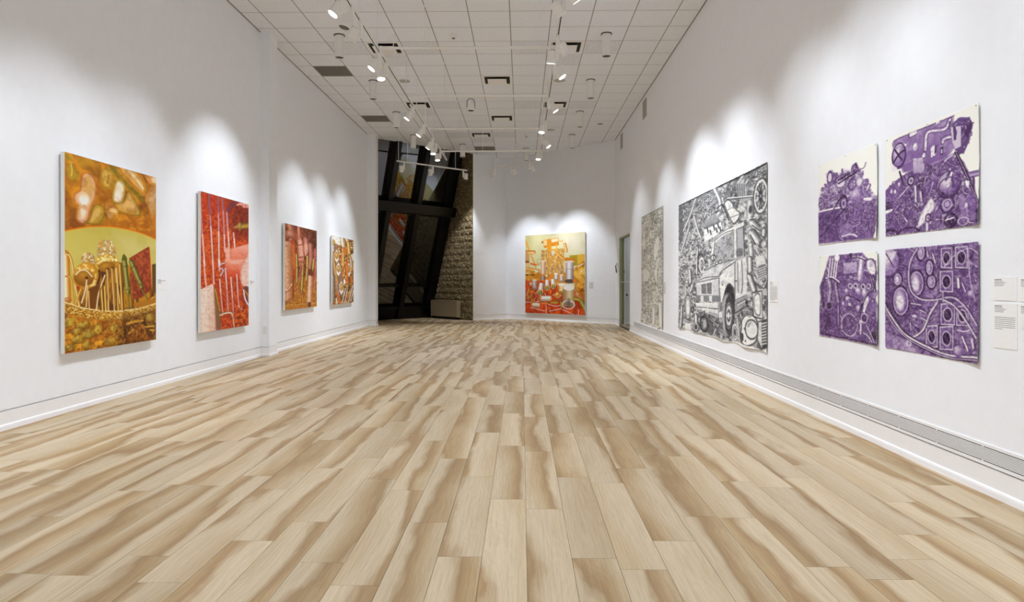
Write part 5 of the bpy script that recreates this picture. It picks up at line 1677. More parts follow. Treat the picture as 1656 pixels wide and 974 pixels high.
ART['truck'] = dict(W=207, H=447, asp=0.5670, base=0.55, ramp=['1a1b1f', '4e5054', '96989c', 'cfd1d2', 'efeeea'], ops=[
 ('N',0.3,10,10,1,0.5,0.5,0.3,None,8,3),
 ('N',0.98,14,14,2,0.5,0.7,0.2,None,8,3),
 ('K',[-22,-18,1006,-8,1005,1016,-22,1041],420,15.5,48.2,5,0.1,1,80,45,1.9,0.9),
 ('K',[-22,-18,1006,-8,1005,1016,-22,1041],900,7.8,20.7,6,0.1,1,78,50,1.6,0.9),
 ('N',0.05,34,60,31,0.57,0.5,0.08,None,8,3),
 ('N',1.0,34,60,32,0.55,0.6,0.08,None,8,3),
 ('K',[-22,-18,1006,-8,1006,113,-22,208],420,6.9,15.5,7,0,0.95,70,90,1.5,0.9),
 ('L',0.02,[0,0,408,0,753,3,1002,2],18.9,0.9,None,0),
 ('T',0.35,0.95,[273,18,187,126,86,224],19.4,None,1,0.25),
 ('T',0.3,0.9,[187,191,51,388],23.4,None,1,0.25),
 ('P',0.3,[11,16,60,18,78,273,15,299],3.4,0.8,1),
 ('T',0.3,0.95,[250,138,310,257,346,307],19.6,None,1,0.25),
 ('T',0.3,0.98,[517,7,571,90,583,148],22.6,None,1,0.25),
 ('T',0.25,0.9,[753,34,792,14],20.5,None,1,0.25),
 ('P',0.6,[743,44,810,51,838,113,829,164,763,136],3.6,0.8,1),
 ('L',0.15,[753,46,759,123],3.6,0.8,None,1),
 ('L',0.15,[773,52,778,128],3.6,0.8,None,1),
 ('L',0.15,[792,57,797,133],3.6,0.8,None,1),
 ('L',0.15,[810,63,816,137],3.5,0.8,None,1),
 ('L',0.2,[655,108,886,152],11.3,1.0,None,1),
 ('L',0.9,[655,104,886,149],6.9,1.0,None,1),
 ('P',0.35,[374,199,524,180,589,240,395,262],2.1,1,0),
 ('L',0.9,[388,239,408,191],3.5,0.9,None,1),
 ('L',0.9,[408,238,428,188],3.5,0.9,None,1),
 ('L',0.9,[428,236,448,186],3.5,0.9,None,1),
 ('L',0.9,[448,235,467,184],3.4,0.9,None,1),
 ('L',0.9,[467,234,486,182],3.4,0.9,None,1),
 ('L',0.9,[486,233,505,180],3.4,0.9,None,1),
 ('L',0.9,[505,232,524,178],3.3,0.9,None,1),
 ('L',0.9,[523,231,542,176],3.3,0.9,None,1),
 ('L',0.9,[542,230,559,174],3.3,0.9,None,1),
 ('P',0.95,[384,260,589,242,597,292,526,320,389,348],1.4,1,0),
 ('L',0.05,[427,255,440,286],8.3,1.0,None,1),
 ('L',0.05,[462,275,475,305],8.2,1.0,None,1),
 ('L',0.05,[504,249,516,280],8.0,1.0,None,1),
 ('L',0.05,[533,272,545,301],7.9,1.0,None,1),
 ('L',0.05,[552,247,564,276],7.9,1.0,None,1),
 ('L',0.05,[574,271,585,300],7.8,1.0,None,1),
 ('L',0.5,[395,303,589,274],2.8,1.0,None,1),
 ('P',0.15,[617,128,661,112,711,150,723,175,782,228,728,280,682,240,628,157],1.9,0.9,1),
 ('P',0.97,[628,132,663,120,701,149,715,177,771,225,723,270,687,235,639,158],1.9,1.0,1),
 ('L',0.5,[661,177,713,176,753,209],6.3,0.8,None,1),
 ('L',0.45,[687,232,723,229,765,227],7.4,0.8,None,1),
 ('L',0.7,[671,141,682,175],10.0,0.7,None,1),
 ('L',0.05,[542,146,594,130,617,155,671,245],6.6,1.0,None,1),
 ('E',0.7,950,166,34.7,96.2,0,1.0,0.0),
 ('R',0.1,950,166,32.4,91.7,5.6,0,1.0),
 ('R',0.95,950,166,26.8,82.8,5.0,0,1.0),
 ('R',0.15,950,166,21.3,67.1,4.5,0,1.0),
 ('L',0.08,[956,167,976,172],5.0,1.0,None,1),
 ('E',0.95,981,195,2.8,6.6,0,1.0,0.0),
 ('L',0.08,[955,176,971,208],5.0,1.0,None,1),
 ('E',0.95,969,231,2.8,6.7,0,1.0,0.0),
 ('L',0.08,[952,180,958,228],5.0,1.0,None,1),
 ('E',0.95,950,241,2.8,6.7,0,1.0,0.0),
 ('L',0.08,[948,179,941,224],5.0,1.0,None,1),
 ('E',0.95,930,223,2.8,6.8,0,1.0,0.0),
 ('L',0.08,[944,173,927,198],5.0,1.0,None,1),
 ('E',0.95,917,182,2.8,6.8,0,1.0,0.0),
 ('L',0.08,[943,164,922,159],5.0,1.0,None,1),
 ('E',0.95,917,135,2.8,6.8,0,1.0,0.0),
 ('L',0.08,[944,156,927,122],5.0,1.0,None,1),
 ('E',0.95,929,99,2.8,6.8,0,1.0,0.0),
 ('L',0.08,[948,151,941,103],5.0,1.0,None,1),
 ('E',0.95,949,90,2.8,6.7,0,1.0,0.0),
 ('L',0.08,[952,152,958,108],5.0,1.0,None,1),
 ('E',0.95,969,109,2.8,6.7,0,1.0,0.0),
 ('L',0.08,[955,158,971,134],5.0,1.0,None,1),
 ('E',0.95,981,149,2.8,6.6,0,1.0,0.0),
 ('R',0.05,950,166,6.7,20.1,3.9,0,1.0),
 ('T',0.3,0.97,[864,179,866,256],38.1,None,1,0.25),
 ('E',0.15,866,220,8.7,23.1,0,1.0,0.0),
 ('P',0.85,[838,275,882,271,932,320,932,360,882,353],2.9,1.0,1),
 ('T',0.25,0.95,[877,293,932,343],40.2,None,1,0.25),
 ('T',0.25,0.97,[877,352,924,404],46.0,None,1,0.25),
 ('L',0.1,[882,312,940,350],5.2,1.0,None,1),
 ('L',0.1,[864,362,907,420],5.2,1.0,None,1),
 ('T',0.3,0.9,[975,327,972,388],27.7,None,1,0.25),
 ('T',0.3,0.98,[869,416,877,493],25.4,None,1,0.25),
 ('R',0.1,972,365,10.0,25.5,3.3,0,1.0),
 ('P',0.62,[511,357,606,324,728,312,806,305,828,498,486,477],2.7,1,0),
 ('K',[523,358,617,332,723,321,728,471,535,480],90,5.3,13.3,9,0.25,0.98,85,40,2,0.9),
 ('P',0.93,[499,361,571,319,650,300,733,291,810,277,812,303,733,316,639,325,571,347,517,368],2.0,1,0),
 ('L',0.15,[511,357,583,328,650,315,733,313,810,307],4.7,1.0,None,1),
 ('L',0.3,[505,349,583,314,713,287],3.3,1.0,None,1),
 ('L',0.95,[731,287,735,477],12.2,1.0,None,1),
 ('L',0.2,[745,315,749,478],3.6,1.0,None,1),
 ('L',0.2,[806,305,817,477],5.3,1.0,None,1),
 ('L',0.95,[501,363,480,477],10.7,1.0,None,1),
 ('L',0.2,[517,366,501,478],4.0,1.0,None,1),
 ('P',0.25,[743,434,791,432,801,470,748,475],3.6,0.7,1),
 ('T',0.2,0.97,[303,386,288,465],16.2,None,1,0.25),
 ('R',0.1,499,465,16.1,18.8,5.4,0,1.0),
 ('P',0.82,[277,626,353,589,421,539,517,502,713,490,738,505,650,530,583,565,565,592,310,627],2.2,1,0),
 ('N',0.5,20,30,11,0.55,0.5,0.2,[280,623,517,504,723,492,583,565,565,592],8,3),
 ('L',0.25,[280,625,408,597,565,592],5.2,1.0,None,1),
 ('L',0.15,[565,592,594,558,671,528,733,505],4.6,1.0,None,1),
 ('L',0.3,[421,546,535,512,713,494],6.3,1.0,None,1),
 ('E',0.1,509,514,8.7,12.0,0,1.0,0.0),
 ('E',0.95,507,512,5.3,8.0,0,1.0,0.0),
 ('E',0.1,543,506,8.6,11.8,0,1.0,0.0),
 ('E',0.95,541,504,5.3,7.9,0,1.0,0.0),
 ('E',0.1,578,501,8.4,11.7,0,1.0,0.0),
 ('E',0.95,577,499,5.2,7.8,0,1.0,0.0),
 ('P',0.74,[280,627,565,595,573,716,286,726],1.5,1,0),
 ('L',0.2,[289,631,562,601,569,715],4.4,1,None,0),
 ('L',0.95,[298,644,553,612],6.6,1,None,0),
 ('P',0.9,[336,643,489,625,491,710,342,719],1.4,1,0),
 ('P',0.06,[347,648,479,632,480,706,353,714],1.4,1,0),
 ('L',0.85,[350,658,479,642],3.2,0.9,None,0),
 ('L',0.85,[350,667,479,651],3.2,0.9,None,0),
 ('L',0.85,[350,676,479,660],3.2,0.9,None,0),
 ('L',0.85,[350,685,479,670],3.2,0.9,None,0),
 ('L',0.85,[350,694,479,679],3.2,0.9,None,0),
 ('L',0.85,[350,703,479,688],3.2,0.9,None,0),
 ('L',0.85,[350,712,479,697],3.2,0.9,None,0),
 ('L',0.8,[415,640,419,710],4.9,1,None,0),
 ('P',0.4,[286,726,573,716,583,756,283,770],1.5,1,0),
 ('P',0.85,[339,727,378,726,378,769,339,769],1.4,1,0),
 ('P',0.85,[448,722,484,721,484,763,448,762],1.4,1,0),
 ('P',0.86,[273,781,408,773,559,763,608,750,605,800,608,855,559,862,277,832],1.5,1,0),
 ('L',0.98,[277,788,559,771],10.4,1,None,0),
 ('L',0.3,[274,812,554,805],7.5,1,None,0),
 ('L',0.35,[557,763,559,862],3.9,1,None,0),
 ('P',0.5,[277,821,554,836,557,862,277,835],3.0,0.8,0),
 ('P',0.1,[565,763,603,754,603,814,569,824],2.6,0.6,0),
 ('P',0.95,[364,812,441,807,441,874,370,874],1.4,1,0),
 ('K',[370,821,437,815,437,865,374,869],14,3.6,6.4,12,0.1,0.6,90,60,2.5,0.9),
 ('P',0.12,[310,841,559,866,582,897,571,988,448,987,339,929],7.3,0.75,0),
 ('K',[234,848,571,865,582,986,448,1001,250,987],70,6.8,19.8,13,0.05,0.95,80,50,1.6,0.9),
 ('P',0.95,[569,593,650,541,728,510,731,663,697,643,669,637,637,665,614,714,585,755],1.3,1,0),
 ('P',0.93,[728,510,833,484,839,707,729,746],1.2,1,0),
 ('N',0.7,16,20,14,0.55,0.5,0.25,[571,593,728,510,837,484,839,707,729,746],8,3),
 ('L',0.15,[728,508,729,746],4.3,1,None,0),
 ('L',0.2,[791,502,799,619,791,693],4.2,1.0,None,1),
 ('L',0.3,[753,512,759,688],6.0,0.7,None,1),
 ('L',0.15,[723,740,837,702],4.3,1,None,0),
 ('E',0.2,602,636,5.8,15.4,0,1.0,0.0),
 ('E',0.9,601,634,3.2,9.6,0,1.0,0.0),
 ('L',0.2,[731,622,743,622],7.3,1.0,None,1),
 ('P',0.5,[725,746,839,704,846,762,738,827],1.8,1,0),
 ('L',0.1,[733,815,846,762],7.3,1.0,None,1),
 ('T',0.2,0.9,[753,763,828,733],15.7,None,1,0.25),
 ('P',0.04,[612,733,637,665,669,636,698,648,721,689,728,828,713,881,692,729,650,705],1.9,1.0,1),
 ('E',0.16,663,835,33.8,140.8,0,1.0,0.0),
 ('E',0.5,647,836,22.7,135.3,0,1.0,0.0),
 ('E',0.12,669,834,25.0,118.6,0,1.0,0.0),
 ('L',0.85,[618,713,633,716],2.9,0.85,None,0),
 ('L',0.85,[617,723,632,726],2.9,0.85,None,0),
 ('L',0.85,[615,733,631,736],2.9,0.85,None,0),
 ('L',0.85,[614,743,630,746],2.9,0.85,None,0),
 ('L',0.85,[613,753,629,756],2.9,0.85,None,0),
 ('L',0.85,[612,763,628,766],2.9,0.85,None,0),
 ('L',0.85,[611,773,627,776],2.9,0.85,None,0),
 ('L',0.85,[611,783,626,786],2.9,0.85,None,0),
 ('L',0.85,[610,793,625,796],2.9,0.85,None,0),
 ('L',0.85,[609,803,625,806],2.9,0.85,None,0),
 ('L',0.85,[609,814,624,816],2.9,0.85,None,0),
 ('L',0.85,[608,824,624,826],2.9,0.85,None,0),
 ('L',0.85,[608,834,623,836],2.9,0.85,None,0),
 ('L',0.85,[608,844,623,846],2.9,0.85,None,0),
 ('L',0.85,[608,854,623,856],2.9,0.85,None,0),
 ('L',0.85,[608,864,624,866],2.9,0.85,None,0),
 ('L',0.85,[609,874,624,876],2.9,0.85,None,0),
 ('L',0.85,[609,884,625,886],2.9,0.85,None,0),
 ('L',0.85,[610,894,625,896],2.9,0.85,None,0),
 ('L',0.85,[611,904,626,906],2.9,0.85,None,0),
 ('L',0.85,[611,914,627,916],2.9,0.85,None,0),
 ('L',0.85,[612,924,628,925],2.9,0.85,None,0),
 ('L',0.85,[613,934,629,935],2.9,0.85,None,0),
 ('L',0.85,[614,944,630,945],2.9,0.85,None,0),
 ('L',0.85,[615,953,631,955],2.9,0.85,None,0),
 ('L',0.85,[616,963,632,965],2.9,0.85,None,0),
 ('E',0.78,669,837,19.3,79.9,0,1.0,0.0),
 ('R',0.2,669,837,16.8,69.9,3.7,0,1.0),
 ('E',0.3,669,837,11.2,43.7,0,1.0,0.0),
 ('E',0.95,689,835,3.1,9.9,0,1.0,0.0),
 ('E',0.05,679,851,2.5,6.2,0,1.0,0.0),
 ('E',0.95,679,881,3.1,9.9,0,1.0,0.0),
 ('E',0.05,669,869,2.5,6.2,0,1.0,0.0),
 ('E',0.95,659,884,3.1,10.0,0,1.0,0.0),
 ('E',0.05,659,855,2.5,6.3,0,1.0,0.0),
 ('E',0.95,649,840,3.1,10.1,0,1.0,0.0),
 ('E',0.05,659,823,2.5,6.3,0,1.0,0.0),
 ('E',0.95,659,793,3.1,10.0,0,1.0,0.0),
 ('E',0.05,669,806,2.5,6.2,0,1.0,0.0),
 ('E',0.95,679,791,3.1,9.9,0,1.0,0.0),
 ('E',0.05,679,820,2.5,6.2,0,1.0,0.0),
 ('E',0.98,667,836,5.6,21.2,0,1.0,0.0),
 ('E',0.15,154,823,26.9,99.0,0,1.0,0.0),
 ('E',0.95,154,823,21.4,88.7,0,1.0,0.0),
 ('R',0.5,154,823,15.8,71.3,4.0,0,1.0),
 ('T',0.2,0.97,[187,539,195,627],31.1,None,1,0.25),
 ('T',0.25,0.97,[227,651,195,699],25.9,None,1,0.25),
 ('T',0.15,0.85,[60,830,51,983],30.0,None,1,0.25),
 ('T',0.2,0.98,[292,458,288,565],19.2,None,1,0.25),
 ('R',0.1,339,491,21.7,65.0,6.5,0,1.0),
 ('R',0.9,356,507,15.8,50.1,6.4,0,1.0),
 ('T',0.2,0.95,[280,875,288,935],34.2,None,1,0.25),
 ('E',0.1,283,963,23.7,34.1,0,1.0,0.0),
 ('R',0.8,283,959,16.3,23.7,5.2,0,1.0),
 ('P',0.96,[129,956,187,948,195,995,112,1008],3.2,1.0,1),
 ('R',0.08,388,923,28.2,49.4,9.9,0,1.0),
 ('E',0.6,394,922,12.7,28.1,0,1.0,0.0),
 ('T',0.25,0.98,[862,494,866,566],26.6,None,1,0.25),
 ('T',0.2,0.97,[860,595,898,671],30.1,None,1,0.25),
 ('P',0.85,[907,497,971,490,983,536,932,556],2.8,1.0,1),
 ('P',0.35,[923,550,987,536,994,591,940,607],2.3,1.0,1),
 ('L',0.95,[927,559,988,546],3.9,1.0,None,1),
 ('L',0.95,[931,571,988,558],3.9,1.0,None,1),
 ('L',0.95,[934,584,988,570],3.9,1.0,None,1),
 ('L',0.95,[937,597,988,582],3.9,1.0,None,1),
 ('L',0.95,[940,609,988,594],3.9,1.0,None,1),
 ('P',0.12,[881,686,960,672,970,828,891,823],1.7,1,0),
 ('P',0.9,[887,692,956,679,965,821,898,816],1.7,1,0),
 ('P',0.3,[898,703,946,695,951,804,905,798],1.7,1.0,1),
 ('P',0.97,[903,709,941,702,946,797,909,792],3.4,1.0,1),
 ('P',0.1,[796,845,846,809,913,825,938,886,921,960,846,994,785,975,785,896],1.8,0.9,1),
 ('P',0.95,[802,848,848,816,907,830,928,887,911,954,848,984,795,968,795,901],1.8,1.0,1),
 ('R',0.15,879,893,29.9,52.8,5.7,0,1.0),
 ('E',0.88,881,892,24.1,45.9,0,1.0,0.0),
 ('P',0.4,[846,869,877,848,864,873,851,887],2.3,0.8,1),
 ('E',0.1,821,897,3.5,5.9,0,1.0,0.0),
 ('E',0.1,834,964,3.5,5.8,0,1.0,0.0),
 ('P',0.05,[791,929,810,929,812,965,796,968],1.8,1.0,1),
 ('P',0.15,[930,842,997,821,1002,971,957,994,925,945],1.7,1,0),
 ('P',0.8,[936,847,959,840,962,983,931,941],1.7,1,0),
 ('L',0.92,[965,851,996,840],5.0,1,None,0),
 ('L',0.92,[965,867,996,855],5.0,1,None,0),
 ('L',0.92,[965,882,996,871],5.0,1,None,0),
 ('L',0.92,[965,898,996,886],5.0,1,None,0),
 ('L',0.92,[965,914,996,901],5.0,1,None,0),
 ('L',0.92,[965,929,996,917],5.0,1,None,0),
 ('L',0.92,[965,945,996,932],5.0,1,None,0),
 ('L',0.92,[965,961,996,948],5.0,1,None,0),
 ('E',0.1,729,932,18.3,56.0,0,1.0,0.0),
 ('R',0.85,729,932,13.4,46.3,4.9,0,1.0),
 ('R',0.8,729,932,7.3,28.0,3.0,0,1.0),
 ('T',0.2,0.9,[753,850,772,947],14.5,None,1,0.25),
 ('E',0.1,835,745,7.0,14.0,0,1.0,0.0),
 ('K',[801,772,881,765,890,811,810,820],30,4.7,9.5,15,0.1,0.95,90,60,2.5,0.9),
 ('N',0.25,60,100,71,0.57,0.14,0.2,None,8,3),
 ('N',1.0,60,100,72,0.57,0.16,0.2,None,8,3),
 ('P',0.97,[-13,998,104,1009,234,990,339,1008,448,991,582,999,713,992,791,987,898,987,959,998,1005,974,1005,1010,846,1013,535,1018,265,1016,-13,1026],4.3,0.95,0),
])
ART['pale'] = dict(W=58, H=338, asp=0.1888, base=0.75, ramp=['3c3a32', '86847a', 'b4b2a6', 'd0cec2', 'e4e2d8'], ops=[
 ('N',0.35,14,36,1,0.55,0.6,0.2,None,8,3),
 ('N',0.95,14,36,2,0.55,0.7,0.2,None,8,3),
 ('K',[-39,-8,1035,-3,1048,1005,-58,1010],300,10.7,34.8,3,0.15,1,85,30,1.6,0.9),
 ('K',[-39,-8,1035,-3,1048,1005,-58,1010],720,5.4,13.4,4,0.1,1,85,45,1.5,0.9),
 ('N',0.1,26,80,31,0.6,0.5,0.08,None,8,3),
 ('N',1.0,26,80,32,0.55,0.5,0.1,None,8,3),
 ('L',0.05,[-1,2,994,1],10.7,0.7,None,0),
 ('P',0.98,[709,254,799,236,843,308,770,374,648,441,601,331],3.6,0.8,1),
 ('P',0.97,[52,215,217,225,251,303,107,309],4.0,0.7,1),
 ('P',0.98,[104,500,354,516,422,580,176,612,85,552],3.9,0.8,1),
 ('P',0.97,[649,520,726,509,756,581,680,605],3.0,0.8,1),
 ('T',0.45,0.98,[891,804,935,978],31.1,None,1,0.25),
 ('T',0.4,0.98,[618,850,618,975],24.1,None,1,0.25),
 ('P',0.95,[-18,994,1034,986,1034,1012,-19,1022],2.7,0.9,0),
])
ART['purple1'] = dict(W=134, H=212, asp=0.6802, base=1.0, ramp=['27112f', '492a5e', '775592', 'b39fc2', 'f0eeec'], ops=[
 ('P','ecebe4',[-22,-40,1030,-38,1030,1052,-34,1025],1.4,1,0),
 ('P',0.72,[5,587,29,421,74,303,171,307,183,144,257,119,308,184,419,194,458,163,592,205,666,157,756,253,774,369,862,393,879,477,972,567,980,678,533,663],19.8,0.8,0),
 ('K',[5,587,29,421,74,303,171,307,183,144,257,119,308,184,419,194,458,163,592,205,666,157,756,253,774,369,862,393,879,477,972,567,980,678,533,663],170,22.7,65.2,3,0.2,1,70,70,1.3,0.8),
 ('K',[5,587,29,421,74,303,171,307,183,144,257,119,308,184,419,194,458,163,592,205,666,157,756,253,774,369,862,393,879,477,972,567,980,678,533,663],220,12.8,28.3,4,0.1,1,60,90,1.4,0.85),
 ('P',0.36,[-6,585,396,590,533,558,756,594,984,581,990,864,946,995,7,983],8.5,0.95,0),
 ('N',0.55,18,20,5,0.5,0.6,0.2,[-6,585,396,590,533,558,756,594,984,581,990,864,946,995,7,983],8,3),
 ('K',[336,580,984,606,983,925,531,953,333,960],170,16.1,45.7,6,0.15,0.9,60,80,1.2,0.7),
 ('L',0.2,[38,620,43,932],8.5,0.5,None,0),
 ('L',0.2,[69,624,74,935],8.4,0.5,None,0),
 ('L',0.2,[99,629,105,938],8.4,0.5,None,0),
 ('L',0.2,[130,633,135,941],8.3,0.5,None,0),
 ('L',0.2,[160,637,166,944],8.3,0.5,None,0),
 ('L',0.2,[190,641,195,947],8.2,0.5,None,0),
 ('L',0.2,[219,645,225,950],8.2,0.5,None,0),
 ('L',0.2,[248,649,254,953],8.2,0.5,None,0),
 ('L',0.2,[278,654,284,956],8.1,0.5,None,0),
 ('L',0.2,[306,658,312,958],8.1,0.5,None,0),
 ('L',0.2,[335,662,341,961],8.1,0.5,None,0),
 ('P',0.3,[11,588,396,596,414,941,7,972],8.5,0.45,0),
 ('L',0.95,[-2,586,169,583,396,590],19.9,1.0,None,1),
 ('P',0.6,[415,807,589,802,589,933,424,929],6.6,0.7,1),
 ('E',0.9,225,201,27.3,61.5,0,1.0,0.0),
 ('R',0.35,225,201,30.1,68.3,13.7,0,1.0),
 ('E',0.9,418,313,45.1,39.8,0,1,2.7),
 ('R',0.3,308,231,21.6,48.6,10.8,0,1.0),
 ('P',0.95,[791,549,896,560,904,593,800,575],5.0,1.0,1),
 ('E',0.3,466,547,44.8,86.9,0,1.0,0.0),
 ('R',0.1,466,547,39.5,79.0,11.8,0,1.0),
 ('E',0.75,466,554,26.3,52.7,0,1.0,0.0),
 ('E',0.35,466,554,13.2,29.0,0,1.0,0.0),
 ('E',0.5,674,491,71.4,76.5,0,0.8,7.7,0.95),
 ('R',0.3,610,363,43.8,59.2,11.6,0,1.0),
 ('E',0.98,720,359,30.4,45.6,0,0.8,10.1),
 ('L',0.05,[382,304,703,232],20.0,1,None,0),
 ('L',0.05,[388,267,564,224],20.0,1,None,0),
 ('L',0.02,[505,474,417,473,36,835],13.1,1,None,0),
 ('L',0.02,[459,632,62,892],13.2,1,None,0),
 ('L',0.2,[666,138,670,189],17.9,0.9,None,1),
 ('L',0.3,[442,153,450,214],18.5,0.8,None,1),
 ('L',0.4,[774,256,738,312],17.6,0.7,None,1),
 ('E',0.5,47,848,16.9,31.0,0,1.0,0.0),
 ('L',0.9,[434,930,589,919,682,955],15.9,1.0,None,1),
 ('N',0.12,40,55,41,0.56,0.18,0.15,[-6,585,396,590,533,558,756,594,984,581,990,864,946,995,7,983],8,3),
 ('N',0.98,40,55,42,0.58,0.22,0.12,[-6,585,396,590,533,558,756,594,984,581,990,864,946,995,7,983],8,3),
 ('N',0.98,40,55,43,0.6,0.22,0.12,[5,587,29,421,74,303,171,307,183,144,257,119,308,184,419,194,458,163,592,205,666,157,756,253,774,369,862,393,879,477,972,567,980,678,533,663],8,3),
])
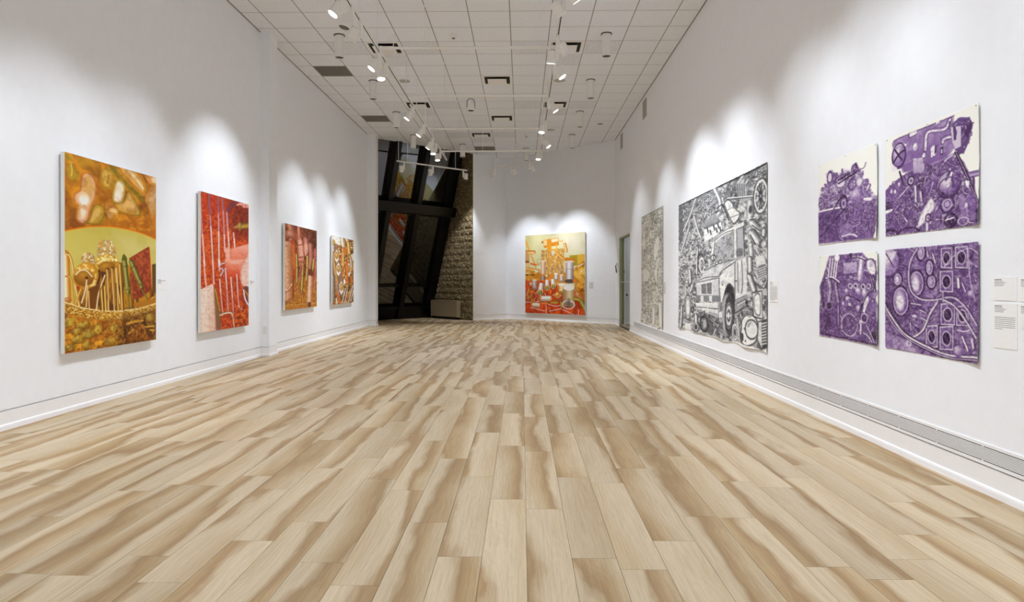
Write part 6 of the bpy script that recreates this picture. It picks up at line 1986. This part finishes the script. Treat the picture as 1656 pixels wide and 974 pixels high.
ART['purple2'] = dict(W=212, H=273, asp=0.8609, base=1.0, ramp=['27112f', '492a5e', '775592', 'b39fc2', 'f0eeec'], ops=[
 ('P','ecebe4',[-40,-123,1036,-23,1034,1056,-63,1019],1.5,1,0),
 ('P',0.66,[108,46,301,37,481,33,692,32,762,25,753,125,768,307,689,376,524,394,347,413,227,393,176,288,102,124],11.7,0.95,0,0.5),
 ('N',0.5,10,10,2,0.5,0.4,0.3,[108,46,301,37,481,33,692,32,762,25,753,125,768,307,689,376,524,394,347,413,227,393,176,288,102,124],8,3),
 ('N',0.8,16,16,3,0.55,0.4,0.2,[108,46,301,37,481,33,692,32,762,25,753,125,768,307,689,376,524,394,347,413,227,393,176,288,102,124],8,3),
 ('L',0.2,[103,110,111,54,301,39,692,32,762,27],7.3,1.0,None,1),
 ('P',0.98,[291,39,385,32,386,68,301,78],2.8,1,0),
 ('L',0.15,[291,39,301,78,386,68],7.0,1,None,0),
 ('P',0.98,[589,22,626,21,627,44,592,46],2.6,1,0),
 ('E',0.99,368,183,20.6,35.8,0,1.0,0.0),
 ('E',0.99,461,288,17.5,24.3,0,1.0,0.0),
 ('R',0.3,461,288,18.9,27.0,5.4,0,1.0),
 ('L',0.15,[476,240,487,109,535,86,677,112,723,52],40.3,1.0,None,1),
 ('T',0.6,1.0,[476,240,487,109,535,86,677,112,723,52],32.3,None,1,0.25),
 ('L',0.15,[654,224,669,196,761,201],38.8,1.0,None,1),
 ('T',0.6,1.0,[654,224,669,196,761,201],31.1,None,1,0.25),
 ('P',0.96,[533,242,557,229,590,229,580,321,537,330],2.7,1,0),
 ('P',0.1,[581,229,596,233,589,297,571,306],2.6,1,0),
 ('P',0.1,[631,269,661,264,660,336,634,335],2.6,1,0),
 ('P',0.9,[639,284,653,283,653,322,638,323],2.6,1,0),
 ('P',0.35,[723,103,817,61,910,92,944,161,910,284,856,381,788,363,747,250],5.1,0.95,0),
 ('K',[723,103,817,61,910,92,944,161,910,284,856,381,788,363,747,250],60,10.2,28.1,4,0.05,1,80,60,2,0.9),
 ('P',0.88,[734,119,830,137,830,311,775,321,747,250],3.8,0.9,0),
 ('L',0.2,[769,130,775,233],20.2,0.9,None,1),
 ('E',0.35,778,183,12.6,32.8,0,1.0,0.0),
 ('P',0.2,[857,207,923,130,936,170,890,266],3.7,0.9,0),
 ('P',0.5,[-15,540,81,485,191,435,313,406,477,403,660,381,802,392,856,455,960,677,1000,856,998,1000,625,997,0,995],9.0,0.95,0),
 ('N',0.3,10,10,5,0.5,0.6,0.25,[-15,540,81,485,191,435,313,406,477,403,660,381,802,392,856,455,960,677,1000,856,998,1000,625,997,0,995],8,3),
 ('K',[191,435,477,403,829,411,960,726,995,990,625,995,128,950],190,22.9,65.8,6,0.15,1,70,70,1.4,0.8),
 ('K',[-15,540,81,485,191,435,313,406,477,403,660,381,802,392,856,455,960,677,1000,856,998,1000,625,997,0,995],330,12.0,26.9,7,0.08,1,70,80,1.4,0.85),
 ('E',0.2,173,218,77.6,129.4,0,1.0,0.0),
 ('E',0.6,173,208,63.2,109.2,0,1,2.9,0.95),
 ('L',0.15,[104,270,177,202,248,178],20.4,1.0,None,1),
 ('L',0.15,[124,145,212,268],17.4,1.0,None,1),
 ('L',0.95,[114,120,179,102,257,136],20.4,1.0,None,1),
 ('R',0.25,173,213,71.9,117.9,10.1,0,1.0),
 ('P',0.95,[67,261,121,303,157,341,93,355],7.4,1.0,1),
 ('P',0.9,[340,289,449,306,454,445,346,430],4.2,1,0,0.7),
 ('L',0.12,[183,376,226,500,251,534],17.2,1.0,None,1),
 ('P',0.45,[-7,542,191,442,225,557,152,630,-9,632],7.5,0.9,0),
 ('E',0.95,126,561,13.1,18.9,0,1.0,0.0),
 ('E',0.95,176,501,12.9,18.7,0,1.0,0.0),
 ('E',0.95,80,552,13.2,19.1,0,1.0,0.0),
 ('R',0.15,317,495,33.4,41.7,11.1,0,1.0),
 ('R',0.85,317,495,19.5,25.0,8.3,0,1.0),
 ('L',0.9,[294,542,170,634],11.2,1.0,None,1),
 ('L',0.08,[-7,654,85,660],13.5,1,None,0),
 ('L',0.08,[-8,674,85,677],13.5,1,None,0),
 ('L',0.08,[-8,693,85,695],13.5,1,None,0),
 ('L',0.08,[-8,713,85,713],13.5,1,None,0),
 ('L',0.08,[-9,733,84,731],13.5,1,None,0),
 ('P',0.99,[-11,740,86,731,73,757,0,766],3.0,1.0,1),
 ('E',0.2,713,614,107.4,120.2,0,1.0,0.0),
 ('E',0.45,713,608,97.2,107.4,0,1,3.8,0.95),
 ('L',0.25,[688,570,731,508,759,636],20.6,0.8,None,1),
 ('L',0.95,[709,626,742,517],16.6,1.0,None,1),
 ('R',0.3,713,627,84.4,76.7,10.2,0,1.0),
 ('L',0.15,[598,630,687,700,800,708],18.3,1.0,None,1),
 ('R',0.2,700,787,59.0,69.2,12.8,0,1.0),
 ('E',0.75,700,787,43.6,51.3,0,1.0,0.0),
 ('R',0.35,701,783,25.6,30.8,7.7,0,1.0),
 ('P',0.97,[540,700,570,786,519,846,455,919,389,959,415,858,473,770],10.6,1.0,1),
 ('T',0.35,0.98,[500,897,499,993],40.1,None,1,0.25),
 ('R',0.15,507,878,24.0,34.7,10.7,0,1.0),
 ('R',0.08,735,930,48.4,58.6,17.8,0,1.0),
 ('E',0.1,735,943,33.1,38.2,0,1.0,0.0),
 ('L',0.95,[685,923,771,909],11.6,1.0,None,1),
 ('T',0.3,0.95,[370,558,376,698],35.8,None,1,0.25),
 ('T',0.2,0.9,[426,624,438,709],35.3,None,1,0.25),
 ('P',0.6,[811,748,855,718,907,890,853,958,827,878],6.3,0.9,1),
 ('R',0.85,856,952,42.2,32.3,8.7,0,1.0),
 ('P',0.5,[895,713,960,726,991,928,920,955],7.4,0.7,1),
 ('L',0.05,[774,349,849,504,921,669,995,806],13.9,1.0,None,1),
 ('L',0.05,[791,353,865,508,937,672,995,821],13.8,1.0,None,1),
 ('L',0.8,[785,355,857,508,929,673,995,813],5.0,1.0,None,1),
 ('P',0.98,[871,615,908,629,905,681,882,661],3.7,1.0,1),
 ('E',0.95,884,822,12.4,19.8,0,1.0,0.0),
 ('P',0.1,[972,876,1000,856,1000,990,979,988],4.9,0.9,0),
 ('R',0.1,52,1031,103.5,88.7,23.7,0,1.0),
 ('R',0.12,287,1011,112.0,70.0,14.0,0,1.0),
 ('N',0.12,46,56,41,0.56,0.18,0.15,[-15,540,81,485,191,435,313,406,477,403,660,381,802,392,856,455,960,677,1000,856,998,1000,625,997,0,995],8,3),
 ('N',0.98,46,56,42,0.57,0.22,0.12,[-15,540,81,485,191,435,313,406,477,403,660,381,802,392,856,455,960,677,1000,856,998,1000,625,997,0,995],8,3),
 ('N',0.4,40,46,43,0.56,0.3,0.15,[108,46,301,37,481,33,692,32,762,25,753,125,768,307,689,376,524,394,347,413,227,393,176,288,102,124],8,3),
])
ART['purple3'] = dict(W=133, H=213, asp=0.6716, base=1.0, ramp=['27112f', '492a5e', '775592', 'b39fc2', 'f0eeec'], ops=[
 ('P','ecebe4',[-116,-111,1052,-44,1043,1029,-124,1176],1.3,1,0),
 ('P',0.5,[193,14,477,8,754,3,819,69,930,96,976,176,983,298,943,399,980,577,989,799,997,992,5,989,-4,728,32,519,8,390,112,209],10.1,0.95,0),
 ('N',0.25,10,12,2,0.5,0.6,0.25,[193,14,477,8,754,3,819,69,930,96,976,176,983,298,943,399,980,577,989,799,997,992,5,989,-4,728,32,519,8,390,112,209],8,3),
 ('K',[193,14,477,8,754,3,819,69,930,96,976,176,983,298,943,399,980,577,989,799,997,992,5,989,-4,728,32,519,8,390,112,209],200,20.1,57.8,3,0.15,1,88,35,1.5,0.8),
 ('K',[193,14,477,8,754,3,819,69,930,96,976,176,983,298,943,399,980,577,989,799,997,992,5,989,-4,728,32,519,8,390,112,209],360,10.1,25.2,4,0.08,1,85,60,1.5,0.85),
 ('P',0.3,[7,675,399,678,397,935,5,986],25.9,0.55,0),
 ('P',0.3,[682,685,994,732,997,992,680,977],23.3,0.4,0),
 ('T',0.35,0.98,[222,47,182,267],30.0,None,1,0.25),
 ('T',0.35,0.98,[271,49,231,267],29.8,None,1,0.25),
 ('T',0.35,0.98,[319,51,279,268],29.6,None,1,0.25),
 ('T',0.35,0.98,[356,52,317,268],29.4,None,1,0.25),
 ('L',0.95,[132,280,250,268,373,323],15.2,1.0,None,1),
 ('L',0.12,[128,296,250,286,373,345],15.3,1.0,None,1),
 ('T',0.2,0.8,[191,299,220,412,190,564],57.9,None,1,0.25),
 ('T',0.15,0.75,[317,361,362,557],49.3,None,1,0.25),
 ('L',0.08,[81,338,60,454,89,620],28.2,0.7,None,1),
 ('E',0.03,193,615,30.2,40.2,0,1.0,0.0),
 ('R',0.6,193,608,37.7,50.3,8.8,0,1.0),
 ('T',0.1,0.7,[362,606,364,827],31.8,None,1,0.25),
 ('P',0.12,[109,682,208,715,207,878,108,900],10.2,0.7,1),
 ('E',0.98,338,39,31.9,39.3,0,1.0,0.0),
 ('P',0.8,[440,106,669,106,672,222,564,233,446,240],4.8,1,0,0.62),
 ('L',0.15,[440,104,446,244,672,226],8.5,1,None,0),
 ('T',0.55,0.98,[753,67,718,287],62.2,None,1,0.25),
 ('L',0.1,[574,58,686,52,802,92],16.6,1.0,None,1),
 ('L',0.9,[574,48,687,43,803,80],9.5,1.0,None,1),
 ('P',0.1,[557,0,584,1,592,61,566,60],3.6,1.0,1),
 ('P',0.1,[653,2,673,3,673,40,652,39],3.5,1.0,1),
 ('P',0.98,[827,104,899,89,964,164,960,226,898,242,834,184],5.7,1.0,1),
 ('L',0.15,[802,92,915,84,971,175,966,242],9.1,1.0,None,1),
 ('E',0.8,895,134,24.8,33.8,0,0.8,4.5),
 ('E',0.85,563,370,26.1,33.2,0,1.0,0.0),
 ('E',0.12,563,370,13.0,16.6,0,1.0,0.0),
 ('E',0.85,650,369,25.7,32.7,0,1.0,0.0),
 ('E',0.12,650,369,12.9,16.4,0,1.0,0.0),
 ('E',0.85,767,377,25.3,32.2,0,1.0,0.0),
 ('E',0.12,767,377,12.6,16.1,0,1.0,0.0),
 ('E',0.85,852,372,25.0,31.8,0,1.0,0.0),
 ('E',0.12,852,372,12.5,15.9,0,1.0,0.0),
 ('E',0.6,501,431,26.3,31.1,0,1,2.4,1.0),
 ('E',0.6,692,427,32.5,39.5,0,1,2.3,1.0),
 ('E',0.6,792,448,29.8,57.2,0,1,2.3,1.0),
 ('E',0.6,518,515,26.3,31.0,0,1,2.4,1.0),
 ('E',0.6,445,578,16.9,31.4,0,1,2.4,1.0),
 ('E',0.6,696,620,25.6,37.2,0,1,2.3,1.0),
 ('E',0.6,840,504,22.7,27.3,0,1,2.3,1.0),
 ('L',0.08,[455,529,491,482,580,489,716,537],13.3,1.0,None,1),
 ('L',0.08,[882,264,936,388,848,435,766,553,716,659],20.3,1.0,None,1),
 ('L',0.8,[874,264,925,386,839,433,756,551],6.8,1.0,None,1),
 ('L',0.98,[828,521,779,646],38.7,0.9,22.9,1),
 ('E',0.2,789,724,34.4,50.4,0,1.0,0.0),
 ('R',0.9,788,719,32.1,48.1,6.9,0,1.0),
 ('E',0.3,546,813,95.1,133.1,0,0.7,4.8),
 ('R',0.85,546,813,87.9,126.0,9.5,0,1.0),
 ('K',[435,712,665,697,663,897,434,919],40,9.7,21.8,5,0.1,0.9,90,60,2.5,0.9),
 ('E',0.9,735,768,19.6,25.4,0,1.0,0.0),
 ('T',0.4,0.95,[740,785,734,890],27.7,None,1,0.25),
 ('P',0.04,[885,859,989,834,991,934,908,932],4.5,1,0),
 ('T',0.4,1,[772,877,861,912,939,993],14.9,None,1,0.25),
 ('T',0.4,0.98,[826,795,893,875,969,984],12.5,None,1,0.25),
 ('L',0.08,[5,960,397,971,680,977,997,981],20.8,0.8,None,0),
 ('L',0.7,[207,909,275,916],11.3,1.0,None,1),
 ('N',0.1,40,56,41,0.56,0.18,0.15,[193,14,477,8,754,3,819,69,930,96,976,176,983,298,943,399,980,577,989,799,997,992,5,989,-4,728,32,519,8,390,112,209],8,3),
 ('N',0.98,40,56,42,0.58,0.22,0.12,[193,14,477,8,754,3,819,69,930,96,976,176,983,298,943,399,980,577,989,799,997,992,5,989,-4,728,32,519,8,390,112,209],8,3),
])
ART['purple4'] = dict(W=212, H=275, asp=0.8548, base=0.45, ramp=['27112f', '492a5e', '775592', 'b39fc2', 'f0eeec'], ops=[
 ('N',0.3,9,11,1,0.5,0.7,0.25,None,8,3),
 ('N',0.7,14,16,2,0.58,0.5,0.2,None,8,3),
 ('K',[-21,-15,1017,-12,1008,1015,-23,1010],240,24.5,68.0,3,0.15,0.8,80,70,1.1,0.7),
 ('K',[-21,-15,1017,-12,1008,1015,-23,1010],420,12.2,29.9,4,0.1,0.9,80,80,1.3,0.8),
 ('N',0.75,30,40,21,0.56,0.4,0.15,None,8,3),
 ('P',0.22,[0,286,145,326,334,517,299,724,53,717,-5,531],40.8,0.5,0),
 ('P',0.25,[562,48,798,223,987,491,794,499,639,434],47.9,0.35,0),
 ('P',0.6,[15,856,280,931,431,1000,13,992],27.1,0.6,0),
 ('N',0.85,14,16,6,0.55,0.6,0.2,[16,829,280,905,460,1008,12,1006],20,3),
 ('E',0.28,38,124,145.6,172.6,0,1.0,0.0),
 ('E',0.6,33,124,118.8,140.4,0,1,4.1,0.98),
 ('P',0.95,[13,55,151,23,64,138],13.6,0.8,1),
 ('L',0.3,[14,42,114,180],13.6,1.0,None,1),
 ('L',0.1,[121,4,134,-13],9.3,0.9,None,1),
 ('L',0.1,[141,21,157,6],9.2,0.9,None,1),
 ('L',0.1,[158,40,177,28],9.2,0.9,None,1),
 ('L',0.1,[172,61,192,52],9.1,0.9,None,1),
 ('L',0.1,[182,84,203,79],9.1,0.9,None,1),
 ('L',0.1,[187,108,210,106],9.1,0.9,None,1),
 ('L',0.1,[188,133,211,134],9.1,0.9,None,1),
 ('L',0.1,[185,157,208,162],9.1,0.9,None,1),
 ('L',0.1,[178,180,199,188],9.1,0.9,None,1),
 ('L',0.1,[166,202,186,213],9.2,0.9,None,1),
 ('L',0.1,[151,222,168,236],9.2,0.9,None,1),
 ('L',0.1,[132,239,147,255],9.2,0.9,None,1),
 ('L',0.1,[110,253,122,272],9.3,0.9,None,1),
 ('L',0.1,[86,263,94,284],9.3,0.9,None,1),
 ('L',0.1,[60,270,65,291],9.4,0.9,None,1),
 ('L',0.1,[33,272,34,294],9.4,0.9,None,1),
 ('R',0.1,199,516,83.1,140.2,20.8,0,1.0),
 ('R',0.75,199,516,72.7,127.2,11.7,0,1.0),
 ('E',0.5,199,516,64.9,116.8,0,1,3.9,0.98),
 ('E',0.98,192,536,40.0,70.1,0,0.85,10.4),
 ('R',0.1,383,341,69.7,117.1,19.9,0,1.0),
 ('R',0.75,383,341,59.8,104.6,11.2,0,1.0),
 ('E',0.5,383,341,52.3,94.6,0,1,3.7,0.95),
 ('E',0.95,376,357,32.9,57.6,0,0.85,10.0),
 ('R',0.1,162,303,44.5,62.9,21.0,0,1.0),
 ('R',0.75,162,303,34.0,49.8,11.8,0,1.0),
 ('E',0.5,162,303,26.2,39.3,0,1,3.9,0.98),
 ('E',0.98,155,310,18.8,27.4,0,0.85,10.5),
 ('R',0.1,544,326,38.5,60.1,19.2,0,1.0),
 ('R',0.75,544,326,28.9,48.1,10.8,0,1.0),
 ('E',0.5,544,326,21.6,38.5,0,1,3.6,0.8),
 ('E',0.8,538,334,15.9,26.5,0,0.85,9.6),
 ('R',0.1,436,53,36.9,68.9,19.7,0,1.0),
 ('R',0.75,436,53,27.1,56.6,11.1,0,1.0),
 ('E',0.5,436,53,19.7,46.8,0,1,3.7,0.85),
 ('E',0.85,430,61,14.9,31.2,0,0.85,9.9),
 ('R',0.1,525,198,33.8,65.2,19.3,0,1.0),
 ('R',0.75,525,198,24.1,53.1,10.9,0,1.0),
 ('E',0.5,525,198,16.9,43.5,0,1,3.6,0.85),
 ('E',0.85,519,206,13.3,29.3,0,0.85,9.7),
 ('P',0.08,[632,21,761,25,760,220,631,214],3.5,1,0),
 ('P',0.85,[640,26,753,27,753,213,640,205],3.5,1,0),
 ('P',0.42,[652,39,743,39,741,201,651,193],4.7,1,0),
 ('K',[656,44,740,45,738,196,653,191],26,5.9,11.7,514,0.3,0.98,90,60,2.5,0.9),
 ('R',0.85,696,121,30.0,53.8,7.0,0,1.0),
 ('E',0.03,696,121,25.0,46.6,0,1.0,0.0),
 ('L',0.35,[685,106,711,149],10.5,1.0,None,1),
 ('P',0.08,[769,19,905,24,904,223,768,218],3.4,1,0),
 ('P',0.85,[776,24,897,26,897,216,776,209],3.4,1,0),
 ('P',0.42,[788,36,888,37,886,205,786,197],4.6,1,0),
 ('K',[791,41,885,43,883,200,789,195],26,5.7,11.4,608,0.3,0.98,90,60,2.5,0.9),
 ('R',0.85,836,121,33.3,55.7,6.8,0,1.0),
 ('E',0.03,836,121,27.7,48.3,0,1.0,0.0),
 ('L',0.35,[827,107,851,149],10.2,1.0,None,1),
 ('P',0.08,[620,226,768,224,767,426,620,427],3.5,1,0),
 ('P',0.85,[628,231,760,227,760,419,628,417],3.5,1,0),
 ('P',0.42,[640,243,750,239,748,408,639,405],4.7,1,0),
 ('K',[644,248,747,245,745,403,642,402],26,5.9,11.8,680,0.3,0.98,90,60,2.5,0.9),
 ('R',0.85,694,326,35.0,55.9,7.0,0,1.0),
 ('E',0.03,694,326,29.1,48.5,0,1.0,0.0),
 ('L',0.35,[683,312,709,354],10.5,1.0,None,1),
 ('P',0.08,[781,529,914,519,913,704,781,714],3.4,1,0),
 ('P',0.85,[789,534,907,521,906,698,788,704],3.4,1,0),
 ('P',0.42,[800,544,897,534,896,688,799,692],4.6,1,0),
 ('K',[803,549,894,540,892,684,801,689],26,5.7,11.4,1066,0.3,0.98,90,60,2.5,0.9),
 ('R',0.85,847,617,32.5,51.5,6.8,0,1.0),
 ('E',0.03,847,617,27.1,44.6,0,1.0,0.0),
 ('L',0.35,[837,604,861,643],10.2,1.0,None,1),
 ('P',0.08,[629,515,786,504,786,709,628,720],3.5,1,0),
 ('P',0.85,[637,519,779,506,778,703,637,710],3.5,1,0),
 ('P',0.42,[649,531,768,519,767,692,648,697],4.7,1,0),
 ('K',[653,535,766,525,763,688,650,695],26,5.9,11.7,932,0.3,0.98,90,60,2.5,0.9),
 ('R',0.85,707,613,37.6,57.2,7.0,0,1.0),
 ('E',0.03,707,613,31.4,49.5,0,1.0,0.0),
 ('L',0.35,[697,599,723,640],10.5,1.0,None,1),
 ('P',0.08,[474,727,618,709,617,923,473,939],3.7,1,0),
 ('P',0.85,[482,731,609,712,609,917,482,928],3.7,1,0),
 ('P',0.42,[495,742,598,727,597,906,494,914],4.9,1,0),
 ('K',[499,746,595,733,593,902,497,912],26,6.1,12.1,990,0.3,0.98,90,60,2.5,0.9),
 ('R',0.85,545,825,32.5,59.1,7.2,0,1.0),
 ('E',0.03,545,825,27.0,51.3,0,1.0,0.0),
 ('L',0.35,[534,812,561,852],10.8,1.0,None,1),
 ('P',0.08,[620,721,773,703,772,925,619,944],3.5,1,0),
 ('P',0.85,[628,725,765,706,765,919,628,933],3.5,1,0),
 ('P',0.42,[640,736,755,720,753,909,639,920],4.7,1,0),
 ('K',[644,740,752,726,749,905,641,917],26,5.9,11.8,1100,0.3,0.98,90,60,2.5,0.9),
 ('R',0.85,696,824,36.3,62.2,7.0,0,1.0),
 ('E',0.03,696,824,30.3,53.9,0,1.0,0.0),
 ('L',0.35,[686,811,711,850],10.5,1.0,None,1),
 ('T',0.12,0.85,[396,19,318,135,299,288,328,416,433,486,583,486,744,457,844,508,915,583,984,678],29.8,None,1,0.25),
 ('T',0.1,0.9,[665,483,768,529,866,632,983,783],28.1,None,1,0.25),
 ('T',0.1,0.95,[610,506,524,632,457,773,343,853,234,820,54,677],28.5,None,1,0.25),
 ('L',0.05,[-14,545,54,636,154,749,250,842,476,926,709,978,997,957],59.9,0.8,None,1),
 ('T',0.1,0.95,[-14,545,54,636,154,749,250,834,476,914,710,962,997,940],35.4,None,1,0.25),
 ('T',0.1,0.8,[-6,585,87,728,265,866,490,942,722,986,997,964],19.1,None,1,0.25),
 ('L',0.9,[669,202,749,117,900,46,993,96],5.9,1.0,None,1),
 ('L',0.9,[899,57,909,226,928,360,964,481],5.6,1.0,None,1),
 ('L',0.85,[660,409,662,504],8.2,1.0,None,1),
 ('T',0.2,0.98,[810,303,815,372],34.1,None,1,0.25),
 ('T',0.15,0.95,[852,792,904,898],27.1,None,1,0.25),
 ('T',0.15,0.9,[947,803,958,869],37.6,None,1,0.25),
 ('E',0.5,810,922,38.7,52.3,0,1,4.6,0.95),
 ('L',0.9,[803,739,865,745,913,729],10.3,1.0,None,1),
 ('R',0.9,292,923,20.3,22.9,8.9,0,1.0),
 ('E',0.6,924,427,24.5,28.9,0,1,3.3,0.98),
 ('T',0.2,0.9,[312,723,321,786],17.7,None,1,0.25),
 ('E',0.7,362,655,27.5,17.5,0,1,3.8,1),
 ('T',0.15,0.9,[562,72,588,158],21.6,None,1,0.25),
 ('T',0.15,0.9,[506,44,512,94],21.8,None,1,0.25),
 ('T',0.15,0.9,[326,530,424,539],22.7,None,1,0.25),
 ('T',0.15,0.9,[423,589,482,610],22.2,None,1,0.25),
 ('T',0.15,0.9,[437,662,480,678],22.2,None,1,0.25),
 ('T',0.15,0.9,[846,338,876,405],20.3,None,1,0.25),
 ('N',0.12,46,56,41,0.57,0.18,0.15,None,8,3),
 ('N',0.95,46,56,42,0.59,0.22,0.12,None,8,3),
])

# ------------------------------------------------------------------ pictures on the walls
def picture_mesh(name, key, fn, parent, skirt=None, gain=1.12):
    """fine grid in the picture plane carrying its pigment; skirt(u, v) gives the rim that turns back to the wall"""
    d = ART[key]
    c = Canvas(d['W'], d['H'], d['asp'], d['base'], d['ramp']).run(d['ops'])
    W, H = d['W'], d['H']
    U, V = np.meshgrid(np.linspace(0, 1, W), np.linspace(0, 1, H))
    co = fn(U.ravel(), V.ravel())                                   # n x 3
    col = c.linear(1.18 if key == 'gold' else gain).reshape(-1, 3)
    idx = np.arange(W * H).reshape(H, W)
    quads = np.stack([idx[:-1, :-1], idx[1:, :-1], idx[1:, 1:], idx[:-1, 1:]], -1).reshape(-1, 4)
    if skirt is not None:
        ring = np.concatenate([idx[0, :-1], idx[:-1, -1], idx[-1, :0:-1], idx[:0:-1, 0]])
        rc = skirt(U.ravel()[ring], V.ravel()[ring])
        n0 = len(co)
        co = np.concatenate([co, rc]); col = np.concatenate([col, np.tile(np.array([[0.62, 0.58, 0.47]]), (len(ring), 1))])
        a = np.arange(len(ring)); b = (a + 1) % len(ring)
        quads = np.concatenate([quads, np.stack([ring[a], ring[b], n0 + b, n0 + a], -1)])
    me = bpy.data.meshes.new(name)
    me.vertices.add(len(co)); me.vertices.foreach_set('co', co.astype(np.float32).ravel())
    me.loops.add(len(quads) * 4); me.loops.foreach_set('vertex_index', quads.astype(np.int32).ravel())
    me.polygons.add(len(quads)); me.polygons.foreach_set('loop_start', np.arange(0, len(quads) * 4, 4, dtype=np.int32))
    me.update(calc_edges=True)
    at = me.color_attributes.new('pigment', 'FLOAT_COLOR', 'POINT')
    at.data.foreach_set('color', np.concatenate([col, np.ones((len(col), 1))], 1).astype(np.float32).ravel())
    me.materials.append(M['art'])
    me.validate()
    o = bpy.data.objects.new(name, me); COL.objects.link(o)
    if parent: o.parent = parent
    return o

def canvas_picture(key, base, ux, nrm, w, z0, z1, label, stand=0.020, thick=0.038):
    """stretched canvas hung on a cleat: base = wall point under its left edge seen from the room"""
    ux, nrm = Vector((ux[0], ux[1], 0)), Vector((nrm[0], nrm[1], 0)); uz = Vector((0, 0, 1))
    r = empty('oil_painting', (base[0], base[1], z0))
    h = z1 - z0
    def slab(x0, x1, a0, a1, d0, d1):
        v = [ux * x + uz * z + nrm * dd for dd in (d0, d1) for z in (a0, a1) for x in (x0, x1)]
        return MB().add(v, [(0, 2, 3, 1), (4, 5, 7, 6), (0, 1, 5, 4), (2, 6, 7, 3), (0, 4, 6, 2), (1, 3, 7, 5)])
    slab(0, w, 0, h, stand, stand + thick - 0.0006).obj('stretched_canvas', M['canvas'], r)
    slab(0.12, w - 0.12, h - 0.2, h - 0.12, 0.0, stand).obj('hanging_cleat', M['heater'], r)
    def fn(U, V):
        D = stand + thick
        return np.stack([ux.x * U * w + nrm.x * D, ux.y * U * w + nrm.y * D, (1 - V) * h], -1)
    picture_mesh('painted_surface', key, fn, r)
    tag(r, label, 'painting', 'oil paintings on white canvases')
    return r
LW = dict(ux=(0, 1), nrm=(1, 0))
canvas_picture('gold', (XL, 5.932), w=1.493, z0=0.543, z1=2.350, label='tall golden painting of transistors and green pens under pale pebbles', **LW)
canvas_picture('red', (XL, 8.472), w=1.490, z0=0.538, z1=2.342, label='red painting with pale vertical wires and a cream block', **LW)
canvas_picture('copper', (XL, 11.507), w=1.784, z0=0.698, z1=2.202, label='copper and pink painting of upright tubes, left of the two beyond the pilaster', **LW)
canvas_picture('connector', (XL, 14.405), w=1.804, z0=0.693, z1=2.195, label='amber painting of white connectors, farthest on the left wall', **LW)
pb_ = K_ + Q_ * 0.877
canvas_picture('stilllife', (pb_.x, pb_.y), ux=(Q_.x, Q_.y), nrm=(QN.x, QN.y), w=2.314, z0=0.228, z1=2.634, label='large orange still life of cans and wires on the end wall')

def paper_picture(name, key, y_left, y_right, z0, z1, label, cat, group, curl, seed, wave=0.0, rag=0.003):
    """loose sheet pinned to the right wall; seen from the room its left edge is the far one"""
    w = y_left - y_right; h = z1 - z0
    r = empty(name, (XR, y_left, z0))
    pr = np.random.RandomState(seed)
    tab = pr.rand(4, 240)
    def jag(t, k):
        x = t * 200; i = x.astype(int); f = x - i
        return (tab[k][i] * (1 - f) + tab[k][i + 1] * f - 0.5) * 2
    def lift(U, V):
        e = np.clip((U - 0.80) / 0.20, 0, 1) ** 2
        return 0.004 + curl * e * (0.35 + 0.65 * np.abs(V - 0.45) * 1.6) + wave * (1 + np.sin(U * 23 + seed)) * np.clip((V - 0.8) / 0.2, 0, 1) ** 2 + 0.0015 * (1 + np.sin(U * 5 + V * 3))
    def fn(U, V, D=None):
        du = rag * (jag(V, 0) * (1 - U) ** 12 + jag(V, 1) * U ** 12)
        dv = rag * (jag(U, 2) * (1 - V) ** 12 + jag(U, 3) * V ** 12) + wave * 1.2 * np.sin(U * 31 + seed) * V ** 20
        x = -(lift(U, V) if D is None else np.full_like(U, D))
        return np.stack([x, -U * w - du, (1 - V) * h - dv], -1)
    def sk(U, V):
        q = fn(U, V); q[:, 0] += 0.0022
        return q
    o = picture_mesh('paper_sheet', key, fn, r, sk)
    for (u, v) in ((0.02, 0.015), (0.98, 0.015), (0.5, 0.015)):
        q = fn(np.array([u]), np.array([v]))[0]
        MB().lathe([(0.0045, 0.0), (0.0045, 0.002), (0.001, 0.003)], 8, Matrix.Translation((q[0] - 0.0003, q[1], q[2])) @ Matrix.Rotation(-math.pi / 2, 4, 'Y')).obj('pin', M['brass'], r)
    tag(r, label, cat, group)
    return r
PG = 'unframed purple drawings on paper'
paper_picture('purple_drawing', 'purple1', 5.908, 4.927, 1.508, 2.204, 'purple drawing of a belt driven engine, upper left of the four sheets', 'drawing', PG, 0.016, 3)
paper_picture('purple_drawing', 'purple2', 4.824, 3.840, 1.511, 2.203, 'purple drawing of plates and pipes, upper right of the four sheets', 'drawing', PG, 0.012, 4)
paper_picture('purple_drawing', 'purple3', 5.887, 4.921, 0.716, 1.411, 'purple drawing of an engine front, lower left of the four sheets', 'drawing', PG, 0.014, 5)
paper_picture('purple_drawing', 'purple4', 4.828, 3.842, 0.718, 1.413, 'purple drawing of cables and oval sockets, lower right of the four sheets', 'drawing', PG, 0.014, 6)
paper_picture('charcoal_drawing', 'truck', 11.144, 7.129, 0.436, 2.452, 'huge black and white drawing of an old truck among scrap', 'drawing', 'large monochrome drawings on paper', 0.010, 7, 0.008, 0.004)
paper_picture('charcoal_drawing', 'pale', 14.598, 12.380, 0.325, 2.588, 'pale grey crowded drawing left of the truck drawing', 'drawing', 'large monochrome drawings on paper', 0.008, 8, 0.010, 0.004)
